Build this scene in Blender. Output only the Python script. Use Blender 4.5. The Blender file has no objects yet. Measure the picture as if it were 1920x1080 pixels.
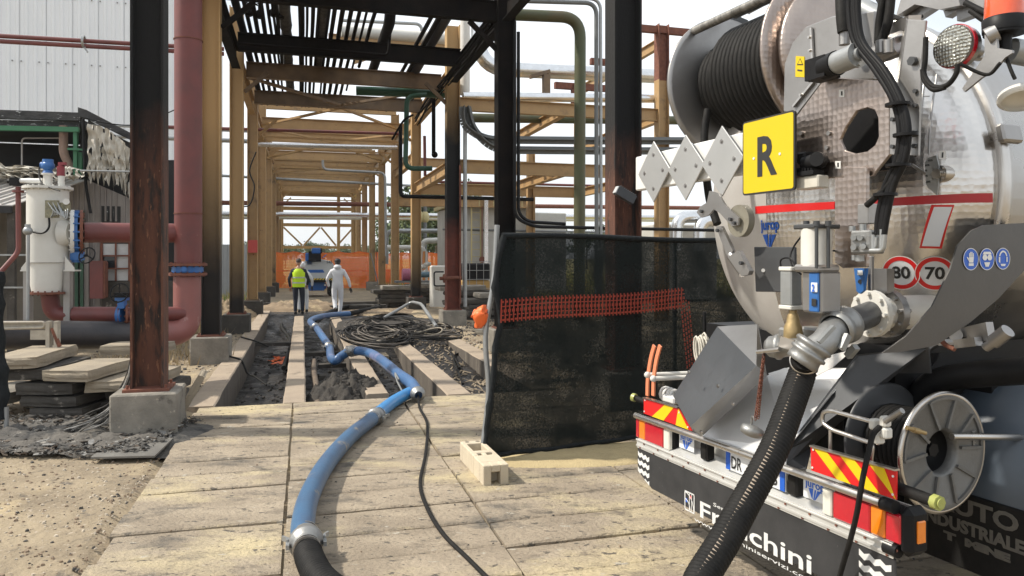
import bpy, bmesh, math, random
from mathutils import Vector, Matrix, noise
R = math.radians
random.seed(7)
S = bpy.context.scene
COL = S.collection
# ------------------------------------------------------------ camera
EYE = 1.9
FPX = 1400.0
cam = bpy.data.cameras.new('camera'); camo = bpy.data.objects.new('camera', cam); COL.objects.link(camo)
camo.location = (0, 0, EYE); camo.rotation_euler = (R(90), 0, 0)
cam.sensor_width = 36; cam.lens = 36*FPX/1920; cam.shift_y = -57/1920
cam.clip_start = .05; cam.clip_end = 3000
S.camera = camo
# ------------------------------------------------------------ light
SUN_DIR = Vector((-.80, .02, .86)).normalized()
w = bpy.data.worlds.new('World'); S.world = w; w.use_nodes = True
nt = w.node_tree; nt.nodes.clear()
out = nt.nodes.new('ShaderNodeOutputWorld'); bg = nt.nodes.new('ShaderNodeBackground'); bg.inputs[1].default_value = .1
sky = nt.nodes.new('ShaderNodeTexSky'); sky.sky_type = 'NISHITA'; sky.sun_disc = False
sky.sun_elevation = math.asin(SUN_DIR.z); sky.sun_rotation = math.atan2(SUN_DIR.x, SUN_DIR.y)
sky.air_density = 1.3; sky.dust_density = 2.5
tc = nt.nodes.new('ShaderNodeTexCoord'); mp = nt.nodes.new('ShaderNodeMapping'); mp.inputs['Scale'].default_value = (1, 1, 2.6)
nz = nt.nodes.new('ShaderNodeTexNoise'); nz.inputs['Scale'].default_value = 2.2; nz.inputs['Detail'].default_value = 6
cr = nt.nodes.new('ShaderNodeValToRGB'); cr.color_ramp.elements[0].position = .33; cr.color_ramp.elements[1].position = .58
cr.color_ramp.elements[0].color = (.62,)*3+(1,); cr.color_ramp.elements[1].color = (1, 1, 1, 1)
mx = nt.nodes.new('ShaderNodeMixRGB'); mx.inputs[2].default_value = (8.6, 9.0, 9.4, 1)
L = nt.links.new
L(tc.outputs['Generated'], mp.inputs[0]); L(mp.outputs[0], nz.inputs[0]); L(nz.outputs[0], cr.inputs[0])
L(cr.outputs[0], mx.inputs[0]); L(sky.outputs[0], mx.inputs[1]); L(mx.outputs[0], bg.inputs[0]); L(bg.outputs[0], out.inputs[0])
sun = bpy.data.lights.new('sun', 'SUN'); suno = bpy.data.objects.new('sun', sun); COL.objects.link(suno)
sun.energy = 3.8; sun.angle = R(2.5); sun.color = (1, .93, .82)
suno.rotation_euler = SUN_DIR.to_track_quat('Z', 'Y').to_euler()
S.view_settings.view_transform = 'Standard'; S.view_settings.look = 'None'
S.view_settings.exposure = 0.5; S.view_settings.gamma = 1
# ------------------------------------------------------------ frames
TH = math.atan(393/1400.0)
FC = Matrix.Rotation(TH, 4, 'Z')                                   # corridor: x right, y along, z up
FT = Matrix.Translation((1.335, 4.315, 0)) @ Matrix.Rotation(math.atan2(-.924, .383), 4, 'Z')
FW = Matrix.Identity(4)
def pt(fr, px, py, x=None, y=None, z=None):
    """point on one plane of a frame seen at a place in the reference"""
    inv = fr.inverted()
    o = inv @ Vector((0, 0, EYE)); d = inv.to_3x3() @ Vector(((px-960)/FPX, 1, (483-py)/FPX))
    if x is not None: t = (x-o.x)/d.x
    elif y is not None: t = (y-o.y)/d.y
    else: t = (z-o.z)/d.z
    return o + d*t
# ------------------------------------------------------------ materials
MATS = {}
def _n(nt, t, **k):
    n = nt.nodes.new(t)
    for a, b in k.items(): setattr(n, a, b)
    return n
def mat(name, c1, c2=None, amt=.5, scale=6, rough=.6, rough2=None, metal=0, bump=.15, bscale=30, grad=None, gnoise=.5,
        spots=None, sscale=3, sthr=.55, ssoft=.08, stretch=None, world=False, turned=0, tmask=None, trans=0, emis=0, alpha=None, coat=0, streak=None, ior=None):
    if name in MATS: return MATS[name]
    m = bpy.data.materials.new(name); m.use_nodes = True; nt = m.node_tree; L = nt.links.new
    p = nt.nodes['Principled BSDF']
    if world: src = _n(nt, 'ShaderNodeNewGeometry').outputs['Position']
    else: src = _n(nt, 'ShaderNodeTexCoord').outputs['Object']
    base = src
    if stretch:
        mp = _n(nt, 'ShaderNodeMapping'); mp.inputs['Scale'].default_value = stretch; L(src, mp.inputs[0]); src = mp.outputs[0]
    def noise_(sc, det=6, s=None, rg=.6):
        n = _n(nt, 'ShaderNodeTexNoise'); n.inputs['Scale'].default_value = sc; n.inputs['Detail'].default_value = det
        n.inputs['Roughness'].default_value = rg; L(s or src, n.inputs[0]); return n.outputs[0]
    def ramp(v, a, b, ca=(0, 0, 0, 1), cb=(1, 1, 1, 1)):
        r = _n(nt, 'ShaderNodeValToRGB'); r.color_ramp.elements[0].position = a; r.color_ramp.elements[1].position = b
        r.color_ramp.elements[0].color = ca; r.color_ramp.elements[1].color = cb; L(v, r.inputs[0]); return r.outputs[0]
    def mix(f, a, b):
        x = _n(nt, 'ShaderNodeMixRGB')
        if isinstance(f, float): x.inputs[0].default_value = f
        else: L(f, x.inputs[0])
        for i, c in ((1, a), (2, b)):
            if isinstance(c, tuple): x.inputs[i].default_value = (c+(1,))[:4]
            else: L(c, x.inputs[i])
        return x.outputs[0]
    n1 = noise_(scale)
    cur = tuple(c1)
    def do_grad(cur):
        sp = _n(nt, 'ShaderNodeSeparateXYZ'); L(base, sp.inputs[0])
        z = sp.outputs[2]
        nn = noise_(2.2, 5, base)
        ma = _n(nt, 'ShaderNodeMath', operation='MULTIPLY_ADD'); L(nn, ma.inputs[0]); ma.inputs[1].default_value = gnoise*2; L(z, ma.inputs[2])
        for (za, zb, c) in grad:      # towards zb the colour becomes c
            mr = _n(nt, 'ShaderNodeMapRange'); mr.inputs[1].default_value = za+gnoise; mr.inputs[2].default_value = zb+gnoise; L(ma.outputs[0], mr.inputs[0])
            cur = mix(mr.outputs[0], cur, tuple(c))
        return cur
    if c2 is not None:
        f = ramp(n1, .5-.25*(1-amt)-.12, .5+.22)
        mm = _n(nt, 'ShaderNodeMath', operation='MULTIPLY'); L(f, mm.inputs[0]); mm.inputs[1].default_value = amt
        cur = mix(mm.outputs[0], cur, tuple(c2))
    if spots:
        for i, (c, sc, th, so) in enumerate(spots):
            o = _n(nt, 'ShaderNodeVectorMath', operation='ADD'); o.inputs[1].default_value = (i*7.3+3, i*3.1, 1); L(src, o.inputs[0])
            cur = mix(ramp(noise_(sc, 7, o.outputs[0], .65), th, th+so), cur, tuple(c))
    if grad: cur = do_grad(cur)
    if isinstance(cur, tuple): p.inputs['Base Color'].default_value = (cur+(1,))[:4]
    else: L(cur, p.inputs['Base Color'])
    p.inputs['Metallic'].default_value = metal
    if name in ('black rubber', 'black plastic', 'black net hem', 'black shade net', 'burnt steel', 'dark grey sheet'): p.inputs['Specular IOR Level'].default_value = .14
    if rough2 is not None:
        mr = _n(nt, 'ShaderNodeMapRange'); mr.inputs[1].default_value = .35; mr.inputs[2].default_value = .65
        mr.inputs[3].default_value = rough; mr.inputs[4].default_value = rough2; L(n1, mr.inputs[0]); L(mr.outputs[0], p.inputs['Roughness'])
    else: p.inputs['Roughness'].default_value = rough
    if turned:
        vo = _n(nt, 'ShaderNodeTexVoronoi'); vo.inputs['Scale'].default_value = turned; vo.inputs['Randomness'].default_value = .3; L(base, vo.inputs[0])
        b = _n(nt, 'ShaderNodeBump'); b.inputs['Strength'].default_value = bump; b.inputs['Distance'].default_value = .02
        L(vo.outputs['Distance'], b.inputs['Height'])
        if tmask:
            sx = _n(nt, 'ShaderNodeSeparateXYZ'); L(base, sx.inputs[0]); g1 = _n(nt, 'ShaderNodeMath', operation='GREATER_THAN'); g1.inputs[1].default_value = tmask[0]; L(sx.outputs[0], g1.inputs[0])
            g2 = _n(nt, 'ShaderNodeMapRange'); g2.inputs[1].default_value = tmask[1]; g2.inputs[2].default_value = tmask[1]+.25; L(sx.outputs[2], g2.inputs[0])
            g3 = _n(nt, 'ShaderNodeMath', operation='MULTIPLY'); L(g1.outputs[0], g3.inputs[0]); L(g2.outputs[0], g3.inputs[1]); g4 = _n(nt, 'ShaderNodeMath', operation='MULTIPLY'); L(g3.outputs[0], g4.inputs[0]); g4.inputs[1].default_value = bump; L(g4.outputs[0], b.inputs['Strength'])
            for pn, lo_, hi_ in (('Metallic', .55, 1.0), ('Roughness', .45, rough)):
                m9 = _n(nt, 'ShaderNodeMapRange'); m9.inputs[3].default_value = lo_; m9.inputs[4].default_value = hi_; L(g1.outputs[0], m9.inputs[0]); L(m9.outputs[0], p.inputs[pn])
        b2 = _n(nt, 'ShaderNodeBump'); b2.inputs['Strength'].default_value = .12; b2.inputs['Distance'].default_value = .02
        L(noise_(5, 3, base), b2.inputs['Height']); L(b.outputs[0], b2.inputs['Normal']); L(b2.outputs[0], p.inputs['Normal'])
    elif bump:
        b = _n(nt, 'ShaderNodeBump'); b.inputs['Strength'].default_value = bump; b.inputs['Distance'].default_value = .03
        L(noise_(bscale, 8), b.inputs['Height']); L(b.outputs[0], p.inputs['Normal'])
    if trans: p.inputs['Transmission Weight'].default_value = trans
    if ior: p.inputs['IOR'].default_value = ior
    if coat: p.inputs['Coat Weight'].default_value = coat; p.inputs['Coat Roughness'].default_value = .08
    if emis: p.inputs['Emission Color'].default_value = tuple(c1)+(1,); p.inputs['Emission Strength'].default_value = emis
    if alpha == 'net':        # close woven shade cloth
        sp = _n(nt, 'ShaderNodeSeparateXYZ'); L(base, sp.inputs[0])
        tr = _n(nt, 'ShaderNodeBsdfTransparent'); ms = _n(nt, 'ShaderNodeMixShader')
        w1 = ramp(noise_(60, 3, base), .35, .7); w2 = ramp(noise_(2.5, 5, base), .35, .65)
        m1 = _n(nt, 'ShaderNodeMath', operation='MULTIPLY'); L(w1, m1.inputs[0]); L(w2, m1.inputs[1])
        m2 = _n(nt, 'ShaderNodeMath', operation='MULTIPLY_ADD'); L(m1.outputs[0], m2.inputs[0]); m2.inputs[1].default_value = .19; m2.inputs[2].default_value = .008
        L(m2.outputs[0], ms.inputs[0]); L(p.outputs[0], ms.inputs[1]); L(tr.outputs[0], ms.inputs[2])
        L(ms.outputs[0], nt.nodes['Material Output'].inputs[0])
    elif isinstance(alpha, float): p.inputs['Alpha'].default_value = alpha
    MATS[name] = m
    return m
BLK = (.005, .0047, .0047); TAN = (.43, .275, .12); RUST = (.115, .042, .022); CONC = (.27, .245, .205)
m_tan = mat('tan paint', TAN, (.22, .135, .07), .45, 3, .55, bump=.05, spots=[((.13, .07, .04), 9, .63, .06), ((.09, .065, .045), 1.3, .58, .2)])
m_tan_soot = mat('tan paint sooty', (.20, .13, .07), (.06, .042, .03), .8, 2, .6, bump=.08)
m_black = mat('burnt steel', BLK, (.020, .014, .011), .7, 3, .85, bump=.2)
m_black_rust = mat('burnt rusty steel', (.13, .05, .028), (.06, .026, .018), .8, 6, .85, bump=.35, grad=[(2.5, 3.6, BLK)], gnoise=.5, spots=[((.025, .018, .015), 3.5, .50, .10), ((.22, .10, .055), 11, .60, .05), ((.30, .17, .11), 20, .68, .04)], stretch=(2.2, 2.2, .45))
m_tan_black = mat('tan steel burnt at foot', BLK, (.12, .08, .05), .25, 2.5, .6, bump=.08, grad=[(.7, 2.8, TAN)], gnoise=.35)
m_tan_black2 = mat('tan steel burnt lower half', BLK, (.05, .035, .025), .3, 2.5, .7, bump=.08, grad=[(1.6, 4.5, TAN)], gnoise=.35)
m_col_mix = mat('column burnt middle', (.20, .05, .03), (.09, .03, .02), .7, 8, .7, bump=.2, grad=[(2.4, 3.0, BLK), (5.0, 6.9, TAN)], gnoise=.35)
m_rust = mat('rusty steel', (.2, .075, .045), (.1, .035, .025), .9, 9, .8, bump=.3)
m_red = mat('red oxide pipe paint', (.165, .042, .037), (.105, .035, .033), .8, 3, .5, bump=.06, spots=[((.36, .22, .18), 7, .68, .06)])
m_pipe_black = mat('red pipe sooty', (.02, .02, .024), (.06, .05, .05), .6, 4, .45, bump=.1)
m_green_pipe = mat('green pipe weathered', (.065, .085, .038), (.10, .075, .035), .9, 1.3, .55, bump=.08, spots=[((.05, .08, .04), 6, .62, .08)])
m_green = mat('green paint', (.045, .19, .09), (.03, .12, .06), .6, 5, .5, bump=.05)
m_dgreen = mat('dark green paint', (.015, .075, .04), (.015, .045, .028), .6, 4, .45, bump=.05)
m_galv = mat('galvanised steel', (.36, .37, .37), (.24, .25, .25), .7, 8, .42, metal=.6, bump=.06)
m_alu = mat('aluminium cladding', (.72, .73, .74), (.5, .5, .5), .5, 5, .25, metal=1, bump=.1, bscale=8)
m_grey = mat('grey paint', (.16, .17, .17), (.10, .10, .10), .6, 5, .5, bump=.05)
m_conc = mat('concrete', CONC, (.13, .118, .10), .9, 3, .9, bump=.5, bscale=25, spots=[((.09, .08, .07), 5, .6, .1), ((.36, .32, .26), 11, .63, .05)])
m_conc_dark = mat('sooty concrete', (.075, .067, .057), (.03, .027, .024), .8, 4, .9, bump=.4, bscale=22, spots=[((.22, .2, .17), 3, .62, .06)])
m_plank = mat('old concrete plank', (.33, .275, .20), (.21, .18, .14), .85, 3, .92, bump=.4, bscale=22, spots=[((.11, .1, .085), 7, .63, .08)])
m_dirt = mat('dirt', (.25, .185, .12), (.15, .115, .08), .8, 2.2, .95, bump=.8, bscale=14, world=True, spots=[((.40, .31, .19), 1.1, .56, .1), ((.07, .06, .05), 5, .66, .06)])
m_mud = mat('wet black mud', (.016, .014, .012), (.05, .042, .034), .8, 3, .18, .75, bump=.7, bscale=9)
m_mud_dry = mat('dark clods', (.020, .017, .014), (.06, .05, .04), .8, 9, .8, bump=.8, bscale=30)
m_rubber = mat('black rubber', (.010, .010, .010), (.026, .024, .022), .6, 12, .62, bump=.15)
m_plastic = mat('black plastic', (.010, .010, .011), (.02, .02, .02), .5, 10, .45, bump=.03)
m_white = mat('white paint', (.70, .70, .68), (.58, .57, .54), .6, 6, .4, bump=.03, spots=[((.38, .36, .32), 9, .66, .1)])
m_cream = mat('cream paint', (.64, .63, .59), (.50, .48, .43), .6, 3, .5, bump=.05, spots=[((.25, .2, .15), 6, .68, .05)])
m_blue = mat('blue paint', (.025, .13, .38), (.025, .09, .26), .6, 8, .35, bump=.04)
m_bluehose = mat('blue lay flat hose', (.045, .12, .225), (.05, .07, .12), .9, 2.2, .4, bump=.1, spots=[((.24, .22, .19), 5, .61, .08), ((.5, .45, .36), 14, .7, .03)])
m_ss = mat('stainless steel', (.60, .58, .55), (.42, .39, .36), .6, 3, .24, .38, metal=1, bump=.04, bscale=18)
m_turn = mat('engine turned stainless', (.68, .66, .63), (.48, .45, .42), .7, 2.2, .26, .38, metal=1, bump=.10, turned=30, tmask=(-.12, 1.85))
m_turnb = mat('engine turned brown stainless', (.42, .36, .32), (.26, .21, .19), .7, 3, .34, .45, metal=1, bump=.14, turned=34)
m_ssd = mat('dull stainless', (.36, .35, .34), (.24, .23, .22), .6, 4, .42, metal=.9, bump=.04)
m_castal = mat('cast aluminium', (.30, .30, .29), (.2, .2, .2), .5, 9, .45, metal=.7, bump=.12, bscale=60)
m_dgrey = mat('dark grey sheet', (.07, .073, .076), (.10, .10, .105), .6, 3, .4, metal=.3, bump=.03)
m_refl_w = mat('reflective white', (.66, .67, .68), None, rough=.25, bump=0)
m_refl_r = mat('reflective red', (.60, .015, .015), None, rough=.3, bump=0)
m_refl_y = mat('reflective yellow', (.72, .50, .01), None, rough=.3, bump=0)
m_sign_y = mat('sign yellow', (.62, .455, .0), (.56, .41, .0), .3, 2, .3, bump=0)
m_ink = mat('black ink', (.02, .02, .02), None, rough=.5, bump=0)
m_redband = mat('red tape', (.42, .02, .025), (.3, .015, .02), .5, 4, .35, bump=0)
m_iblue = mat('sign blue', (.015, .10, .48), None, rough=.3, bump=0)
m_orange = mat('orange mesh plastic', (.85, .16, .03), (.7, .1, .02), .5, 6, .5, bump=.05)
m_orange_dim = mat('orange net band', (.36, .045, .022), (.22, .03, .015), .6, 20, .6, bump=.05)
m_net = mat('black shade net', (.006, .009, .009), (.016, .021, .020), .6, 40, .8, bump=.2, alpha='net')
m_netedge = mat('black net hem', (.012, .014, .015), (.03, .033, .035), .6, 20, .8, bump=.3)
m_glass = mat('dark window', (.03, .035, .04), None, rough=.08, bump=0)
m_pane = mat('milky pane', (.55, .56, .56), (.38, .38, .38), .6, 6, .3, bump=.1)
# ------------------------------------------------------------ mesh builder
class B:
    def __init__(s): s.v = []; s.f = []; s.sm = []; s.mi = []; s.m = 0
    def add(s, vs, fs, smooth=False, M=None):
        o = len(s.v)
        s.v += [tuple(M @ Vector(v)) if M is not None else tuple(v) for v in vs]
        for f in fs:
            s.f.append([i+o for i in f]); s.sm.append(smooth if isinstance(smooth, bool) else smooth[len(s.f)-1]); s.mi.append(s.m)
        return s
    def box(s, c, d, M=None, bev=0):
        x, y, z = [k/2 for k in d]; X, Y, Z = c
        if bev:
            b = min(bev, x*.9, y*.9, z*.9); vs = []; 
            bm = bmesh.new(); bmesh.ops.create_cube(bm, size=1)
            for v in bm.verts: v.co = Vector((X+v.co.x*d[0], Y+v.co.y*d[1], Z+v.co.z*d[2]))
            bmesh.ops.bevel(bm, geom=bm.edges[:], offset=b, segments=1, affect='EDGES')
            bm.verts.index_update()
            s.add([v.co[:] for v in bm.verts], [[v.index for v in f.verts] for f in bm.faces], False, M); bm.free(); return s
        vs = [(X+a*x, Y+b*y, Z+e*z) for e in (-1, 1) for a, b in ((-1, -1), (1, -1), (1, 1), (-1, 1))]
        return s.add(vs, [(3, 2, 1, 0), (4, 5, 6, 7), (0, 1, 5, 4), (1, 2, 6, 5), (2, 3, 7, 6), (3, 0, 4, 7)], False, M)
    def bar(s, p0, p1, w, h, up=(0, 0, 1)):
        """box from p0 to p1, w across, h in the up direction"""
        p0 = Vector(p0); p1 = Vector(p1); d = p1-p0; l = d.length; d.normalize(); u = Vector(up); r = d.cross(u)
        if r.length < 1e-4: r = d.cross(Vector((1, 0, 0)))
        r.normalize(); u = r.cross(d)
        M = Matrix((r, d, u)).transposed().to_4x4(); M.translation = (p0+p1)/2
        return s.box((0, 0, 0), (w, l, h), M)
    def ibeam(s, p0, p1, w, h, up=(0, 0, 1), t=.02, tw=.014):
        p0 = Vector(p0); p1 = Vector(p1); d = (p1-p0).normalized(); u = Vector(up); r = d.cross(u).normalized(); u = r.cross(d)
        s.bar(p0+u*(h/2-t/2), p1+u*(h/2-t/2), w, t, u); s.bar(p0-u*(h/2-t/2), p1-u*(h/2-t/2), w, t, u)
        return s.bar(p0, p1, tw, h-2*t-.001, u)
    def prism(s, poly, t, M=None, smooth=False):
        """poly (x,y) thickness t along z (0..t)"""
        n = len(poly)
        vs = [(a, b, 0) for a, b in poly]+[(a, b, t) for a, b in poly]
        fs = [list(range(n))[::-1], list(range(n, 2*n))]+[(i, (i+1) % n, (i+1) % n+n, i+n) for i in range(n)]
        return s.add(vs, fs, smooth, M)
    def plate(s, pts, t):
        """polygon in 3D given by its outline, thickened by the vector t"""
        t = Vector(t); n = len(pts); vs = [Vector(p) for p in pts]+[Vector(p)+t for p in pts]
        return s.add(vs, [list(range(n))[::-1], list(range(n, 2*n))]+[(i, (i+1) % n, (i+1) % n+n, i+n) for i in range(n)])
    def lathe(s, prof, axis0, axis1, seg=24, caps=(False, False), a0=0, a1=360):
        """prof list of (r, t) with t in metres along axis0->axis1"""
        p0 = Vector(axis0); d = (Vector(axis1)-p0).normalized(); u = d.orthogonal().normalized(); v = d.cross(u)
        full = abs(a1-a0-360) < .01; n = seg if full else seg+1
        vs = []
        for r, t in prof:
            for k in range(n):
                a = R(a0+(a1-a0)*k/seg); vs.append(p0+d*t+(u*math.cos(a)+v*math.sin(a))*r)
        fs = []
        for i in range(len(prof)-1):
            for k in range(seg):
                k2 = (k+1) % n; fs.append((i*n+k, i*n+k2, (i+1)*n+k2, (i+1)*n+k))
        s.add(vs, fs, True)
        for c, i in ((caps[0], 0), (caps[1], len(prof)-1)):
            if c: s.add([vs[i*n+k] for k in range(n)], [list(range(n))])
        return s
    def cyl(s, p0, p1, r, seg=16, caps=True, r2=None):
        l = (Vector(p1)-Vector(p0)).length
        return s.lathe([(r, 0), (r2 if r2 is not None else r, l)], p0, p1, seg, (caps, caps))
    def disc(s, p0, p1, r, ri, seg=32):
        l = (Vector(p1)-Vector(p0)).length
        s.lathe([(ri, 0), (r, 0)], p0, p1, seg); s.lathe([(r, 0), (r, l)], p0, p1, seg); s.lathe([(r, l), (ri, l)], p0, p1, seg)
        if ri > 0: s.lathe([(ri, l), (ri, 0)], p0, p1, seg)
        return s
    def tube(s, path, r, seg=10, caps=True, rib=None):
        path = [Vector(p) for p in path]; n = len(path)
        rs = r if isinstance(r, list) else [r]*n
        t0 = (path[1]-path[0]).normalized(); u = t0.orthogonal().normalized(); vs = []
        for i, p in enumerate(path):
            t = (path[min(i+1, n-1)]-path[max(i-1, 0)]).normalized()
            u = (u-t*u.dot(t)).normalized(); v = t.cross(u)
            for k in range(seg):
                a = 2*math.pi*k/seg; vs.append(p+(u*math.cos(a)+v*math.sin(a))*rs[i])
        fs = [(i*seg+k, i*seg+(k+1) % seg, (i+1)*seg+(k+1) % seg, (i+1)*seg+k) for i in range(n-1) for k in range(seg)]
        s.add(vs, fs, True)
        if caps: s.add(vs[:seg], [list(range(seg))[::-1]]); s.add(vs[-seg:], [list(range(seg))])
        return s
    def sphere(s, c, r, seg=12, rings=8, sc=(1, 1, 1)):
        vs = []; fs = []
        for i in range(rings+1):
            th = math.pi*i/rings
            for k in range(seg):
                a = 2*math.pi*k/seg; vs.append((c[0]+r*sc[0]*math.sin(th)*math.cos(a), c[1]+r*sc[1]*math.sin(th)*math.sin(a), c[2]-r*sc[2]*math.cos(th)))
        for i in range(rings):
            for k in range(seg): fs.append((i*seg+k, i*seg+(k+1) % seg, (i+1)*seg+(k+1) % seg, (i+1)*seg+k))
        return s.add(vs, fs, True)
def curve(pts, n=8):
    """smooth path through points"""
    P = [Vector(p) for p in pts]; P = [P[0]*2-P[1]]+P+[P[-1]*2-P[-2]]; o = []
    for i in range(1, len(P)-2):
        a, b, c, d = P[i-1:i+3]
        for k in range(n):
            t = k/n; o.append(.5*((2*b)+(c-a)*t+(2*a-5*b+4*c-d)*t*t+(3*b-a-3*c+d)*t**3))
    o.append(P[-2]); return o
def bend(pts, r, n=6):
    """polyline with rounded corners"""
    P = [Vector(p) for p in pts]; o = [P[0]]
    for i in range(1, len(P)-1):
        a = (P[i-1]-P[i]); b = (P[i+1]-P[i]); rr = min(r, a.length*.49, b.length*.49); a.normalize(); b.normalize()
        s_, e_ = P[i]+a*rr, P[i]+b*rr
        for k in range(n+1):
            t = k/n; o.append(s_*(1-t)**2+P[i]*2*t*(1-t)+e_*t*t)
    o.append(P[-1]); return o
# ------------------------------------------------------------ objects
def mesh(b, name, mats):
    me = bpy.data.meshes.new(name); me.from_pydata(b.v, [], b.f)
    for m in (mats if isinstance(mats, (list, tuple)) else [mats]): me.materials.append(m)
    me.polygons.foreach_set('use_smooth', b.sm); me.polygons.foreach_set('material_index', b.mi)
    me.update()
    return me
def bevel(o, wd=.005, seg=1):
    md = o.modifiers.new('bevel', 'BEVEL'); md.width = wd; md.segments = seg; md.limit_method = 'ANGLE'; md.angle_limit = R(40); return o
class Thing:
    def __init__(s, name, label, cat, fr=FC, group=None, kind=None, base=None):
        s.o = bpy.data.objects.new(name, None); COL.objects.link(s.o); s.fr = fr; s.base = base; s.parts = []
        s.o.empty_display_size = .2
        if label: s.o['label'] = label
        if cat: s.o['category'] = cat
        if group: s.o['group'] = group
        if kind: s.o['kind'] = kind
    def done(s):
        if s.base is None:
            vs = [v.co for o in s.parts for v in o.data.vertices]
            lo = [min(v[i] for v in vs) for i in range(3)]; hi = [max(v[i] for v in vs) for i in range(3)]
            s.base = ((lo[0]+hi[0])/2, (lo[1]+hi[1])/2, lo[2])
        bs = Vector(s.base); seen = set()
        for o in s.parts:
            if o.data.name in seen: continue
            seen.add(o.data.name); o.data.transform(Matrix.Translation(-bs))
        s.o.matrix_world = s.fr @ Matrix.Translation(bs)
        return s
def part(t, name, b, m, label=None, parent=None, kind=None):
    o = bpy.data.objects.new(name, mesh(b, name, m)); COL.objects.link(o); o.parent = parent or t.o; t.parts.append(o)
    if label: o['label'] = label
    if kind: o['kind'] = kind
    return o
def single(name, b, m, label=None, cat=None, fr=FC, group=None, kind=None, recenter=True):
    me = mesh(b, name, m); o = bpy.data.objects.new(name, me); COL.objects.link(o)
    bs = Vector((0, 0, 0))
    if recenter and kind != 'structure':
        lo = [min(v[i] for v in b.v) for i in range(3)]; hi = [max(v[i] for v in b.v) for i in range(3)]
        bs = Vector(((lo[0]+hi[0])/2, (lo[1]+hi[1])/2, lo[2])); me.transform(Matrix.Translation(-bs))
    o.matrix_world = fr @ Matrix.Translation(bs)
    if label: o['label'] = label
    if cat: o['category'] = cat
    if group: o['group'] = group
    if kind: o['kind'] = kind
    return o
def text_verts(txt, size, bold=0.0, extr=.001, xs=1.0, res=3):
    """flat lettering as (verts, faces) in the x-y plane, starting at the origin; size = cap height"""
    cu = bpy.data.curves.new('lettering', 'FONT'); cu.body = txt; cu.size = size/.7; cu.offset = bold; cu.resolution_u = res; cu.extrude = extr
    o = bpy.data.objects.new('lettering', cu); COL.objects.link(o)
    bpy.context.view_layer.update()
    me = o.to_mesh(); vs = [(v.co.x*xs, v.co.y, v.co.z+extr) for v in me.vertices]; fs = [list(p.vertices) for p in me.polygons]
    o.to_mesh_clear(); bpy.data.objects.remove(o); bpy.data.curves.remove(cu)
    return vs, fs
def fit_text(txt, w, h, bold=0.0, extr=.001):
    """lettering scaled to width w and cap height h"""
    vs, fs = text_verts(txt, h, bold, extr); x0 = min(v[0] for v in vs); x1 = max(v[0] for v in vs); k = w/(x1-x0)
    return [((v[0]-x0)*k, v[1], v[2]) for v in vs], fs
def rnd(a, b): return random.uniform(a, b)
# ============================================================ GROUND AND TRENCHES
SL_U = [-1.27, -.12, 1.28, 2.72, 4.15, 5.5]
SL_V0, SL_V1 = 2.4, 10.2
TR_U0, TR_U1, TR_V0, TR_V1 = -1.42, 3.5, 10.2, 28.0
def lines(a, b, fine, far):
    o = [a]
    while o[-1] < b-1e-6: o.append(min(b, o[-1]+fine))
    lo = []; x = a; st = fine
    while x > -far: st *= 1.5; x -= st; lo.append(x)
    hi = []; x = b; st = fine
    while x < far: st *= 1.5; x += st; hi.append(x)
    return lo[::-1]+o+hi
us = sorted(set([round(x, 3) for x in lines(-7, 7, .14, 700)]+[TR_U0, TR_U1, -1.27]))
vs_ = sorted(set([round(x, 3) for x in lines(1.5, 29, .14, 900)]+[TR_V0, TR_V1]))
def ghz(u, v):
    n = noise.noise(Vector((u*.55, v*.55, 0)))*.05+noise.noise(Vector((u*2.3, v*2.3, 5)))*.022+noise.noise(Vector((u*6, v*6, 9)))*.008
    z = -.035+n
    if -1.3 < u < 5.6 and 2.3 < v < 10.3: return -.09
    if u > 3.4 and v > 10: z += min(.12, (u-3.4)*.3)*(.6+.8*noise.noise(Vector((u, v, 3))))
    if abs(u) > 12 or v > 30: z = -.03+noise.noise(Vector((u*.1, v*.1, 0)))*.1
    return z
b = B(); idx = {}
for j, v in enumerate(vs_):
    for i, u in enumerate(us):
        idx[i, j] = len(b.v); b.v.append((u, v, ghz(u, v)))
for j in range(len(vs_)-1):
    for i in range(len(us)-1):
        cu, cv = (us[i]+us[i+1])/2, (vs_[j]+vs_[j+1])/2
        if TR_U0 < cu < TR_U1 and TR_V0 < cv < TR_V1: continue
        b.f.append([idx[i, j], idx[i+1, j], idx[i+1, j+1], idx[i, j+1]]); b.sm.append(True); b.mi.append(0)
# ground colour: dirt close by, dry yellow grass far off
gm = mat('ground', (.30, .24, .16), (.16, .125, .085), .95, 1.6, .95, bump=1.0, bscale=11, world=True,
         spots=[((.40, .315, .19), .7, .54, .12), ((.07, .06, .05), 3.3, .60, .08), ((.36, .30, .23), 23, .60, .05), ((.06, .05, .04), 31, .62, .04)])
ntg = gm.node_tree; pg = ntg.nodes['Principled BSDF']
oldc = pg.inputs['Base Color'].links[0].from_socket
geo = ntg.nodes.new('ShaderNodeNewGeometry'); sepg = ntg.nodes.new('ShaderNodeSeparateXYZ'); ntg.links.new(geo.outputs['Position'], sepg.inputs[0])
mrg = ntg.nodes.new('ShaderNodeMapRange'); mrg.inputs[1].default_value = 42; mrg.inputs[2].default_value = 56; ntg.links.new(sepg.outputs[1], mrg.inputs[0])
ng = ntg.nodes.new('ShaderNodeTexNoise'); ng.inputs['Scale'].default_value = .35; ng.inputs['Detail'].default_value = 8; ntg.links.new(geo.outputs['Position'], ng.inputs[0])
rg = ntg.nodes.new('ShaderNodeValToRGB'); rg.color_ramp.elements[0].position = .35; rg.color_ramp.elements[1].position = .65
rg.color_ramp.elements[0].color = (.16, .17, .05, 1); rg.color_ramp.elements[1].color = (.42, .34, .13, 1); ntg.links.new(ng.outputs[0], rg.inputs[0])
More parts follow.
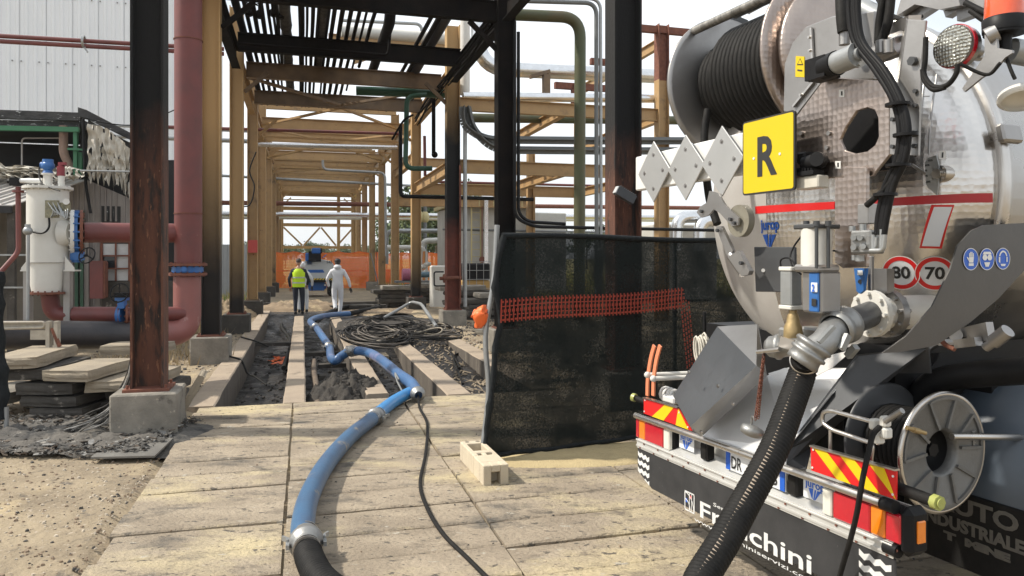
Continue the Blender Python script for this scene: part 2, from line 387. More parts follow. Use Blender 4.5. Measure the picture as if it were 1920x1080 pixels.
mg = ntg.nodes.new('ShaderNodeMixRGB'); ntg.links.new(mrg.outputs[0], mg.inputs[0]); ntg.links.new(oldc, mg.inputs[1]); ntg.links.new(rg.outputs[0], mg.inputs[2])
ntg.links.new(mg.outputs[0], pg.inputs['Base Color'])
single('ground', b, gm, 'brown dirt yard with gravel and dry grass further off', fr=FC, kind='structure')
# paving of concrete planks
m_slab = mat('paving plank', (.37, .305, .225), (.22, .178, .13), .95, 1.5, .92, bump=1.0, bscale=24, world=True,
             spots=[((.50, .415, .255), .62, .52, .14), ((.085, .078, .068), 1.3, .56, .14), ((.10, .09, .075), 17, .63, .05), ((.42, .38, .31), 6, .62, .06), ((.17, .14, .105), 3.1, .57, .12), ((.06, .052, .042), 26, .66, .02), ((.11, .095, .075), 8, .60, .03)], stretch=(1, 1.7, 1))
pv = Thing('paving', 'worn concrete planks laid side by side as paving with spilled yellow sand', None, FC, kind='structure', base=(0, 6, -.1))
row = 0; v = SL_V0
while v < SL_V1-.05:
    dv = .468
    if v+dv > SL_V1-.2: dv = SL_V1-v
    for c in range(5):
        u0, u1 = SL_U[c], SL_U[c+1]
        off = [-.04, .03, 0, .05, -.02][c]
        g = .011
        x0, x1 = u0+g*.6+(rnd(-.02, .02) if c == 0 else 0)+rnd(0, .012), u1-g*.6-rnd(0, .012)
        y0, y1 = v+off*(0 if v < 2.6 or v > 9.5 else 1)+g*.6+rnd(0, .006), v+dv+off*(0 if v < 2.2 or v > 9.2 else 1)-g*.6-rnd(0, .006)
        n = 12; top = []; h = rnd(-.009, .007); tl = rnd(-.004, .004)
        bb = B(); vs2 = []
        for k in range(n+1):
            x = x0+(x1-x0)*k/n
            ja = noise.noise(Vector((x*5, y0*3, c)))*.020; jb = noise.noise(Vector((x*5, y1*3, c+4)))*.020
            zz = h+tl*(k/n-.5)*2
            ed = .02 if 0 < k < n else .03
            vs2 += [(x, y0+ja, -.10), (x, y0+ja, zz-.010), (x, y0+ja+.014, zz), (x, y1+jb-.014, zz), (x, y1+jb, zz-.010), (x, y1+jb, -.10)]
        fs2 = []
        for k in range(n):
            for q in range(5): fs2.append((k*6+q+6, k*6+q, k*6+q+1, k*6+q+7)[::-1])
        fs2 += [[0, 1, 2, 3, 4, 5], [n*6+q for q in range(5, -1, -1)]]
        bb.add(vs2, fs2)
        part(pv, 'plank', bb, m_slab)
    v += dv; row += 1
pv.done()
bb = B(); n = 60
for j in range(n+1):
    for i in range(n+1): u, v = -1.22+6.7*i/n, SL_V0+.02+(SL_V1-SL_V0-.03)*j/n; bb.v.append((u, v, -.030+.012*noise.noise(Vector((u*3, v*3, 2)))))
bb.add([], [])
bb.f = [[j*(n+1)+i, j*(n+1)+i+1, (j+1)*(n+1)+i+1, (j+1)*(n+1)+i] for j in range(n) for i in range(n)]; bb.sm = [True]*len(bb.f); bb.mi = [0]*len(bb.f)
single('joint_dirt', bb, gm, 'dirt filling the joints between the paving planks', kind='structure')
# loose sand drifts and clods on the paving (real little heaps)
m_sand = mat('yellow sand', (.50, .40, .22), (.40, .31, .17), .7, 9, .95, bump=.6, bscale=60)
def heap(cu, cv, ru, rv, h, m, name, label, cat, seed=0, rough=.5, res=40, fr=FC, z0=0, kind=None):
    bb = B(); n = res; vs3 = []
    for j in range(n+1):
        for i in range(n+1):
            x, y = -1+2*i/n, -1+2*j/n; r2 = x*x+y*y
            wob = 1+.35*noise.noise(Vector((x*1.5, y*1.5, seed)))
            f = max(0, 1-r2*wob)
            nn = noise.fractal(Vector((x*ru*6+seed, y*rv*6, seed)), .9, 2, 4)
            z = h*(f**.8)*(1+rough*nn)-.035*(1 if f <= 0 else max(0, 1-f*12))
            vs3.append((cu+x*ru, cv+y*rv, z0+z))
    bb.add(vs3, [(j*(n+1)+i, j*(n+1)+i+1, (j+1)*(n+1)+i+1, (j+1)*(n+1)+i) for j in range(n) for i in range(n)], True)
    return single(name, bb, m, label, cat, fr, kind=kind)
p = pt(FC, 1130, 850, z=0); heap(p.x+.1, p.y-.05, 1.25, .42, .035, m_sand, 'sand_patch', 'low drift of yellow sand under the black screen beside the tanker', None, 3, .6, kind='stuff')
# stones and gravel, one stuff object
def stones(name, label, n, region, smin, smax, m, seed=1, kind='stuff', mats=None):
    rr = random.Random(seed); bb = B()
    for _ in range(n):
        u, v, z = region(rr)
        s_ = smin+(smax-smin)*rr.random()**3; a = rr.random()*6.28
        k = 5; vs4 = []
        for q in range(k):
            ang = a+q*6.283/k; r_ = s_*(.7+.5*rr.random()); vs4.append((u+math.cos(ang)*r_, v+math.sin(ang)*r_, z-.3*s_))
        for q in range(k):
            ang = a+q*6.283/k; r_ = s_*(.4+.4*rr.random()); vs4.append((u+math.cos(ang)*r_, v+math.sin(ang)*r_, z+s_*(.35+.4*rr.random())))
        bb.m = rr.randrange(len(mats)) if mats else 0
        bb.add(vs4, [(q, (q+1) % k, (q+1) % k+k, q+k) for q in range(k)]+[[q+k for q in range(k)]])
    return single(name, bb, mats or m, label, None, FC, kind=kind)
m_st1 = mat('pale stone', (.42, .36, .28), None, rough=.9); m_st2 = mat('brown stone', (.22, .16, .11), None, rough=.9); m_st3 = mat('dark stone', (.06, .055, .05), None, rough=.9)
stones('gravel', 'loose gravel and small stones on the dirt to the left', 6000, lambda r: (lambda u, v: (u, v, ghz(u, v)))(-1.32-4.2*r.random()**1.3, 3.6+4.6*r.random()), .002, .02, None, 2, mats=[m_st1, m_st2, m_st2, m_st1, m_st2, m_st3])
stones('rubble', 'broken rubble and gravel on the ground beside the right trenches', 3200, lambda r: (lambda u, v: (u, v, ghz(u, v)))(3.5+2.6*r.random(), 10.3+12*r.random()), .01, .06, None, 3, mats=[m_st1, m_st2, m_st3, m_st3])
stones('rubble', 'gravel and clinker between the left columns and the trench', 2600, lambda r: (lambda u, v: (u, v, ghz(u, v)))(-1.45-2.6*r.random(), 8.5+14*r.random()), .008, .05, None, 4, mats=[m_st1, m_st2, m_st3])
stones('grit', 'small crumbs of dirt scattered on the concrete planks', 900, lambda r: (-1.2+5*r.random(), 3.5+6.6*r.random(), .002), .002, .010, None, 5, mats=[m_st2, m_st3])
# trench floor
b = B(); nu, nv = 76, 220; idx = {}
def fz(u, v):
    z = -.5
    if u > 2.2: z = -.26
    elif u > 1.15: z = -.42
    z += noise.noise(Vector((u*1.3, v*.8, 1)))*.07+noise.noise(Vector((u*5, v*5, 2)))*.03+noise.noise(Vector((u*13, v*13, 2)))*.012
    if u > 1.05: z += max(0, min(1, (v-14.4)/2.8))*(-.03-z)
    if v > 24.6: z += max(0, min(1, (v-24.6)/1.8))*(-.03-z)
    return z
for j in range(nv+1):
    for i in range(nu+1):
        u, v = TR_U0+(TR_U1-TR_U0)*i/nu, TR_V0-.1+(TR_V1-TR_V0+.2)*j/nv; b.v.append((u, v, fz(u, v)))
b2 = B(); b2.add(b.v, [(j*(nu+1)+i, j*(nu+1)+i+1, (j+1)*(nu+1)+i+1, (j+1)*(nu+1)+i) for j in range(nv) for i in range(nu)], True)
m_floor = mat('trench mud', (.007, .006, .006), (.022, .018, .015), .8, 2.5, .14, .85, bump=.8, bscale=10, world=True, spots=[((.006, .006, .006), 1.4, .5, .12), ((.09, .07, .05), 4, .68, .06)])
single('trench_floor', b2, m_floor, 'black oily mud lying in the bottom of the open trenches', kind='structure')
# trench walls (concrete)
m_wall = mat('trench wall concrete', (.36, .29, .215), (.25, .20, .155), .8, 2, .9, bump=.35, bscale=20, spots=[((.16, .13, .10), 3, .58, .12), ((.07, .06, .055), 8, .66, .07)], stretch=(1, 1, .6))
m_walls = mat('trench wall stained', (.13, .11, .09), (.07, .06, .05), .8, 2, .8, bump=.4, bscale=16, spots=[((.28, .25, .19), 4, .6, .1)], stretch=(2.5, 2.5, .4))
def wall(u0, u1, v0, v1, top=.0, name='trench_wall', bot=-.75, m=None, label=None):
    bb = B(); n = int((v1-v0)/.25)+1; vs5 = []
    for k in range(n+1):
        y = v0+(v1-v0)*k/n; j = lambda s_: noise.noise(Vector((y*2.1, s_, u0)))*.012
        zt = top+noise.noise(Vector((y*.9, u0, 3)))*.008
        vs5 += [(u0+j(0), y, bot), (u0+j(1), y, zt-.015), (u0+.018+j(1), y, zt), (u1-.018+j(2), y, zt), (u1+j(2), y, zt-.015), (u1+j(3), y, bot)]
    bb.m = 0
    for k in range(n):
        for q in range(5):
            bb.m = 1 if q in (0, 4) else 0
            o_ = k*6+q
            bb.f.append([o_, o_+1, o_+7, o_+6]); bb.sm.append(False); bb.mi.append(bb.m)
    bb.v = vs5
    bb.f += [[5, 4, 3, 2, 1, 0], [n*6+q for q in range(6)]]; bb.sm += [False]*2; bb.mi += [0, 0]
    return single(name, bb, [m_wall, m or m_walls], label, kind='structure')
wall(-.245, .045, TR_V0+.004, 25.3, label='pale concrete wall between the two left trenches, worker standing on it')
wall(.86, 1.165, TR_V0+.35, 25.0, label='concrete wall in the middle of the trenches that the blue hose crosses')
wall(1.94, 2.285, TR_V0+.004, 20.8, label='wide concrete trench wall to the right of the mud heap')
wall(3.17, 3.52, TR_V0+.004, 18.3, .02, label='rightmost concrete trench edge with stained pale face')
wall(-1.42, -1.085, TR_V0+.004, TR_V1, .01, label='concrete kerb along the left trench beside the column blocks')
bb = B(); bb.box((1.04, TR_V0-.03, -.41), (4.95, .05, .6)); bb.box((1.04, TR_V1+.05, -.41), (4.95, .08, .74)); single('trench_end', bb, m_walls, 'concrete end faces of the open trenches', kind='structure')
# rusty pipe lying in the second trench, cross pieces
bb = B(); bb.tube(curve([(.2, 10.35, -.16), (.22, 12, -.2), (.2, 14, -.18), (.23, 16, -.24)], 6), .055, 10); single('rusty_pipe', bb, mat('mud caked pipe', (.16, .12, .085), (.07, .055, .045), .9, 8, .85, bump=.6), 'mud caked brown pipe lying lengthways in the second trench', 'pipe')
for (v, u0, u1, z, lb) in ((14.1, .3, .85, -.28, 'dark wet cross plank lying in the second trench under the hose loop'), (15.6, .3, .85, -.3, 'dark cross plank in the second trench beyond the hose loop'), (17.3, .05, .85, -.26, 'furthest cross plank spanning the second trench'), (18.9, -1.08, -.25, -.2, 'thin black plank across the left trench near the man in the vest')):
    bb = B(); bb.box(((u0+u1)/2, v, z), (u1-u0, .22, .08), Matrix.Rotation(rnd(-.03, .03), 4, 'Y')); single('plank', bb, m_conc_dark, lb, 'plank')
bb = B(); bb.box((.62, 13.0, -.36), (.42, .9, .1)); bevel(single('plank', bb, m_plank, 'pale flat slab lying in the trench behind the mud heap', 'plank'), .01)
bb = B(); bb.box((1.55, 16.1, -.2), (.4, .7, .09)); bevel(single('plank', bb, m_plank, 'short pale slab lying in the third trench in front of the cables', 'plank'), .01)
# mud heap
heap(.66, 11.55, .78, 1.25, .62, m_mud_dry, 'mud_heap', 'heap of black crumbly mud piled at the near end of the trench', 'mud heap', 11, .28, 70, z0=-.5)
stones('mud_clods', 'crumbly black clods on and around the mud heap', 2600, lambda r: (lambda a, q: (.66+.6*q*math.cos(a), 11.5+1.0*q*math.sin(a), -.46+.58*max(0, 1-q*q)**.8))(r.random()*6.28, r.random()**.6), .01, .07, m_mud_dry, 8)
# sticks and litter in the right trench
rr = random.Random(12); bb = B()
for _ in range(260):
    u, v = 2.35+.75*rr.random(), 10.4+7.5*rr.random(); a = rr.gauss(1.4, .6); l = .05+.22*rr.random()**2; z = fz(u, v)+.02
    bb.bar((u, v, z), (u+math.cos(a)*l, v+math.sin(a)*l, z+rr.uniform(-.01, .04)), .012+.02*rr.random(), .008)
single('litter', bb, mat('dead sticks', (.30, .24, .165), (.14, .11, .08), .8, 6, .9), 'sticks and broken litter strewn in the right hand trench', None, kind='stuff')
stones('trench_debris', 'dark wet lumps lying in the left trenches', 900, lambda r: (lambda u, v: (u, v, fz(min(u, 1.9), v)))(r.choice([-1.05, .25, 1.2])+.72*r.random(), 10.5+9*r.random()), .008, .06, None, 14, mats=[m_mud_dry, m_mud])
bb = B(); rr = random.Random(5)
for k in range(26):
    u, v = -.62+.3*rr.random(), 17.3+1.2*rr.random(); a = rr.random()*3; z = fz(u, v)+.03
    bb.plate([(u, v, z), (u+.12*math.cos(a), v+.14*math.sin(a), z+.02), (u+.12*math.cos(a)-.06, v+.14*math.sin(a)+.09, z+.03), (u-.06, v+.09, z)], (0, 0, .004))
single('net_scraps', bb, m_orange, 'scraps of orange plastic net lying in the left trench', 'net scraps')
# ============================================================ STEEL PIPE RACK
UL, UR = -1.615, 3.99
VL = [8.97, 14.75, 20.3, 26.6, 32.6, 38.7, 44.6, 50.4, 56.2, 62]
VR = [8.9, 14.75, 20.3, 27.2, 33.6, 39.3, 45, 50.6, 56.2, 62]
PED = .46; HB = 6.70; DB = .42; HT = 8.3
rack = Thing('steel_pipe_rack', 'long tan and soot black steel frame of columns and cross beams running down the middle', 'pipe rack', FC, base=(UL, VL[0], 0))
def column(u, v, m, top=HT, w=.33, lab=None, ped=True, pm_=None):
    bb = B()
    bb.ibeam((u, v, PED+.03), (u, v, top), .32, w, up=(1, 0, 0), t=.024, tw=.016)
    c = part(rack, 'column', bb, m, lab)
    bb = B(); bb.box((u, v, PED+.015), (.46, .44, .03))
    for a in (-.19, .19):
        for b_ in (-.17, .17): bb.cyl((u+a, v+b_, PED+.03), (u+a, v+b_, PED+.07), .016, 6)
    part(rack, 'base_plate', bb, m_rust if m is not m_tan else m_tan_soot, parent=c)
    if ped:
        bb = B(); n = 5; vs6 = []
        bb.box((u, v, PED/2-.15), (.66, .66, PED+.3), bev=.018)
        o = part(rack, 'pedestal', bb, pm_ or m_conc)
mL = [m_black_rust, m_tan_black2, m_tan_black, m_tan]
mR = [m_black_rust, m_black, m_col_mix, m_tan_black]
labL = ['front left column, black above and rusty below', 'tan column burnt black towards its foot', 'second tan column burnt black at its foot']
labR = ['front right column, black with rusty red left face', 'fully burnt black column behind the screen', 'column tan on top, black in the middle and rusty red below']
for i, v in enumerate(VL): column(UL, v, mL[i] if i < 4 else m_tan, lab=labL[i] if i < 3 else None, pm_=m_conc if i in (0, 1) else m_conc_dark)
for i, v in enumerate(VR): column(UR, v, mR[i] if i < 4 else m_tan, lab=labR[i] if i < 3 else None, w=.37 if i < 3 else .34, pm_=m_conc if i != 3 else m_conc_dark)
# cross beams
vb = [9.0, 14.75, 18.4, 21.1, 24.6, 29.2, 32.4, 38.1, 41.7, 45.4, 48.6, 52.9, 56.8, 60.5]
for i, v in enumerate(vb):
    bb = B(); bb.ibeam((UL+.17, v, HB+DB/2), (UR-.17, v, HB+DB/2), .18, DB)
    part(rack, 'cross_beam', bb, m_black if v < 19 else (m_tan_soot if v < 25 else m_tan))
    if v > 25:      # light rail hung under the beams
        bb = B(); bb.bar((UL+.2, v+.4, HB-.25), (UR-.2, v+.4, HB-.25), .07, .07); part(rack, 'rail', bb, m_tan)
for u in (UL, UR):
    V = VL if u == UL else VR
    for i in range(len(V)-1):
        bb = B(); bb.ibeam((u, V[i]+.17, HB+.02+DB/2), (u, V[i+1]-.17, HB+.02+DB/2), .2, DB+.05)
        part(rack, 'side_beam', bb, m_black if i < 2 else m_tan)
# knee braces and plan bracing
for v in [14.75, 20.3]+VR[3:]:
    for s_, u in ((1, UL), (-1, UR)):
        bb = B(); bb.bar((u+s_*.18, v, HB-.55), (u+s_*.75, v, HB-.02), .09, .09); part(rack, 'knee_brace', bb, m_black if v < 18 else (m_tan_soot if v < 22 else m_tan))
um = 1.2
for (v0, v1, m) in ((21.3, 24.4, m_tan_soot), (28.9, 24.8, m_tan), (29.4, 32.2, m_tan), (37.9, 32.6, m_tan), (45.2, 41.9, m_tan)):
    for u in (UL+.2, UR-.2):
        bb = B(); bb.bar((u, v0, HB+.06), (um, v1, HB+.06), .11, .07); part(rack, 'plan_brace', bb, m)
# second level above the far half, pipes lie on it
for v in (26.6, 33.1, 39, 45, 51, 57):
    bb = B(); bb.ibeam((UL, v, HT+.02), (UR, v, HT+.02), .18, .3); part(rack, 'top_beam', bb, m_tan)
# walkway truss closing the far end
tv = 64.0
def tb(b, p0, p1, w_=.2): b.bar((p0[0], tv, p0[1]), (p1[0], tv, p1[1]), .14, w_, up=(0, 1, 0))
for z_, h_ in ((2.75, .22), (4.6, .26), (5.95, .3), (7.3, .3)):
    bb = B(); bb.bar((UL-.4, tv, z_), (UR+.3, tv, z_), .2, h_); part(rack, 'truss_chord', bb, m_tan)
for a, c in (((-1.5, 4.4), (.0, 2.9)), ((.1, 2.9), (1.4, 4.4)), ((1.5, 4.4), (2.7, 2.9)), ((2.8, 2.9), (4.1, 4.4))):
    bb = B(); tb(bb, a, c); part(rack, 'truss_diagonal', bb, m_tan)
for x in (UL-.2, 2.9, UR+.2):
    bb = B(); bb.bar((x, tv-.2, .0), (x, tv-.2, 9), .25, .25, up=(0, 1, 0)); part(rack, 'column', bb, m_tan)
bb = B(); bb.box((1.2, 60, 7.9), (5.4, 7, .08)); part(rack, 'walkway_deck', bb, m_tan_soot)
rack.done()
bb = B(); p = pt(FC, 474, 462, y=26.35)
bb.box((p.x, 26.35, p.z), (.3, .012, .42)); single('notice_board', bb, mat('red notice', (.45, .06, .05), None, rough=.4), 'small red notice fixed on a left tan column', 'sign')
# diamond: pipes lying along the top of the rack
rr = random.Random(3)
for i, (u, r, v1) in enumerate([(-1.34, .085, 27), (-1.16, .045, 27), (-1.0, .05, 25), (-.84, .05, 27), (-.70, .035, 24), (-.53, .04, 22), (-.37, .13, 27), (-.02, .07, 27), (.22, .045, 27), (.44, .11, 22), (.66, .05, 27), (.83, .055, 27), (1.01, .05, 27), (1.5, .045, 21), (.1, .03, 27), (.33, .035, 25), (.55, .03, 27), (1.18, .045, 27), (1.33, .03, 24), (-.6, .03, 27), (2.72, .05, 24), (2.9, .06, 27)]):
    z = HB+DB+r+.01; bb = B(); n = 40
    pa = [Vector((u+.004*math.sin(k*.5+i), 13.2+(v1-13.2)*k/n, z)) for k in range(n+1)]
    lump = i in (6, 9)
    rad = [r*(1+(.35*noise.noise(Vector((k*.9, i, 0))) if lump else 0)) for k in range(n+1)]
    bb.tube(pa, rad, 10)
    m = m_black if not lump else mat('charred pipe lagging', (.02, .019, .018), (.10, .09, .08), .8, 6, .9, bump=.7)
    single('pipe', bb, m, 'thick lumpy burnt lagged pipe over the rack, %s of two' % ('left' if i == 6 else 'right') if lump else 'burnt black pipe lying along the top of the rack', 'pipe', group=None if lump else 'burnt pipes along the top of the rack')
# valves and shoes between these pipes
for i, (u, v) in enumerate([(-1.1, 17.0), (-.9, 17.1), (-.6, 16.9), (-.45, 17.0), (-.66, 19.7), (-1.05, 19.8), (.1, 19.9), (.3, 19.8), (.75, 19.9)]):
    bb = B(); z = HB+DB+.06; bb.cyl((u, v-.07, z), (u, v+.07, z), .085, 10); bb.cyl((u, v, z), (u, v, z+.2), .03, 8); bb.disc((u, v, z+.2), (u, v, z+.22), .08, .055, 12)
    single('valve', bb, m_black, 'burnt valve on a thin pipe above the rack beams', 'valve', group='burnt valves above the rack')
def pipe(name, label, pts, r, m, rad=.3, cat='pipe', fr=FC, seg=14, n=8, group=None):
    bb = B(); bb.tube(bend(pts, rad, n), r, seg); return single(name, bb, m, label, cat, fr, group)
q = lambda x, y, v: pt(FC, x, y, y=v)
pipe('pipe', 'thick black pipe with a double bend hanging at the rack centre', [(1.95, 22.2, 7.3), (1.95, 17.4, 7.35), (1.95, 17.2, 7.9), (1.5, 15.6, 7.9), (1.5, 14, 7.9)], .13, m_black, .35)
pipe('pipe', 'thick black pipe running to the upper right above the rack', [(3.1, 13.2, 7.35), (3.1, 22.3, 7.2), (3.1, 22.4, 6.6)], .13, m_pipe_black, .3)
pipe('pipe', 'thin burnt pipe strapped along the face of the second cross beam', [(UL+.2, 18.22, HB+.12), (2.0, 18.22, HB+.1), (2.05, 18.2, HB+.7)], .035, m_black, .12)
pipe('green_pipe', 'green pipe crossing behind the sooty cross beam', [q(668, 170, 21.6), q(835, 176, 21.6)], .13, m_dgreen, .2)
pipe('green_pipe', 'dark green drop pipe bending right at its foot', [q(800, 178, 20.9), q(763, 180, 20.9), q(760, 316, 20.9), q(810, 316, 20.9)], .07, m_dgreen, .25)
pipe('pipe', 'slim black pipe dropping then running right below the tan beams', [q(751, 235, 21.2), q(751, 368, 21.2), q(1000, 374, 21.2)], .055, m_plastic, .15)
pipe('pipe', 'red pipe crossing the whole rack under the beams', [q(316, 238, 27.6), q(750, 251, 27.6)], .055, m_red, cat='pipe')
pipe('pipe', 'thin grey conduit crossing to the left of the rack', [(-14, 27.9, 6.35), (-1.8, 27.9, 6.35)], .04, m_galv)
pipe('pipe', 'pale pipe crossing left of the rack below the grey conduit', [(-14, 28.2, 6.05), (-1.8, 28.2, 6.05)], .08, m_galv)
pipe('pipe', 'silver pipe crossing under the tan beams', [q(483, 271, 29), q(745, 277, 29)], .085, m_alu)
pipe('pipe', 'bent silver conduit under the far beams', [q(605, 300, 36), q(606, 318, 36), q(722, 324, 36), q(724, 480, 36)], .06, m_galv, .3)
pipe('pipe', 'cream pipe crossing above the rack behind the burnt pipes', [q(640, 58, 22.4), q(880, 76, 22.4)], .17, m_cream)
pipe('pipe', 'thin grey pipe above the cream pipe', [q(640, 38, 22.8), q(790, 45, 22.8), q(793, 80, 22.8)], .05, m_galv, .2)
bb = B(); bb.ibeam((.8, 24.6, 8.95), (5.2, 24.6, 8.95), .2, .22); bb.bar((1.6, 24.6, 8.2), (3.4, 24.6, 8.9), .1, .1); single('tan_beam', bb, m_tan, 'tan beam high above the rack behind the pipes', 'beam')
# ------------------------------------------------ the second rack to the right
r2 = Thing('steel_side_rack', 'tan steel frame with crossing beams to the right of the black columns', 'pipe rack', FC, base=(10.3, 20.3, 0))
U2 = 10.35
def bm2(a, c, m=m_tan, w_=.2, h_=.36, nm='beam'):
    bb = B(); bb.ibeam(a, c, w_, h_); part(r2, nm, bb, m)
for (v, top, mm) in ((20.3, 9.0, m_tan), (27.2, 8.6, m_tan), (33.6, 7, m_tan), (14.75, 6.2, m_tan)):
    bb = B(); bb.ibeam((U2, v, 0), (U2, v, top if v != 20.3 else 7.2), .32, .34, up=(1, 0, 0), t=.024)
    part(r2, 'column', bb, mm)
bb = B(); bb.ibeam((U2, 20.3, 7.2), (U2, 20.3, 8.85), .32, .34, up=(1, 0, 0), t=.024); part(r2, 'column_head', bb, m_rust, 'rusty red unpainted column head')
for v, o in ((20.3, 0), (27.2, .0), (33.6, 0)):
    for z in ((4.42, 6.15) if v < 30 else (4.42, 6.2)):
        if v == 27.2 and z == 6.15: continue
        bm2((UR+.2, v, z), (U2-.18, v, z), h_=.36 if v < 25 else .4)
for u in (7.25, U2):
    for z in (4.40, 6.13): bm2((u, 20.5, z), (u, 27.0, z), h_=.3)
bm2((UR, 20.5, 4.42), (UR, 27.0, 4.42))
bm2((UR, 27.5, 5.6), (UR, 33.4, 5.6))
bm2((U2+.0, 20.5, 8.35), (U2, 27.0, 8.35), m_tan, .15, .3)
bb = B(); bb.bar((U2-1.0, 20.3, 8.7), (U2+1.0, 20.3, 8.7), .16, .2); part(r2, 'cross_arm', bb, m_rust)
for x, y, l in ((1107, 115, .75), (1040, 160, 1.9)):
    p = pt(FC, x, y, y=22.5); bb = B(); bb.bar(p, p+Vector((l, 0, 0)), .16, .2); part(r2, 'cross_arm', bb, m_rust)
p = pt(FC, 1076, 160, y=22.5); bb = B(); bb.bar((p.x, 22.5, 6.3), p, .16, .16, up=(0, 1, 0)); part(r2, 'post', bb, m_rust)
p = pt(FC, 1024, 140, y=21.2); bb = B(); bb.bar((p.x, 21.2, 6.35), p, .2, .2, up=(0, 1, 0)); bb.bar(p+Vector((-.5, 0, -.1)), p+Vector((.1, 0, .1)), .2, .1); part(r2, 'pipe_support', bb, m_tan_soot)
bb = B(); bb.ibeam((7.3, 23.8, 0), (7.3, 23.8, 4.2), .2, .2, up=(1, 0, 0)); part(r2, 'column', bb, m_tan)
r2.done()
pipe('silver_pipe', 'large aluminium clad pipe bending down from the top then running right', [q(897, -60, 23.5), q(897, 128, 23.5), q(1290, 146, 23.5)], .24, m_alu, 1.0, seg=20)
pipe('silver_pipe', 'smaller silver pipe lying on the upper tan beam', [q(868, 181, 20.55), q(1240, 185, 20.55)], .13, m_alu)
pipe('green_pipe', 'mossy green pipe crossing behind the upper tan beam', [q(868, 221, 22.5), q(1290, 226, 22.5)], .14, m_green_pipe)
pipe('pipe', 'big weathered green and brown pipe bending down beside the black column', [q(930, 26, 15.4), q(1088, 33, 15.4), q(1086, 600, 15.4)], .125, m_green_pipe, .45, seg=20)
pipe('conduit', 'slim grey conduit bending down beside the big green pipe, left one', [q(985, 2, 14.4), q(1118, 6, 14.4), q(1119, 560, 14.4)], .045, m_grey, .25)
pipe('conduit', 'slim grey conduit bending down beside the big green pipe, right one', [q(985, -6, 14.4), q(1126, -2, 14.4), q(1127, 560, 14.4)], .035, m_galv, .25)
pipe('conduit', 'black conduit beside the burnt column turning right above the screen', [q(965, 40, 14.5), q(965, 408, 14.5), q(1000, 425, 14.5), q(1350, 432, 14.5)], .035, m_plastic, .2)
pipe('conduit', 'second black conduit beside the burnt column, hooked at its foot', [q(972, 60, 14.6), q(972, 400, 14.6), q(990, 416, 14.6), q(1060, 420, 14.6)], .035, m_plastic, .2)
pipe('conduit', 'thin rusty conduit running down right of the front right column', [q(1201, -20, 9.2), q(1200, 480, 9.2)], .020, m_rust)
pipe('pipe', 'dark red pipe crossing low behind the right tan beams', [q(820, 341, 29), q(1140, 349, 29)], .05, m_red)
pipe('pipe', 'red vertical pipe near the right tan columns', [q(796, 255, 24), q(797, 330, 24)], .05, m_red)
pipe('pipe', 'pale scorched pipe standing against the half burnt column', [q(872, 215, 20.1), q(872, 575, 20.1)], .055, m_galv)
pipe('pipe', 'slim dark pipe standing against the half burnt column', [q(863, 310, 20.0), q(863, 570, 20.0)], .025, m_rust)
pipe('pipe', 'pale duct standing high beside the tan column top', [q(872, -40, 21), q(872, 178, 21)], .14, m_cream)
# cable trays
for k, (y0, y1, x0) in enumerate(((235, 262, 868), (240, 281, 884))):
    bb = B(); P = bend([q(x0+k*-8, 200, 20.05), q(x0, y0, 20.05), q(x0+40, y1, 20.05), q(1145, y1+2, 20.05), q(1290, y1+2, 20.05)], .6, 6)
    for i in range(len(P)-1):
        bb.bar(P[i], P[i+1], .22, .02, up=(0, 1, 0)); bb.bar(P[i]+Vector((0, -.11, 0)), P[i+1]+Vector((0, -.11, 0)), .02, .2, up=(0, 1, 0))
    single('cable_tray', bb, m_grey, ['upper', 'lower'][k]+' grey cable tray crossing in front of the right tan beams', 'cable tray')
# cables hanging off the right side beam of the rack
rr = random.Random(9)
for k in range(7):
    bb = B(); P = []
    for i in range(26):
        t = i/25; P.append(Vector((UR-.12-.03*k, 14.9+10.5*t, HB-.06+.07*(k % 3)+.06*noise.noise(Vector((t*6, k, 0)))-(.25*max(0, t-.85)*6 if k % 2 else 0))))
    bb.tube(P, .02+.008*(k % 3), 6)
    single('cable', bb, m_black, 'burnt cable bundled along the right side beam', 'cable', group='burnt cables along the right side beam')
pipe('cable', 'burnt cable drooping in a wave then hanging down by the green drop pipe', curve([q(775, 215, 20.7), q(758, 225, 20.7), q(745, 245, 20.7), q(735, 262, 20.7)], 5), .03, m_black, .01)
bb = B(); bb.box((q(813, 200, 20.7).x, 20.7, 5.58), (.1, .06, 1.55)); bb.sphere((q(815, 292, 20.7).x, 20.7, q(815, 290, 20.7).z), .09); single('hanging_duct', bb, m_black, 'burnt black strip hanging beside the tan column', 'duct')
# flood lamp on the front right column
t = Thing('flood_lamp', 'small black flood lamp with cooling fins on the front right column', 'lamp', FC)
p = pt(FC, 1172, 366, y=8.6)
bb = B(); bb.box((0, 0, 0), (.26, .1, .11), Matrix.Translation(p) @ Matrix.Rotation(R(28), 4, 'Y')); part(t, 'housing', bb, m_dgrey)
bb = B()
for k in range(9): bb.box((-.11+k*.0275, 0, .062), (.006, .09, .02), Matrix.Translation(p) @ Matrix.Rotation(R(28), 4, 'Y'))
part(t, 'fins', bb, m_dgrey)
bb = B(); bb.box((-.14, 0, 0), (.012, .09, .09), Matrix.Translation(p) @ Matrix.Rotation(R(28), 4, 'Y')); part(t, 'lens', bb, m_pane)
bb = B(); bb.bar(p+Vector((.1, .02, -.03)), p+Vector((.2, .25, -.02)), .03, .03); part(t, 'bracket', bb, m_plastic); t.done()
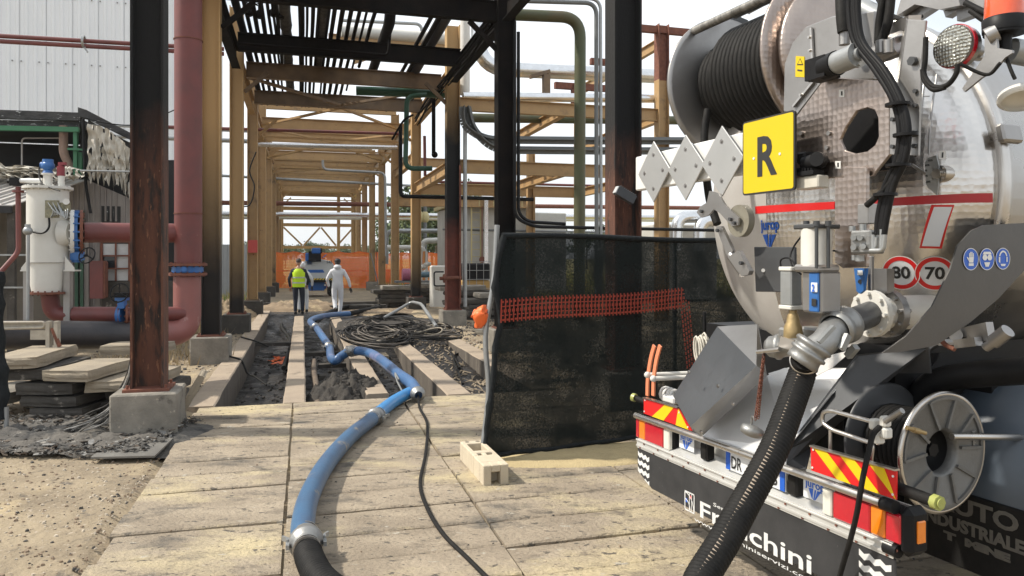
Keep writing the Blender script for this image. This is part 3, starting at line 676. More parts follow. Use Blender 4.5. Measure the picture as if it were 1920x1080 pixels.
# valve set at the half burnt column
t = Thing('pipe_valve', 'rusty hand valve with a bent bar handle on the half burnt column', 'valve', FC)
p = pt(FC, 838, 522, y=20.05); bb = B(); bb.cyl(p+Vector((-.2, 0, 0)), p+Vector((.4, 0, .02)), .05, 10); bb.disc(p+Vector((-.1, 0, 0)), p+Vector((-.05, 0, 0)), .12, 0, 14); part(t, 'body', bb, m_rust)
bb = B(); bb.tube(bend([p+Vector((-.1, -.05, .18)), p+Vector((-.36, -.05, .18)), p+Vector((-.36, -.05, -.2)), p+Vector((-.05, -.05, -.2))], .06), .02, 8); part(t, 'handle', bb, m_plastic); t.done()
# ============================================================ LEFT SIDE
def corr(b, u0, u1, v, z0, z1, pitch, dep, m=None, fr_=None):
    """trapezoid ribbed sheet facing -v"""
    xs = []; x = u0
    while x < u1-1e-4:
        for dx, dy in ((0, 0), (.45*pitch, 0), (.6*pitch, -dep), (.85*pitch, -dep)):
            if x+dx < u1: xs.append((x+dx, dy))
        x += pitch
    xs.append((u1, 0)); vs7 = []
    zt = z1 if callable(z1) else (lambda u: z1)
    for x, dy in xs: vs7 += [(x, v+dy, z0), (x, v+dy, zt(x)), (x, v+dy+.012, zt(x)), (x, v+dy+.012, z0)]
    fs7 = []
    for i in range(len(xs)-1):
        o = i*4
        for a in range(4): fs7.append((o+a, o+4+a, o+4+(a+1) % 4, o+(a+1) % 4))
    b.add(vs7, fs7, False)
# big pale clad hall
t = Thing('clad_hall', 'tall windowless hall clad in pale ribbed metal sheets behind the burnt shed', 'building', FC)
m_clad = mat('pale cladding', (.74, .76, .775), (.66, .68, .70), .6, 1.2, .35, bump=.05, spots=[((.42, .43, .42), 1.2, .68, .1)], stretch=(1, 1, .3))
m_screw = mat('screw', (.2, .2, .2), None, rough=.5)
hv = 36.0; u = -5.5; k = 0
while u > -31:
    bb = B(); corr(bb, u-.99, u-.003, hv, 2, 24, .3333, .045)
    pn = part(t, 'cladding_panel', bb, m_clad)
    bb = B()
    for z in (7.4, 10.2, 13.0, 15.8):
        for a in (.25, .92): bb.box((u-a-.01, hv-.05, z), (.05, .03, .05))
    part(t, 'screws', bb, m_screw, parent=pn)
    u -= 1.0; k += 1
bb = B(); bb.box((-18, hv+10, 12), (25.3, 19.5, 24)); part(t, 'core', bb, m_clad)
bb = B(); bb.box((-5.45, hv-.03, 12), (.14, .12, 24)); part(t, 'corner_flashing', bb, m_clad)
t.done()
# burnt shed
m_char = mat('charred timber', (.03, .03, .032), (.12, .12, .12), .7, 7, .9, bump=.6, spots=[((.42, .43, .43), 13, .6, .06)], stretch=(.4, 1, 1))
m_in = mat('burnt interior', (.035, .036, .038), (.02, .02, .02), .6, 1.5, .95)
m_corr = mat('dirty corrugated sheet', (.27, .25, .235), (.17, .15, .14), .8, 2.5, .55, metal=.3, bump=.1, spots=[((.12, .08, .06), 4, .64, .08)], stretch=(2, 2, .4))
m_roof = mat('pale roof sheet', (.50, .48, .45), (.36, .34, .32), .7, 3, .5, metal=.2, bump=.1)
m_rag = mat('torn plastic sheeting', (.58, .55, .48), (.36, .32, .26), .8, 5, .8, bump=.5, bscale=12)
t = Thing('burnt_shed', 'fire damaged shed with charred roof edge and dark open front behind the white vessel', 'shed', FC)
sv = 17.6
P = lambda x, y, v=sv: pt(FC, x, y, y=v)
def vplate(nm, poly, m, th=.1, v=sv, lab=None, par=None):
    bb = B(); bb.plate([P(x, y, v) for x, y in poly], (0, th, 0)); return part(t, nm, bb, m, lab, par)
vplate('fascia', [(-160, 200), (150, 211), (150, 226), (-160, 218)], m_char, .12)
vplate('fascia', [(-160, 222), (148, 227.5), (148, 240), (-160, 232)], m_char, .08, sv+.1)
vplate('roof_edge', [(146, 201), (162, 206), (262, 258), (262, 270), (160, 221), (146, 218)], m_char, .25, sv-.02)
vplate('rafter', [(165, 224), (255, 276), (255, 284), (165, 236)], m_char, .1, sv+.12)
vplate('rafter', [(165, 240), (255, 294), (255, 300), (165, 248)], m_roof, .08, sv+.15)
vplate('rafter', [(200, 280), (255, 312), (255, 320), (200, 288)], m_char, .08, sv+.18)
vplate('green_beam', [(-160, 232), (147, 238), (147, 247), (-160, 241)], m_green, .12, sv-.15)
vplate('green_post', [(137, 247), (144, 247), (144, 330), (137, 330)], m_green, .12, sv-.1)
vplate('green_post', [(143, 284), (153, 286), (153, 330), (143, 330)], m_green, .1, sv-.02)
vplate('green_strut', [(126, 277), (160, 279), (160, 282), (126, 281)], m_green, .06, sv-.2)
bb = B(); bb.tube(bend([P(119, 236, sv+.1), P(119, 288, sv+.1), P(134, 318, sv+.1)], .1), .085, 12); part(t, 'flue_pipe', bb, mat('scorched flue', (.30, .2, .15), (.15, .10, .08), .8, 5, .6))
bb = B(); bb.tube(bend([P(41, 330, sv+.6), P(41, 259, sv+.6), P(118, 259, sv+.6)], .08), .018, 8); part(t, 'conduit', bb, m_roof)
a_, b_ = P(-160, 330), P(262, 330)
bb = B(); zt_ = P(0, 232).z; x9 = P(160, 232).x; bb.box(((a_.x+x9)/2, sv+3, zt_/2), (x9-a_.x+1.2, .1, zt_)); part(t, 'back_wall', bb, m_in)
vplate('back_wall', [(150, 222), (262, 276), (300, 296), (300, 345), (150, 345)], m_in, .08, sv+.7)
bb = B(); bb.box(((a_.x+x9)/2-.1, sv+1.6, P(0, 226).z+.0), (x9-a_.x, 2.7, .08)); part(t, 'roof_deck', bb, m_in)
bb = B(); bb.box(((a_.x+P(160, 300).x)/2, sv+1.5, P(60, 318).z), (P(160, 300).x-a_.x, 2.9, .1)); part(t, 'upper_floor', bb, m_in)
# corrugated gable wall, cut by the roof slope
x0, x1 = P(128, 300).x, P(300, 300).x
zt = lambda u: P(165, 338).z+(P(262, 380).z-P(165, 338).z)*max(0, (u-P(165, 338).x)/(P(262, 380).x-P(165, 338).x))
bb = B(); corr(bb, x0, P(190, 400).x, sv+.05, -.1, zt, .10, .025); part(t, 'corrugated_wall', bb, m_corr)
bb = B(); corr(bb, P(190, 400).x, P(225, 400).x, sv+.05, P(200, 415).z, zt, .10, .025); part(t, 'corrugated_wall', bb, m_corr)
bb = B(); corr(bb, P(225, 400).x, x1, sv+.05, P(225, 455).z, zt, .10, .025); part(t, 'corrugated_wall', bb, m_corr)
bb = B(); corr(bb, P(190, 400).x, P(225, 400).x, sv+.05, P(190, 455).z, P(190, 417).z, .10, .025); part(t, 'corrugated_wall', bb, m_corr)
vplate('plinth_wall', [(190, 527), (330, 527), (330, 605), (190, 605)], m_conc_dark, .15, sv+.03)
vplate('inner_wall', [(185, 300), (330, 300), (330, 560), (185, 560)], m_in, .1, sv+.6)
wf = vplate('window', [(190, 386), (226, 387), (226, 416), (190, 416)], m_in, .05, sv+.04, 'burnt out dark window opening')
for xx in (200, 212):
    vplate('mullion', [(xx, 392), (xx+2, 392), (xx+2, 412), (xx, 412)], m_char, .03, sv+.0, par=wf)
wf = vplate('window', [(188, 453), (192, 453), (192, 529), (188, 529)], m_rust, .08, sv-.0, 'steel window with three rows of milky panes')
for c in range(3):
    for r_ in range(3):
        X0, Y0 = 193+c*25, 457+r_*24
        if (c, r_) in ((0, 1), (2, 1)): mm = m_glass
        else: mm = m_pane
        vplate('pane', [(X0, Y0), (X0+22, Y0), (X0+22, Y0+21), (X0, Y0+21)], mm, .03, sv+.06+rnd(0, .03), par=wf)
for xx in (215.3, 240.3): vplate('mullion', [(xx, 455), (xx+2.6, 455), (xx+2.6, 527), (xx, 527)], m_rust, .05, sv, par=wf)
for yy in (478.3, 502.3): vplate('mullion', [(193, yy), (262, yy), (262, yy+2.6), (193, yy+2.6)], m_rust, .05, sv-.004, par=wf)
cb = vplate('cabinet', [(168, 489), (193, 489), (193, 560), (168, 560)], m_red, .3, sv-.4, 'red oxide cabinet on the shed wall')
vplate('cabinet_side', [(193.5, 489), (197, 492), (197, 557), (193.5, 560)], m_rust, .25, sv-.38, par=cb)
for xx in (140, 150): vplate('green_post', [(xx, 395), (xx+6, 395), (xx+6, 600), (xx, 600)], m_dgreen, .1, sv-.15)
vplate('grey_post', [(156, 420), (166, 420), (166, 600), (156, 600)], m_corr, .08, sv-.1)
# lean-to roof of seamed sheets, sloping towards us
zr0, zr1 = P(80, 337).z, pt(FC, 30, 387, y=15.6).z
ua, ub = P(-160, 337).x, P(165, 337).x; n = 9
for i in range(n):
    u0 = ua+(ub-ua)*i/n; u1 = ua+(ub-ua)*(i+1)/n
    k = .93
    bb = B(); pts_ = [(u0, sv-.05, zr0), (u1-.01, sv-.05, zr0), (u1-.01-.7, 15.5, zr1), (u0-.7, 15.5, zr1)]
    bb.plate(pts_, (0, 0, .02)); bb.bar((u0+.02, sv-.05, zr0+.035), (u0+.02-.7, 15.5, zr1+.035), .04, .05)
    bb.bar(((u0+u1)/2, sv-.05, zr0+.03), ((u0+u1)/2-.7, 15.5, zr1+.03), .03, .03)
    part(t, 'roof_sheet', bb, m_roof)
bb = B(); bb.bar((ua-.7, 15.5, zr1-.07), (ub-.72, 15.5, zr1-.07), .1, .12); part(t, 'eaves_beam', bb, m_in)
for x in (ub-.75, ub-2.2, ub-3.6):
    bb = B(); bb.bar((x, 15.6, 0), (x, 15.6, zr1-.1), .12, .12, up=(0, 1, 0)); part(t, 'post', bb, m_conc_dark)
bb = B(); bb.box(((ua+ub)/2, sv+.2, 1.65), (ub-ua, .1, 3.3)); part(t, 'inner_wall', bb, mat('sooty plaster', (.14, .125, .105), (.07, .065, .055), .9, 1.2, .95, spots=[((.03, .03, .03), 1.5, .55, .15)]))
for yy in (478, 539):
    bb = B(); bb.bar(pt(FC, -60, yy, y=15.5), pt(FC, 60, yy, y=15.5), .03, .03); part(t, 'rail', bb, m_galv)
t.done()
# torn sheeting hanging on the shed (cloth with folds)
def rag(name, label, poly_top, poly_bot, v, seed, amp=.12, m=m_rag, nx=46, ny=34, hole=.0):
    bb = B(); vs8 = []; rr = random.Random(seed)
    def lerp(pl, t_):
        t_ *= len(pl)-1; i = min(int(t_), len(pl)-2); f = t_-i; return Vector(pl[i])*(1-f)+Vector(pl[i+1])*f
    T_ = [pt(FC, x, y, y=v) for x, y in poly_top]; B_ = [pt(FC, x, y, y=v) for x, y in poly_bot]
    for j in range(ny+1):
        for i in range(nx+1):
            a = lerp(T_, i/nx); c = lerp(B_, i/nx); s_ = j/ny
            rag_l = 1-.35*(noise.noise(Vector((i*.45, seed, 0)))+.3)*s_
            p_ = a.lerp(c, s_*max(.3, rag_l))
            f = noise.noise(Vector((i*.33+.8*math.sin(j*.2), j*.07, seed)))*amp+noise.noise(Vector((i*.12, j*.2, seed+4)))*amp*1.3
            p_.y += f*(.4+.6*s_)-.15*s_; vs8.append(p_)
    fs8 = []
    for j in range(ny):
        for i in range(nx):
            if noise.noise(Vector((i*.34, j*.16, seed*3.3))) > hole: continue
            fs8.append((j*(nx+1)+i, j*(nx+1)+i+1, (j+1)*(nx+1)+i+1, (j+1)*(nx+1)+i))
    bb.add(vs8, fs8, True); return single(name, bb, m, label, 'plastic sheeting')
rag('torn_sheeting', 'long torn cream sheeting hanging in strands below the sloping burnt roof edge', [(164, 232), (200, 240), (235, 268)], [(168, 345), (205, 352), (240, 362)], 17.35, 2, .16, hole=.42)
rag('torn_sheeting', 'narrow strips of torn sheeting at the shed side next to the rusty column', [(232, 270), (262, 292)], [(232, 365), (262, 400)], 17.4, 5, .12, nx=24, hole=.35)
rag('torn_sheeting', 'crumpled cream sheeting bundled along the front ledge of the shed', [(-90, 292), (0, 304), (10, 313), (35, 309), (75, 314), (100, 312)], [(-90, 340), (0, 338), (30, 338), (60, 334), (80, 330), (120, 338)], 17.1, 8, .3, hole=.5)
rag('torn_sheeting', 'small shreds of sheeting under the green shed post', [(104, 314), (130, 312), (160, 320)], [(104, 345), (130, 340), (160, 340)], 17.2, 13, .2, nx=30, ny=18, hole=.25)
pipe('conduit', 'thin silver conduit running right from the shed ledge', [P(150, 320, 16.9), P(300, 323, 16.9)], .02, m_galv)
pipe('cable', 'thin black cable slung from the shed corner to the rack', curve([P(160, 221, 17.2), P(200, 231, 17.2), P(260, 233, 17.2), P(330, 205, 17.2)], 5), .012, m_plastic, .01)
pipe('cable', 'black cable bundle running down the shed corner post', curve([P(156, 222, 17.3), P(158, 290, 17.3), P(161, 345, 17.3), P(170, 400, 17.3)], 4), .03, m_plastic, .01)
# pair of red pipes high across the hall
for k, (y0, y1) in enumerate(((67, 84), (77.5, 93))):
    pipe('pipe', ['upper', 'lower'][k]+' of two thin brown red pipes crossing high in front of the pale hall', [pt(FC, -160, y0-9, y=16.2), pt(FC, 420, y1+8, y=16.2)], .042, m_red)
bb = B(); p = pt(FC, 157, 78, y=16.1); bb.disc(p-Vector((0.02, 0, 0)), p+Vector((.02, 0, 0)), .12, .10, 14); bb.bar(p+Vector((0, 0, -.1)), p+Vector((.07, 0, -.2)), .03, .03); single('pipe_clamp', bb, m_galv, 'small clamp holding the two high red pipes', 'clamp')
# ------------------------------------------------ process piping with vessel
PW = lambda px, py, d: Vector(((px-960)/FPX*d, d, EYE+(483-py)/FPX*d))
def flange(b, c, d, r, t_=.035, bolts=12):
    c = Vector(c); d = Vector(d).normalized(); b.disc(c-d*t_/2, c+d*t_/2, r, 0, 28)
    u = d.orthogonal().normalized(); v = d.cross(u)
    for k in range(bolts):
        a = 6.2832*k/bolts; o = c+(u*math.cos(a)+v*math.sin(a))*(r*.86); b.cyl(o-d*(t_*.5+.018), o+d*(t_*.5+.018), .011, 6)
t = Thing('red_process_pipe', 'thick red oxide pipe dropping beside the rack and bending left near the ground', 'pipe', FW)
D1 = 11.5; DV = 10.78
top, low, lft = PW(353, -160, D1), PW(353, 612, D1), PW(-200, 628, 9.4)
path = bend([top, PW(353, 490, D1)], .1); bb = B(); bb.tube([top, PW(353, 494, D1)], .2, 28); part(t, 'riser', bb, m_red)
P2 = bend([PW(351, 514, D1), PW(351, 622, D1-.05), PW(280, 628, 11.0)], .55, 12)
bb = B(); bb.tube(P2, .2, 28); part(t, 'elbow', bb, mat('red paint fading', (.26, .09, .078), (.17, .075, .068), .8, 2, .45, bump=.06, spots=[((.42, .28, .25), 3, .58, .12)]))
bb = B(); bb.tube([PW(280, 628, 11.0), PW(160, 628, 10.4), lft], .195, 28); part(t, 'ground_pipe', bb, m_pipe_black, 'blackened horizontal pipe')
bb = B(); bb.tube([PW(335, 437, D1), PW(157, 436, DV)], .147, 24); part(t, 'branch', bb, m_red)
bb = B(); flange(bb, PW(352, 496, D1), (0, 0, 1), .28, .04, 16); flange(bb, PW(352, 514, D1), (0, 0, 1), .28, .04, 16); part(t, 'flange', bb, m_rust)
bb = B(); bb.disc(PW(352, 511, D1), PW(352, 499, D1), .23, .05, 24); bb.cyl(PW(345, 505, D1-.2), PW(345, 505, D1-.33), .04, 10); part(t, 'butterfly_valve', bb, m_blue)
for y in (75, 400):
    bb = B(); bb.disc(PW(353, y, D1), PW(353, y+1.5, D1), .212, .1, 28); part(t, 'strap', bb, m_rust)
t.done()
t = Thing('butterfly_valve', 'big blue butterfly valve with hand wheel between white vessel and red pipe', 'valve', FW)
xd = (.87, .49, 0)
bb = B(); flange(bb, PW(136, 436, DV-.05), xd, .325, .05, 16); part(t, 'flange', bb, m_white, 'pale flange on the vessel side')
bb = B(); flange(bb, PW(153, 436, DV), xd, .325, .04, 16); part(t, 'flange', bb, m_rust, 'rusty bolted flange')
bb = B(); bb.disc(PW(139, 436, DV-.04), PW(150, 436, DV-.01), .305, 0, 28)
for k in range(16):
    a = k*.3927; c = PW(144.5, 436, DV-.03)+Vector((-.49*.31*math.cos(a), .87*.31*math.cos(a), .31*math.sin(a))); bb.bar(c-Vector(xd)*.045, c+Vector(xd)*.045, .02, .02)
part(t, 'valve_body', bb, m_blue)
bb = B(); bb.cyl(PW(144, 474, DV-.08), PW(144, 492, DV-.08), .07, 12); bb.box(PW(145, 480, DV-.1), (.13, .14, .12)); part(t, 'gearbox', bb, m_blue)
bb = B(); c = PW(163, 479, DV-.3)
bb.tube([c+Vector((.11*math.cos(a*.3927), .05*math.sin(a*.39), .11*math.sin(a*.3927))) for a in range(17)], .010, 6); 
for a in (90, 210, 330): bb.bar(c, c+Vector((.11*math.cos(R(a)), 0, .11*math.sin(R(a)))), .014, .014, up=(0, 1, 0))
bb.cyl(c, c+Vector((-.1, .12, 0)), .018, 8); part(t, 'hand_wheel', bb, m_plastic); t.done()
# vessel
t = Thing('filter_vessel', 'upright white steel vessel with lugs and gauges in front of the burnt shed', 'vessel', FW)
D2 = 10.6; c = lambda y: PW(90, y, D2)
bb = B(); bb.lathe([(.262, 0), (.262, (c(352)-c(492)).length)], c(492), c(352), 36, (True, True)); part(t, 'shell', bb, m_cream)
bb = B(); bb.lathe([(.20, 0), (.215, .1), (.235, .42)], c(548), c(492), 32, (True, True)); part(t, 'lower_shell', bb, m_cream)
bb = B(); flange(bb, c(353), (0, 0, 1), .315, .035, 20); part(t, 'lid', bb, m_cream)
bb = B(); flange(bb, c(549), (0, 0, 1), .26, .03, 16); part(t, 'bottom_flange', bb, m_rust)
bb = B(); bb.cyl(PW(105, 437, D2), PW(135, 437, D2), .15, 24); bb.lathe([(.21, 0), (.15, .1)], PW(120, 437, D2), PW(135, 437, D2), 24); part(t, 'nozzle', bb, m_cream)
bb = B(); bb.cyl(c(351), c(326), .06, 14); bb.disc(c(328), c(325), .085, 0, 16); part(t, 'neck', bb, m_cream)
bb = B(); bb.cyl(c(325), c(318), .075, 14, r2=.05); bb.sphere(c(311), .085, 14, 10, (1, 1, .9)); bb.cyl(c(305), c(299), .07, 14); bb.cyl(PW(78, 310, D2), PW(95, 310, D2), .05, 12); part(t, 'blue_transmitter', bb, m_blue)
bb = B(); bb.cyl(PW(115, 351, D2), PW(115, 330, D2), .045, 12); part(t, 'neck', bb, m_cream)
bb = B(); bb.cyl(PW(114, 330, D2), PW(114, 312, D2), .052, 12); bb.cyl(PW(114, 312, D2), PW(114, 305, D2), .03, 10); bb.box(PW(117, 307, D2), (.1, .05, .04)); part(t, 'relief_valve', bb, mat('dark red casting', (.25, .03, .04), (.15, .02, .03), .6, 8, .45))
for sx, x in ((-1, 58), (1, 123)):
    bb = B(); p = PW(x, 506, D2-.05); bb.prism([(0, 0), (sx*.13, 0), (sx*.13, .03), (0, .19)], .015, Matrix.Translation(p) @ Matrix.Rotation(R(90), 4, 'X')); bb.box(p+Vector((sx*.06, .06, -.01)), (.16, .16, .02)); part(t, 'support_lug', bb, m_cream)
    bb = B(); bb.bar(PW(x+sx*5, 508, D2+.02), PW(x+sx*5, 640, D2+.02), .09, .09, up=(0, 1, 0)); part(t, 'leg', bb, m_ssd)
bb = B(); bb.box(PW(98, 392, D2-.30), (.17, .05, .24)); bb.box(PW(118, 388, D2-.28), (.2, .03, .12)); part(t, 'instrument_box', bb, mat('instrument grime', (.30, .28, .18), (.07, .07, .06), .8, 20, .7, bump=.6))
bb = B(); bb.disc(PW(124, 378, D2-.33), PW(124, 378, D2-.29), .042, 0, 20); part(t, 'gauge', bb, m_white)
bb = B()
for k in range(9): bb.tube(curve([PW(90+k*3, 380+k % 3*5, D2-.33), PW(100+k*3, 395+k*2, D2-.36), PW(95+k*4, 408-k*2, D2-.33), PW(110+k*2, 385+k*3, D2-.31)], 5), .007, 5)
part(t, 'instrument_tubing', bb, m_galv)
bb = B(); bb.tube(curve([PW(91, 400, D2-.3), PW(92, 425, D2-.32), PW(80, 437, D2-.34), PW(57, 434, D2-.3)], 6), .014, 6); bb.tube(curve([PW(80, 300, D2), PW(73, 320, D2-.05), PW(80, 345, D2-.2), PW(112, 358, D2-.34)], 5), .010, 6); part(t, 'cable', bb, m_plastic)
bb = B(); bb.tube([PW(30, 339, D2), PW(80, 339, D2)], .035, 12); part(t, 'side_pipe', bb, m_white)
t.done()
t = Thing('red_pipe', 'thin red pipe with black actuator on top left of the white vessel', 'pipe', FW)
bb = B(); bb.tube(bend([PW(34, 350, D2), PW(35, 472, D2), PW(-30, 545, D2-.3)], .08), .034, 12); bb.disc(PW(34, 357, D2), PW(34, 361, D2), .075, 0, 12); part(t, 'pipe_run', bb, m_red)
bb = B(); bb.box(PW(30, 341, D2), (.13, .1, .11)); bb.cyl(PW(15, 340, D2), PW(30, 340, D2), .03, 8); part(t, 'actuator', bb, m_plastic); t.done()
pipe('conduit', 'light grey conduit with round box left of the white vessel', [PW(52, 640, D2-.5), PW(53, 435, D2-.5)], .022, m_galv, fr=FW)
bb = B(); p = PW(52, 433, D2-.5); bb.sphere(p, .06, 12, 8); bb.cyl(p+Vector((0, 0, .04)), p+Vector((0, 0, .09)), .035, 10); single('junction_box', bb, m_galv, 'round grey junction box on top of the thin conduit', 'junction box', FW)
t = Thing('lower_red_pipe', 'smaller red pipe curving from under the vessel to the right', 'pipe', FW)
bb = B(); bb.tube(bend([PW(93, 550, D2), PW(98, 590, D2+.05), PW(222, 590, D2+.2)], .35, 8), .115, 20); part(t, 'pipe_run', bb, m_red)
bb = B(); bb.tube([PW(236, 589, D2+.25), PW(345, 588, D2+.75)], .105, 20); part(t, 'pipe_run', bb, m_red)
bb = B(); flange(bb, PW(222, 590, D2+.2), xd, .165, .03, 10); flange(bb, PW(237, 590, D2+.2), xd, .165, .03, 10); part(t, 'flange', bb, m_rust)
bb = B(); bb.disc(PW(225, 590, D2+.2), PW(234, 590, D2+.2), .15, 0, 20); bb.bar(PW(229, 578, D2+.1), PW(229, 556, D2+.1), .09, .09, up=(0, 1, 0)); bb.box(PW(229, 560, D2+.1), (.16, .1, .05)); part(t, 'valve_body', bb, m_blue)
bb = B(); bb.box(PW(229, 553, D2+.08), (.18, .12, .07)); c0 = PW(224, 549, D2-.1)
bb.tube([c0+Vector((.13*math.cos(a*.3927), .04*math.sin(a*.39), .13*math.sin(a*.3927))) for a in range(17)], .010, 6)
for a in (90, 210, 330): bb.bar(c0, c0+Vector((.13*math.cos(R(a)), 0, .13*math.sin(R(a)))), .014, .014, up=(0, 1, 0))
part(t, 'hand_wheel', bb, m_plastic); t.done()
# pale timber and steel trestle at the left edge
t = Thing('trestle', 'pale weathered trestle rail in front of the blackened pipe', 'trestle', FW)
m_tim = mat('weathered pale paint', (.42, .38, .31), (.26, .23, .19), .8, 10, .7, bump=.2)
bb = B(); bb.tube(bend([PW(-120, 620, 9.6), PW(83, 614, 9.6), PW(83, 604, 9.6), PW(-120, 606, 9.6)], .04), .018, 8); part(t, 'loop_rail', bb, m_tim)
bb = B(); bb.bar(PW(-120, 611, 9.65), PW(90, 611, 9.65), .03, .09); part(t, 'rail', bb, m_tim)
for x in (92, 107): bb = B(); bb.bar(PW(x, 602, 9.6), PW(x, 655, 9.6), .05, .07, up=(0, 1, 0)); part(t, 'post', bb, m_tim)
bb = B(); bb.bar(PW(98, 615, 9.58), PW(112, 650, 9.58), .03, .04); part(t, 'strut', bb, m_rust)
bb = B(); bb.box(PW(72, 628, 9.62), (.2, .02, .12)); part(t, 'tag_plate', bb, m_tim)
t.done()
# ------------------------------------------------ pile of concrete slabs
def slabbox(name, c, d, rz, lab, m=None, rx=0, ry=0, grp=None, fr=FW):
    bb = B(); n = 6; M = Matrix.Rotation(R(rz), 4, 'Z') @ Matrix.Rotation(R(rx), 4, 'X') @ Matrix.Rotation(R(ry), 4, 'Y')
    bm = bmesh.new(); bmesh.ops.create_cube(bm, size=1)
    for v_ in bm.verts: v_.co = Vector((v_.co.x*d[0], v_.co.y*d[1], v_.co.z*d[2]))
    bmesh.ops.subdivide_edges(bm, edges=bm.edges[:], cuts=4, use_grid_fill=True)
    sd = random.random()*50
    for v_ in bm.verts:
        nn = noise.noise_vector(v_.co*4+Vector((sd, 0, 0)))*.013; v_.co += nn
        e = sum(1 for k in range(3) if abs(abs(v_.co[k])-d[k]/2) < .03)
        if e >= 2: v_.co *= 1-.012*e*(1+noise.noise(v_.co*14+Vector((sd, 0, 0))))
    bm.verts.index_update()
    bb.add([M @ v_.co+Vector(c) for v_ in bm.verts], [[v_.index for v_ in f.verts] for f in bm.faces]); bm.free()
    return single(name, bb, m or m_plank, lab, 'slab', fr, grp)
def PG(px, d, h): return Vector(((px-960)/FPX*d, d, h))
slabbox('concrete_slab', (-5.93, 9.27, .675), (.56, 1.36, .135), 12, 'topmost pale slab of the left pile, nearest the photo edge', ry=-1)
slabbox('concrete_slab', (-5.18, 9.20, .525), (.54, 1.12, .13), 0, 'pale broken cornered slab below the topmost one, jutting towards the column')
slabbox('concrete_slab', (-5.85, 9.30, .525), (.70, 1.2, .13), 6, 'dark slab directly under the topmost slab', m_conc_dark)
slabbox('concrete_slab', (-5.47, 9.25, .365), (.66, 1.1, .13), 1, 'grey slab of the left pile, third layer, left one', m_conc_dark)
slabbox('concrete_slab', (-4.76, 9.45, .375), (.64, 1.3, .13), 3, 'grey slab of the left pile, third layer, next to the rusty column')
slabbox('concrete_slab', (-5.42, 9.28, .215), (.70, 1.1, .12), -2, 'dark slab of the left pile, fourth layer', m_conc_dark)
slabbox('concrete_slab', (-4.72, 9.75, .215), (.66, 1.1, .13), 3, 'dark slab deep in the pile behind the charred rags', m_conc_dark)
slabbox('concrete_slab', (-5.36, 9.28, .07), (.62, 1.1, .12), 2, 'sooty slab of the left pile, fifth layer', m_conc_dark)
slabbox('concrete_slab', (-6.3, 9.4, .21), (.6, 1.0, .13), -4, 'low grey slab at the photo edge beside the pile', m_conc)
slabbox('concrete_slab', (-4.8, 9.7, .06), (.9, 1.0, .13), 5, 'lowest dark slab beside the column block', m_conc_dark)
slabbox('concrete_slab', (-5.15, 10.3, .66), (.8, .6, .12), 5, 'flat slab at the back of the pile under the black pipe')
slabbox('concrete_slab', PG(352, 8.75, .22), (.08, .5, .75), 18, 'thin slab leaning on the right side of the front column block', ry=28)
# charred debris: flakes lying in front of the pile
m_fl1 = mat('charred flake', (.05, .047, .043), (.10, .092, .08), .8, 9, .8, bump=.5); m_fl2 = mat('pale ash flake', (.30, .29, .27), (.18, .17, .16), .7, 9, .9, bump=.5)
rr = random.Random(21); bb = B()
for k in range(5200):
    x = -6.4+2.95*rr.random()**.8; y = 7.15+1.5*rr.random()
    if x > -3.55: continue
    s_ = .006+.045*rr.random()**5; a = rr.gauss(.15, .9); h = .01+.05*rr.random()**2+(.05 if y > 7.9 else 0)*rr.random()
    c_, s2 = math.cos(a), math.sin(a); el = rr.uniform(.8, 1.9); tx, ty = rr.gauss(0, .25), rr.gauss(0, .25)
    q4 = [(-el*s_*.7, -s_*.5), (el*s_*.5, -s_*.6), (el*s_*.8, s_*.2), (0, s_*.7), (-el*s_*.6, s_*.4)]
    bb.m = rr.choice([0, 0, 0, 0, 0, 1, 2, 2])
    bb.plate([(x+p_*c_-r_*s2, y+p_*s2+r_*c_, max(-.01, h+p_*tx+r_*ty)) for p_, r_ in q4], (0, 0, .004+.006*rr.random()))
single('charred_debris', bb, [m_fl1, m_fl2, mat('brown crumb', (.13, .10, .075), (.07, .055, .045), .8, 9, .95)], 'heap of charred black flakes and ash in front of the slab pile', None, FW, kind='stuff')
heap(-4.9, 8.0, 1.75, .8, .075, mat('ash ground', (.075, .07, .064), (.15, .135, .115), .9, 3, .95, bump=1.0, bscale=16, spots=[((.28, .26, .23), 7, .60, .05), ((.03, .03, .03), 3, .56, .1)]), 'ash_mound', 'low mound of grey black ash under the charred flakes', None, 4, .9, 60, FW, kind='stuff')
bb = B(); bb.plate([PG(170, 7.0, .012), PG(290, 7.05, .012), PG(325, 7.75, .012), PG(215, 7.7, .012)], (0, 0, .018)); single('steel_sheet', bb, mat('sooty sheet', (.20, .19, .17), (.10, .095, .09), .8, 4, .6, metal=.3, bump=.3), 'flat sooty steel sheet lying in front of the front left block', 'sheet', FW)
# hanging charred cloth strands
rr = random.Random(4); bb = B()
for k in range(22):
    d = 8.25+rr.gauss(0, .08); o = rr.gauss(0, 5)
    P_ = [PW(248+o*.4, 672, d), PW(244+o*.7, 700, d), PW(232+o, 730, d), PW(214+o*1.6, 760+rr.gauss(0, 3), d-.1), PW(180+o*2.5, 788+rr.gauss(0, 4), d-.25), PW(130+o*4, 806+rr.gauss(0, 6), d-.35)]
    C_ = curve(P_, 5); bb.m = 1 if rr.random() < .35 else 0
    bb.tube(C_, [.006+.014*abs(noise.noise(Vector((i*.6, k, 0)))) for i in range(len(C_))], 5)
single('charred_cloth', bb, [m_fl1, m_fl2], 'ragged charred cloth trailing from the slab pile down to the ground', 'cloth', FW)
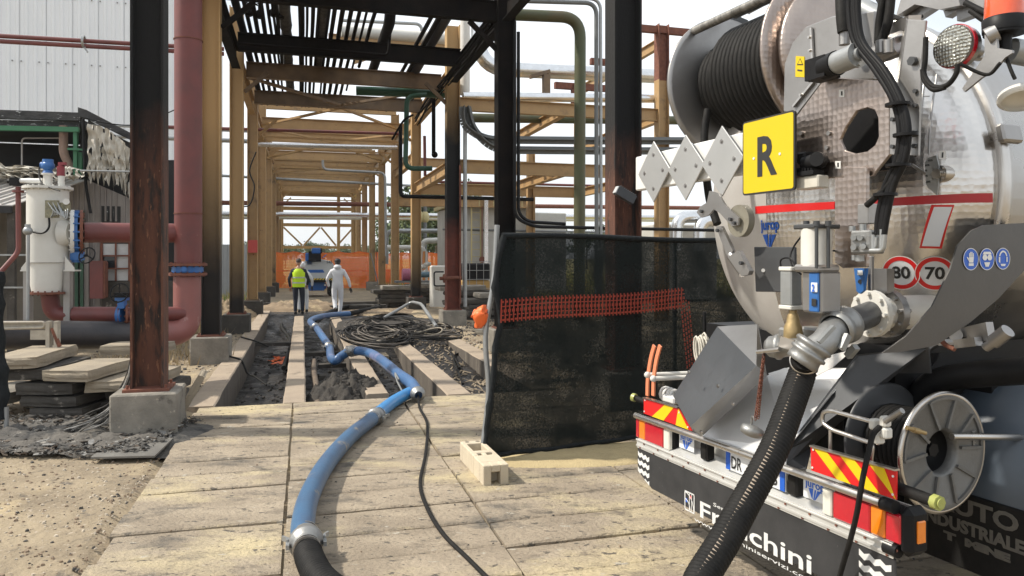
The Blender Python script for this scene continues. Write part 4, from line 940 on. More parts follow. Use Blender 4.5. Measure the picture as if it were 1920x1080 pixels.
# dark green wrapped post at the left edge
t = Thing('net_post', 'galvanised post wrapped in dark net at the left photo edge', 'post', FW)
bb = B(); bb.cyl(PG(12, 8.0, -.05), PG(12, 8.0, .3), .024, 12); part(t, 'pole', bb, m_galv)
P_ = [PG(-2, 8.0, .18), PG(4, 8.0, .5), PG(-3, 8.0, .9), PG(-6, 8, 1.4), PG(-4, 8, 1.75)]; C_ = curve(P_, 6); bb = B(); bb.tube(C_, [.085-.03*abs(math.sin(i*.7)) for i in range(len(C_))], 12); part(t, 'net_wrap', bb, m_netedge); t.done()
# ============================================================ MIDDLE GROUND
GW = lambda px, py, z=0: pt(FW, px, py, z=z)
# shade net screen
t = Thing('net_screen', 'free standing screen of black shade net left of the tanker', 'screen', FW)
G1, G2 = GW(905, 866), GW(1200, 827); dv_ = (G2-G1); dn = dv_.normalized(); LN = 4.6; HS = 2.10
nrm = Vector((dn.y, -dn.x, 0))
bb = B(); nx, nz_ = 110, 60; vs9 = []
edge = [(0, 0), (.15, .02), (.35, .08), (.5, .10), (.62, .17), (.76, .10), (.9, .14), (1, .20)]
def edg(s_):
    for (a, x), (c, y) in zip(edge, edge[1:]):
        if a <= s_ <= c: return x+(y-x)*(s_-a)/(c-a)
    return .2
def scr(l, s_):
    f = noise.noise(Vector((l*2.2, s_*1.1, 3)))*.05+noise.noise(Vector((l*7, s_*1.2, 9)))*.018+.02*math.sin(l*9+s_*3)*s_*(1-s_)
    z = s_*(HS+.015*math.sin(l*2))+.02*(1-s_)*(1+noise.noise(Vector((l*2, 0, 0))))
    return G1+dn*l+nrm*f*(1-.6*s_)+Vector((0, 0, z))
for j in range(nz_+1):
    for i in range(nx+1):
        s_ = j/nz_; e = edg(s_); l = e+(LN-e)*i/nx; vs9.append(scr(l, s_))
bb.add(vs9, [(j*(nx+1)+i, j*(nx+1)+i+1, (j+1)*(nx+1)+i+1, (j+1)*(nx+1)+i) for j in range(nz_) for i in range(nx)], True)
part(t, 'net', bb, m_net)
bb = B(); bb.tube([scr(l*.1, 1)+Vector((0, 0, .0)) for l in range(2, 46)], .028, 8); bb.tube([scr(l*.1, 0.012) for l in range(0, 46)], .022, 8)
bb.tube([scr(edg(s_/30)+.02, s_/30) for s_ in range(31)], [.02+.02*noise.noise(Vector((k*.5, 0, 0)))+.008 for k in range(31)], 8); part(t, 'hem', bb, m_netedge)
bb = B(); bb.tube(curve([scr(.17, 1.05)-nrm*.05, scr(.14, .8)-nrm*.06, scr(.06, .55)-nrm*.08, scr(.08, .3)-nrm*.06, scr(.02, .06)-nrm*.04], 5), .026, 12); part(t, 'pole', bb, m_galv)
for l in (2.3, 3.6): bb = B(); bb.tube([scr(l, .0)-nrm*.09, scr(l, 1.0)-nrm*.09], .024, 10); part(t, 'pole', bb, m_galv, None)
# orange barrier strip before the net, its colour dimmed as if seen through it
bb = B(); m_ob = m_orange_dim; n = 150
for k in range(n):
    l = .16+2.15*k/n
    zc = 1.41+.075*l/2.2-.02+.012*math.sin(l*3)
    for r_ in range(5):
        z = zc-.085+.042*r_
        w1 = .006+.006*(r_ in (0, 4))+.012*(r_ == 2)
        a, c = G1+dn*l, G1+dn*(l+.0145)
        if (k+r_) % 3: bb.bar(a+nrm*.062+Vector((0, 0, z)), c+nrm*.062+Vector((0, 0, z)), .003, w1*1.5)
    if k % 3 == 0: bb.bar(G1+dn*l+nrm*.062+Vector((0, 0, zc-.11)), G1+dn*(l+.006)+nrm*.062+Vector((0, 0, zc+.11)), .003, .012, up=dn)
for k in range(46):
    z = 1.45-.012*k*1.35; l = 2.26+.002*k
    for r_ in range(4):
        if (k+r_) % 3: bb.bar(G1+dn*(l+.035*r_)+nrm*.062+Vector((0, 0, z)), G1+dn*(l+.035*r_)+nrm*.062+Vector((0, 0, z-.014)), .014, .003, up=nrm)
part(t, 'orange_net_band', bb, m_ob)
t.done()
b_ = B(); vs9 = []
c0 = G1+dn*.02+nrm*-.1+Vector((0, 0, 1.36)); b_.sphere(c0, .09, 26, 20, (.8, .7, 1.15))
b_.v = [tuple(Vector(v)+noise.noise_vector(Vector(v)*11)*.06+noise.noise_vector(Vector(v)*28)*.03) for v in b_.v]; single('net_bundle', b_, m_orange, 'crumpled bright orange net tied at the left end of the black screen', 'net bundle', FW)
# hollow concrete block holding the screen foot
t = Thing('concrete_block', 'pale hollow concrete foot block at the lower left corner of the black screen', 'block', FW)
m_blk = mat('pale cast block', (.55, .48, .36), (.46, .39, .29), .7, 7, .9, bump=.3, bscale=50)
A_, B2_ = GW(868, 868), GW(903, 908); ax = (B2_-A_).normalized(); ry = Vector((-ax.y, ax.x, 0)); A0 = GW(866, 866)
M = Matrix((ax, ry, Vector((0, 0, 1)))).transposed().to_4x4(); M.translation = A0-ax*.08
Lb = .86; wd_ = .22; hh = .17
bb = B()
for (x0, x1, y0, y1, z0, z1) in ((0, .10, 0, wd_, 0, hh), (.10, .36, 0, .045, 0, hh), (.10, .36, wd_-.045, wd_, 0, hh), (.36, .44, 0, wd_, 0, hh), (.44, .52, 0, .05, 0, hh), (.44, .52, .09, .13, 0, hh), (.44, .52, wd_-.05, wd_, 0, hh), (.52, Lb-.12, 0, wd_, 0, hh-.001), (Lb-.12, Lb, 0, .07, 0, hh), (Lb-.12, Lb, wd_-.07, wd_, 0, hh), (Lb-.12, Lb, .07, wd_-.07, .11, hh), (.1, .36, .045, wd_-.045, 0, .05)):
    bb.box(((x0+x1)/2, (y0+y1)/2, (z0+z1)/2), (x1-x0-.0005, y1-y0-.0005, z1-z0-.0005), M, bev=.006)
part(t, 'block_body', bb, m_blk)
bb = B()
for x in (.04, .48): bb.disc(M @ Vector((x, .06, hh+.0005)), M @ Vector((x, .06, hh+.003)), .02, 0, 14); bb.disc(M @ Vector((x, .16, hh+.0005)), M @ Vector((x, .16, hh+.003)), .02, 0, 14)
part(t, 'socket_hole', bb, mat('hole shade brown', (.2, .17, .13), None, rough=.9)); t.done()
# ------------------------------------------------ hoses
def clampset(t, c, d, r, m=m_ss):
    c = Vector(c); d = Vector(d).normalized()
    bb = B(); bb.lathe([(r*1.02, -.10), (r*1.06, -.09), (r*1.06, -.05), (r*1.28, -.04), (r*1.34, -.015), (r*1.34, .012), (r*1.2, .03), (r*1.12, .05), (r*1.12, .09), (r*1.02, .1)], c, c+d, 28); part(t, 'coupling', bb, m_castal)
    u = d.cross(Vector((0, 0, 1))).normalized()
    for s_ in (-1, 1):
        bb = B(); p = c+u*s_*r*1.4; bb.bar(p-d*.07, p+d*.07, .02, .03); bb.cyl(p-Vector((0, 0, .03)), p+Vector((0, 0, .03)), .012, 8); bb.bar(p+d*.07, p+d*.11+u*s_*.03, .012, .03); part(t, 'latch', bb, m_galv)
    for q_ in (-.14, .125): bb = B(); bb.disc(c+d*q_, c+d*(q_+.015), r*1.07, r*.9, 24); part(t, 'hose_clip', bb, m_ss)
G = lambda x, y, z=.09: pt(FC, x, y, z=z)
t = Thing('blue_hose', 'near length of blue discharge hose lying on the planks towards the camera', 'hose', FC)
k_ = [G(572, 1018, .12), G(568, 985, .13), G(580, 930, .11), G(612, 870, .09), G(655, 820, .09), G(690, 792, .09), G(706, 778, .09)]
bb = B(); bb.tube(curve(k_, 12), .078, 28); part(t, 'hose_wall', bb, m_bluehose)
k2 = [G(706, 778), G(735, 755), G(757, 742), G(772, 734)]
bb = B(); C_ = curve(k2, 10); bb.tube(C_, [.076]*(len(C_)-3)+[.07, .05, .01], 24); part(t, 'hose_end', bb, mat('bright blue hose', (.03, .24, .55), (.03, .16, .38), .6, 3, .3, bump=.05))
clampset(t, G(704, 781), k2[1]-k2[0], .076)
t.done()
t = Thing('blue_hose', 'far length of blue hose looping over the trench walls and back to the workers', 'hose', FC)
k_ = [G(783, 738, .12), G(770, 718, .14), G(745, 700, .16), G(715, 675, .17), G(690, 661, .17), G(660, 658, .16), G(640, 668, .05), G(628, 677, -.05), G(620, 668, -.1), G(617, 650, -.05), G(604, 630, .05), G(592, 613, .1), G(582, 602, .12), G(600, 594, .12), G(628, 590, .1), G(655, 588, .09)]
m_bh2 = mat('bright blue hose 2', (.05, .145, .32), (.055, .085, .18), .8, 1.2, .3, bump=.05, spots=[((.23, .22, .36), 1.4, .56, .1)])
bb = B(); bb.tube(curve(k_, 9), .082, 20); part(t, 'hose_wall', bb, m_bh2)
k3 = [G(655, 588, .09), G(680, 583, .09), G(712, 577, .09)]
bb = B(); bb.tube(curve(k3, 6), .085, 16); part(t, 'black_end', bb, m_rubber)
for i, j in ((5, 4), (9, 10), (11, 12)): clampset(t, k_[i], k_[j]-k_[i], .082)
bb = B(); bb.lathe([(.085, -.03), (.1, 0), (.1, .03), (.08, .06), (.05, .1)], k_[0], k_[0]+(k_[0]-k_[1]), 20); part(t, 'end_fitting', bb, m_castal)
t.done()
bb = B(); bb.tube(curve([G(712, 574, .1), G(670, 573, .1), G(640, 577, .1), G(610, 590, .05), G(590, 606, .0)], 8), .075, 14); single('black_hose', bb, m_rubber, 'black hose lying behind the blue hose near the man in white', 'hose')
def corr_hose(nm, lab, P_, r, m, ringp=.028, stripe=None):
    t = Thing(nm, lab, 'hose', FW); C_ = curve(P_, 14); bb = B()
    # arc length resample with ribs
    L_ = [0]
    for a, c in zip(C_, C_[1:]): L_.append(L_[-1]+(c-a).length)
    n = int(L_[-1]/ringp)*4; pts_ = []; rad = []
    j = 0
    for k in range(n+1):
        s_ = L_[-1]*k/n
        while j < len(L_)-2 and L_[j+1] < s_: j += 1
        f = (s_-L_[j])/(L_[j+1]-L_[j]); pts_.append(C_[j].lerp(C_[j+1], f)); rad.append(r*(1+.055*(1, .4, -1, .4)[k % 4]))
    bb.tube(pts_, rad, 28); part(t, 'hose_wall', bb, m)
    return t, pts_, rad
t, pp, rd = corr_hose('suction_hose', 'black ribbed suction hose coupled to the near end of the blue hose', [G(574, 1022, .11), G(582, 1050, .1), G(605, 1090, .1), G(660, 1130, .1), G(760, 1180, .1)], .082, m_rubber)
# FC points used: convert object frame
t.fr = FC
clampset(t, G(574, 1016, .12), G(572, 985, .12)-G(576, 1030, .12), .08)
t.done()
pipe('cable', 'thin black cable wandering over the planks beside the blue hose', curve([G(784, 742, .1), G(787, 765, .02), G(801, 795, .012), G(798, 850, .012), G(788, 905, .012), G(800, 950, .012), G(830, 1000, .012), G(880, 1050, .012), G(960, 1130, .012)], 8), .015, m_rubber, .001, 'cable')
pipe('cable', 'thin grey cable curled at the joint of the blue hoses', curve([G(755, 735, .05), G(745, 715, .12), G(741, 700, .2), G(748, 712, .15)], 6), .013, m_galv, .001, 'cable')
bb = B()
for lb5, a in (('pale brown cable trailing from the column block into the left trench', [G(430, 668, .1), G(452, 676, 0), G(464, 700, -.2), G(478, 706, -.2), G(500, 722, -.3)]), ('short black cable hanging over the kerb of the left trench', [G(452, 632, .05), G(480, 640, 0), G(503, 650, -.1)]), ('thick black hose lying in the left trench by the orange scraps', [G(532, 690, -.3), G(545, 640, -.35), G(528, 612, -.3), G(536, 592, -.2)])):
    bb = B(); bb.tube(curve(a, 6), .018 if a[0].z > 0 else .05, 8); single('cable', bb, m_rubber, lb5, 'cable')
# tangle of cables
rr = random.Random(31); bb = B()
cc = [m_rubber, mat('dirty cable', (.14, .12, .10), (.07, .06, .05), .8, 9, .6), mat('pale cable', (.30, .26, .2), (.2, .17, .13), .7, 9, .6)]
CEN = [(1.75, 18.3, .75, 2.3, 46), (2.35, 20.6, 1.15, 2.2, 44), (3.2, 19.0, .6, 1.5, 26), (2.9, 17.6, .9, 1.0, 16)]
for cu, cv, rx, ry_, n_ in CEN:
    for k in range(n_):
        sc_ = rr.uniform(.35, 1.1); a0 = rr.random()*6.28; ar = rr.uniform(2.0, 6.0); P_ = []; du, dv = rr.gauss(0, .08), rr.gauss(0, .12); h0 = .03+.16*rr.random()*(1.2-sc_)
        for i in range(14):
            a = a0+ar*i/13; w1 = 1+.10*noise.noise(Vector((a*.6, k, cu)))
            P_.append((cu+du+rx*sc_*w1*math.cos(a), cv+dv+ry_*sc_*w1*math.sin(a), max(.015, h0+.05*math.sin(a*1.7+k))))
        bb.m = rr.choice([0, 0, 0, 0, 1, 1, 1]+[2]*(k % 3 == 0)); bb.tube(curve(P_, 4), rr.choice([.010, .012, .015, .019]), 5, caps=False)
single('cable_tangle', bb, cc, 'large tangle of stripped black and grey cables beside the right columns', 'cable heap', kind='stuff')
heap(2.5, 20.9, 1.7, 3.3, .10, m_mud_dry, 'spoil_mound', 'low mound of dark spoil under the cable tangle', None, 6, .3, 50, kind='stuff')
pipe('pipe', 'bent rusty pipe sticking up out of the cable tangle', [G(720, 596, .15), G(772, 566, .55), G(790, 570, .6), G(818, 612, .2)], .045, m_galv, .35)
for lb5, P_ in (('cable end lying in the third trench in front of the tangle', [G(690, 660, -.1), G(706, 640, .0), G(716, 632, .05)]), ('cable end curling up in the rightmost trench', [G(862, 690, -.2), G(845, 650, -.1), G(862, 630, 0)]), ('cable end lying flat in the rightmost trench', [G(872, 660, -.1), G(850, 670, -.15), G(868, 720, -.2)])):
    bb = B(); bb.tube(curve(P_, 6), .022, 7); single('cable', bb, m_rubber, lb5, 'cable')
heap(2.6, 26.3, 1.6, 1.2, .10, m_dirt, 'dirt_mound', 'pale low dirt mound behind the black hose', None, 9, .4, 40, kind='stuff')
heap(0, 28.8, 1.7, 1.2, .30, m_dirt, 'dirt_mound', 'brown dirt bank closing the far end of the left trenches', None, 19, .4, 40, kind='stuff')
heap(-2.6, 26.5, 1.2, 2.6, .40, mat('dry brush', (.28, .21, .13), (.13, .10, .06), .9, 8, .95, bump=.8), 'brush_heap', 'dry brown brush and soil heaped by the left columns', None, 15, .6, 50, kind='stuff')
# slab piles by the right columns
rr = random.Random(77)
def pile(cx, cy, n, per, w_, where):
    words = ['lowest', 'second from the ground', 'third from the ground', 'fourth from the ground', 'fifth from the ground', 'top']
    for j in range(n):
        for i in range(per):
            L_ = w_/per*rr.uniform(.85, 1.0)
            slabbox('concrete_slab', (cx-w_/2+w_/per*(i+.5)+rr.gauss(0, .06)*(j+1)*.5, cy+rr.gauss(0, .12), .08+j*.165), (L_, 1.0, .15), rr.gauss(0, 3), '%s slab%s in the stack %s' % (words[min(j, 5)] if j < n-1 else 'top', '' if per == 1 else [', left end,', ', right end,'][i], where), m_conc_dark if j < n-1 else m_conc, fr=FC, ry=rr.gauss(0, .8))
pile(3.45, 29.4, 5, 1, 1.3, 'left of the fire blackened tan column')
pile(5.2, 30.6, 5, 2, 2.6, 'behind the fire blackened tan column')
pile(5.55, 22.2, 5, 1, 1.9, 'right of the half burnt column')
pile(5.3, 24.2, 6, 1, 1.7, 'at the back right of the half burnt column')
slabbox('concrete_slab', (1.9, 29.0, .12), (2.6, .3, .2), 1, 'upper long dark beam lying right of the man in white', m_conc_dark, fr=FC)
slabbox('concrete_slab', (1.6, 28.2, .06), (2.9, .3, .18), -1, 'lower long dark beam lying right of the man in white', m_conc_dark, fr=FC)
slabbox('concrete_slab', (-1.6, 29.6, .1), (1.9, .3, .2), 2, 'long dark beam lying left of the man in the vest', m_conc_dark, fr=FC)
for k, (u, v, d, rz) in enumerate(((4.55, 14.2, (.45, .8, .12), 20), (4.75, 16.0, (.3, .9, .2), 12), (4.35, 17.6, (.5, .5, .12), 40))):
    slabbox('concrete_slab', (u, v, .1), d, rz, ['flat broken slab beside the left end of the black screen', 'upright edge slab behind the left end of the black screen', 'small broken slab beside the half burnt column block'][k], m_conc, fr=FC)
# ------------------------------------------------ barrier of orange net
m_bar = mat('orange fence net', (.95, .20, .03), (.95, .34, .08), .6, 1.5, .6, bump=0, alpha=.62)
_nt = m_bar.node_tree; _pb = _nt.nodes['Principled BSDF']; _tl = _nt.nodes.new('ShaderNodeBsdfTranslucent'); _tl.inputs[0].default_value = (1, .3, .05, 1); _tp = _nt.nodes.new('ShaderNodeBsdfTransparent'); _ma = _nt.nodes.new('ShaderNodeMixShader'); _mb = _nt.nodes.new('ShaderNodeMixShader')
_pb.inputs['Alpha'].default_value = 1; _ma.inputs[0].default_value = .55; _nt.links.new(_pb.outputs[0], _ma.inputs[1]); _nt.links.new(_tl.outputs[0], _ma.inputs[2]); _mb.inputs[0].default_value = .3; _nt.links.new(_ma.outputs[0], _mb.inputs[1]); _nt.links.new(_tp.outputs[0], _mb.inputs[2]); _nt.links.new(_mb.outputs[0], _nt.nodes['Material Output'].inputs[0])
def barrier(lab, a, c, z1, n=30, fold=.25):
    t = Thing('barrier_net', lab, 'barrier', FC); a = Vector(a); c = Vector(c); bb = B(); vs10 = []
    for j in range(9):
        for i in range(n+1):
            p = a.lerp(c, i/n); z = z1*j/8*(1-.05*abs(math.sin(i*.5)))+.02
            vs10.append((p.x, p.y+fold*noise.noise(Vector((i*.35, j*.12, 1))), z))
    bb.add(vs10, [(j*(n+1)+i, j*(n+1)+i+1, (j+1)*(n+1)+i+1, (j+1)*(n+1)+i) for j in range(8) for i in range(n)], True); part(t, 'net', bb, m_bar)
    bb = B()
    for j in (4, 8): bb.add([Vector(v)+Vector((0, -.02, dz)) for v in vs10[j*(n+1):(j+1)*(n+1)] for dz in (-.03, .03)], [(2*i, 2*i+2, 2*i+3, 2*i+1) for i in range(n)])
    for j in range(1, 24):
        for i in range(n):
            z_ = z1*j/24; p = a.lerp(c, i/n); p2 = a.lerp(c, (i+1)/n)
            y1_ = fold*noise.noise(Vector((i*.35, j/3*.12, 1))); y2_ = fold*noise.noise(Vector(((i+1)*.35, j/3*.12, 1)))
            bb.add([(p.x, p.y+y1_-.012, z_-.016), (p2.x, p2.y+y2_-.012, z_-.016), (p2.x, p2.y+y2_-.012, z_+.016), (p.x, p.y+y1_-.012, z_+.016)], [(0, 1, 2, 3)])
    part(t, 'net_bands', bb, m_orange)
    k = max(2, int((c-a).length/2.4))
    for i in range(k+1):
        p = a.lerp(c, i/k); bb = B(); bb.cyl((p.x, p.y+.05, 0), (p.x, p.y+.05, z1+.1), .025, 8); part(t, 'post', bb, m_rust)
    t.done()
p0, p1, p2 = pt(FC, 510, 541, z=0), pt(FC, 706, 541, z=0), pt(FC, 790, 528, z=0)
barrier('orange plastic net barrier stretched across the passage behind the blue lift', p0, p1, 2.25)
barrier('orange net barrier continuing right behind the tan columns', p1+Vector((.1, 1, 0)), Vector((p1.x+4.4, p1.y+1.2, 0)), 2.2, 16)
bb = B(); bb.cyl(pt(FC, 710, 535, y=40), pt(FC, 695, 475, y=41), .03, 8); single('prop', bb, m_grey, 'slanting grey prop holding the right end of the orange net', 'prop')
# ------------------------------------------------ boom lift
t = Thing('boom_lift', 'blue and grey self propelled boom lift parked behind the two men', 'boom lift', FC)
p = pt(FC, 594, 556, z=0); X0, Y0 = p.x, p.y
m_lblue = mat('lift blue', (.015, .11, .38), (.02, .08, .25), .5, 6, .35, bump=0); m_lgrey = mat('lift grey', (.50, .52, .52), (.42, .44, .44), .5, 3, .35, bump=0)
bb = B(); bb.box((X0, Y0+1.3, .62), (1.15, 2.6, .34), bev=.06); bb.box((X0, Y0+.02, .6), (.9, .12, .5), bev=.03); part(t, 'chassis', bb, m_lblue)
for sx in (-1, 1):
    for yy in (.25, 2.3):
        bb = B(); bb.lathe([(.25, -.16), (.42, -.15), (.46, -.09), (.46, .09), (.42, .15), (.25, .16)], (X0+sx*.83, Y0+yy, .46), (X0+sx*.83+1, Y0+yy, .46), 24); w_ = part(t, 'wheel', bb, m_rubber)
        bb = B(); bb.disc((X0+sx*.70, Y0+yy, .46), (X0+sx*.96, Y0+yy, .46), .25, 0, 16); part(t, 'rim', bb, m_white, parent=w_)
bb = B(); poly = [(-.85, .0), (.85, .0), (.95, .12), (.95, .95), (.80, 1.15), (.2, 1.28), (-.6, 1.28), (-.9, 1.0), (-.95, .12)]
bb.prism(poly, 1.5, Matrix.Translation((X0+.03, Y0+1.5, .95)) @ Matrix.Rotation(R(90), 4, 'X')); cw = bevel(part(t, 'counterweight', bb, m_lgrey), .05, 2)
bb = B(); bb.box((X0, Y0+.1, .92), (1.5, 1.2, .14)); part(t, 'turntable', bb, m_plastic)
bb = B(); bb.box((X0+.1, Y0-.006, 1.03), (1.6, .012, .10)); sp_ = part(t, 'hazard_strip', bb, m_refl_y)
bb = B()
for k in range(9): bb.plate([(X0-.62+k*.17, Y0-.014, .98), (X0-.55+k*.17, Y0-.014, .98), (X0-.48+k*.17, Y0-.014, 1.08), (X0-.55+k*.17, Y0-.014, 1.08)], (0, .004, 0))
part(t, 'hazard_bars', bb, m_ink, parent=sp_)
bb = B(); bb.plate([(X0-.5, Y0-.012, 1.42), (X0+.45, Y0-.012, 1.42), (X0+.35, Y0-.012, 1.6), (X0-.5, Y0-.012, 1.6)], (0, .006, 0)); part(t, 'blue_label', bb, m_lblue)
for (tx, sz, x_, z_, mm, wd2) in (('S45', .15, .56, 1.98, m_dgrey, .34),):
    vs11, fs11 = fit_text(tx, wd2, sz, .004); bb = B(); bb.add(vs11, fs11, False, Matrix.Translation((X0+x_, Y0-.016, z_)) @ Matrix.Rotation(R(90), 4, 'X')); part(t, 'lettering', bb, mm)
bb = B(); bb.box((X0-.35, Y0+.4, 2.35), (.62, 1.6, .5), bev=.05); bb.box((X0-.05, Y0+.6, 2.72), (.5, 2.4, .34), bev=.05); part(t, 'boom', bb, m_lblue)
bb = B(); bb.box((X0-.12, Y0-.42, 2.38), (.72, .05, .62), bev=.01); bb.box((X0+.1, Y0-.3, 2.72), (.4, .3, .3), bev=.03); part(t, 'boom_end', bb, m_plastic)
bb = B(); bb.bar((X0-.4, Y0+.2, 1.9), (X0-.4, Y0+.2, 2.4), .3, .4, up=(0, 1, 0)); bb.bar((X0+.3, Y0-.3, 2.3), (X0+.55, Y0-.1, 2.5), .04, .04); part(t, 'boom_pivot', bb, m_lblue)
bb = B(); bb.box((X0+.48, Y0-.055, .68), (.12, .02, .1)); part(t, 'work_light', bb, m_white)
t.fr = FC @ Matrix.Translation((X0, Y0, 0)) @ Matrix.Scale(.82, 4) @ Matrix.Translation((-X0, -Y0, 0)); t.done()
# things seen behind the orange net
bb = B(); P_ = pt(FC, 665, 505, y=50); bb.box((P_.x, 50, 1.3), (2.8, 1.6, 1.3), bev=.08); single('white_container', bb, m_white, 'white box container behind the orange net', 'container')
heap(5.4, 48.5, 1.9, 1.2, 1.1, mat('pinkish sacks', (.5, .2, .2), (.4, .3, .28), .8, 3, .8), 'sack_heap', 'heap of pale pink sacks behind the orange net', 'sack heap', 41, .25, 30)
# ------------------------------------------------ pump, IBC, tanks, pipes on the right background
t = Thing('pump_motor', 'pink electric motor with a blue grey pump on the slab stack', 'pump', FC)
p = pt(FC, 765, 528, y=30.6); z = .92
bb = B(); bb.cyl((p.x-.25, 30.5, z+.28), (p.x+.3, 30.5, z+.28), .24, 20)
for k in range(7): bb.disc((p.x-.2+k*.07, 30.5, z+.28), (p.x-.18+k*.07, 30.5, z+.28), .27, .2, 20)
part(t, 'motor', bb, mat('pink motor', (.42, .14, .22), (.3, .1, .15), .6, 6, .5))
bb = B(); bb.cyl((p.x+.3, 30.5, z+.28), (p.x+.9, 30.5, z+.28), .12, 14); bb.cyl((p.x+.9, 30.5, z+.26), (p.x+1.1, 30.5, z+.26), .26, 20); bb.cyl((p.x+1.2, 30.5, z+.26), (p.x+1.5, 30.5, z+.26), .28, 20, r2=.2); part(t, 'pump_body', bb, mat('blue grey pump', (.10, .18, .22), (.06, .1, .14), .6, 6, .5))
bb = B(); bb.box((p.x+.5, 30.5, z), (2.1, .5, .08)); part(t, 'base_frame', bb, m_grey); t.done()
t = Thing('cage_container', 'caged liquid container with black and orange contents behind the slab stack', 'container', FC)
p = pt(FC, 888, 520, y=29.0); bx, by = p.x, 29.0
bb = B(); bb.box((bx, by, 1.35), (1.1, 1.0, .65), bev=.05); part(t, 'upper_tank', bb, m_plastic)
bb = B(); bb.box((bx, by, .68), (1.1, 1.0, .66), bev=.05); part(t, 'lower_tank', bb, mat('ochre tank', (.40, .25, .08), None, rough=.6))
bb = B()
for x in (-.56, -.28, 0, .28, .56): bb.bar((bx+x, by-.54, .3), (bx+x, by-.54, 1.75), .02, .02, up=(0, 1, 0))
for z in (.35, .7, 1.05, 1.4, 1.74): bb.bar((bx-.58, by-.54, z), (bx+.58, by-.54, z), .02, .02)
part(t, 'cage', bb, m_galv); t.done()
m_tank = mat('pale tank wall', (.48, .47, .43), (.36, .35, .32), .8, 1.5, .7, bump=.05)
t = Thing('storage_tank', 'pale square tank with yellow ladder behind the burnt column', 'tank', FC)
a = pt(FC, 868, 560, y=34); c = pt(FC, 936, 560, y=34); top = pt(FC, 900, 388, y=34).z; mx_ = (a.x+c.x+1)/2
bb = B(); bb.box((mx_, 36, top/2), (c.x-a.x+2, 4, top), bev=.05); part(t, 'body', bb, m_tank)
bb = B(); bb.box((mx_, 36, top+.1), (c.x-a.x+2.3, 4.4, .18)); part(t, 'roof_rim', bb, mat('pale yellow steel', (.52, .44, .22), (.4, .34, .18), .6, 4, .6))
m_yl = MATS['pale yellow steel']
la, lb_ = pt(FC, 884, 490, y=33.7), pt(FC, 901, 490, y=33.7)
bb = B()
for p in (la, lb_): bb.bar((p.x, 33.7, 1.4), (p.x, 33.7, top+.6), .06, .06, up=(0, 1, 0))
part(t, 'ladder_rail', bb, m_yl)
for k in range(9):
    z = 1.6+k*.34; bb = B(); bb.bar((la.x, 33.7, z), (lb_.x, 33.7, z), .03, .03); part(t, 'rung', bb, m_yl)
bb = B(); bb.bar((a.x, 33.6, top+1.0), (c.x+1, 33.6, top+1.0), .05, .05)
for k in range(5): x = a.x+(c.x+1-a.x)*k/4; bb.bar((x, 33.6, top), (x, 33.6, top+1.0), .05, .05, up=(0, 1, 0))
part(t, 'guard_rail', bb, m_yl)
bb = B(); p = pt(FC, 911, 500, y=33.5); bb.bar((p.x, 33.5, .3), (p.x, 33.5, top+.3), .18, .18, up=(0, 1, 0)); part(t, 'lagged_pipe', bb, m_alu)
bb = B(); p = pt(FC, 904, 430, y=33.5); bb.bar((p.x, 33.5, 1.8), (p.x, 33.5, top), .05, .05, up=(0, 1, 0)); bb.disc((p.x, 33.45, 1.8), (p.x, 33.5, 1.8), .15, 0, 14); part(t, 'level_gauge', bb, m_rust)
t.done()
t = Thing('storage_tank', 'pale tanks with silver bent pipes seen over the screen behind the tanker boom', 'tank', FC)
for x0, x1, y0, v in ((985, 1062, 398, 36), (1225, 1345, 420, 30)):
    a, c = pt(FC, x0, y0, y=v), pt(FC, x1, y0, y=v); bb = B(); bb.box(((a.x+c.x)/2, v+2, a.z/2), (c.x-a.x, 4, a.z), bev=.05); part(t, 'body', bb, m_tank)
bb = B(); bb.tube(bend([pt(FC, 1268, 470, y=29), pt(FC, 1270, 407, y=29), pt(FC, 1335, 406, y=29)], .5), .26, 16); bb.tube(bend([pt(FC, 1310, 470, y=28.6), pt(FC, 1312, 414, y=28.6), pt(FC, 1400, 413, y=28.6)], .5), .26, 16); part(t, 'silver_pipe', bb, m_alu)
t.done()
bb = B(); bb.box((pt(FC, 826, 530, y=28).x, 28, .8), (.75, .6, 1.6), bev=.05); single('pale_cabinet', bb, m_cream, 'pale yellow cabinet behind the half burnt column', 'cabinet')
for (lb2, P_, r, m) in (
    ('long brown pipe crossing behind the rack at eye level plus', [pt(FC, 400, 380, y=48), pt(FC, 1400, 391, y=48)], .14, m_rust),
    ('long silver pipe crossing behind the rack below the brown one', [pt(FC, 400, 401, y=50), pt(FC, 1400, 409, y=50)], .16, m_alu),
    ('second long silver pipe crossing behind the rack', [pt(FC, 400, 407, y=52), pt(FC, 1400, 414, y=52)], .13, m_cream),
    ('thin dark pipe crossing high behind the left columns', [pt(FC, 330, 325, y=45), pt(FC, 900, 355, y=45)], .08, m_galv),
    ('grey pipe bridging between the far right columns', [pt(FC, 724, 495, y=40), pt(FC, 725, 433, y=40), pt(FC, 830, 433, y=40)], .12, m_galv),
    ('white pipe with a stub right of the far columns', [pt(FC, 724, 464, y=38), pt(FC, 796, 464, y=38), pt(FC, 798, 500, y=38), pt(FC, 798, 545, y=38)], .12, m_cream),
    ('pale elbowed pipe in the grass behind the far columns', [pt(FC, 790, 470, y=41), pt(FC, 794, 452, y=41), pt(FC, 838, 450, y=41)], .16, m_cream),
    ('thin grey pipe standing in the far grass', [pt(FC, 825, 440, y=41), pt(FC, 825, 505, y=41)], .06, m_galv),
    ('dark conduit running low along the right columns', [pt(FC, 830, 430, y=34), pt(FC, 1350, 440, y=34)], .05, m_grey)):
    pipe('pipe', lb2.replace(' at eye level plus', ''), P_, r, m, .4)
t = Thing('valve_stack', 'cluster of pale valves and orange lagged pipes in the far grass', 'valve', FC)
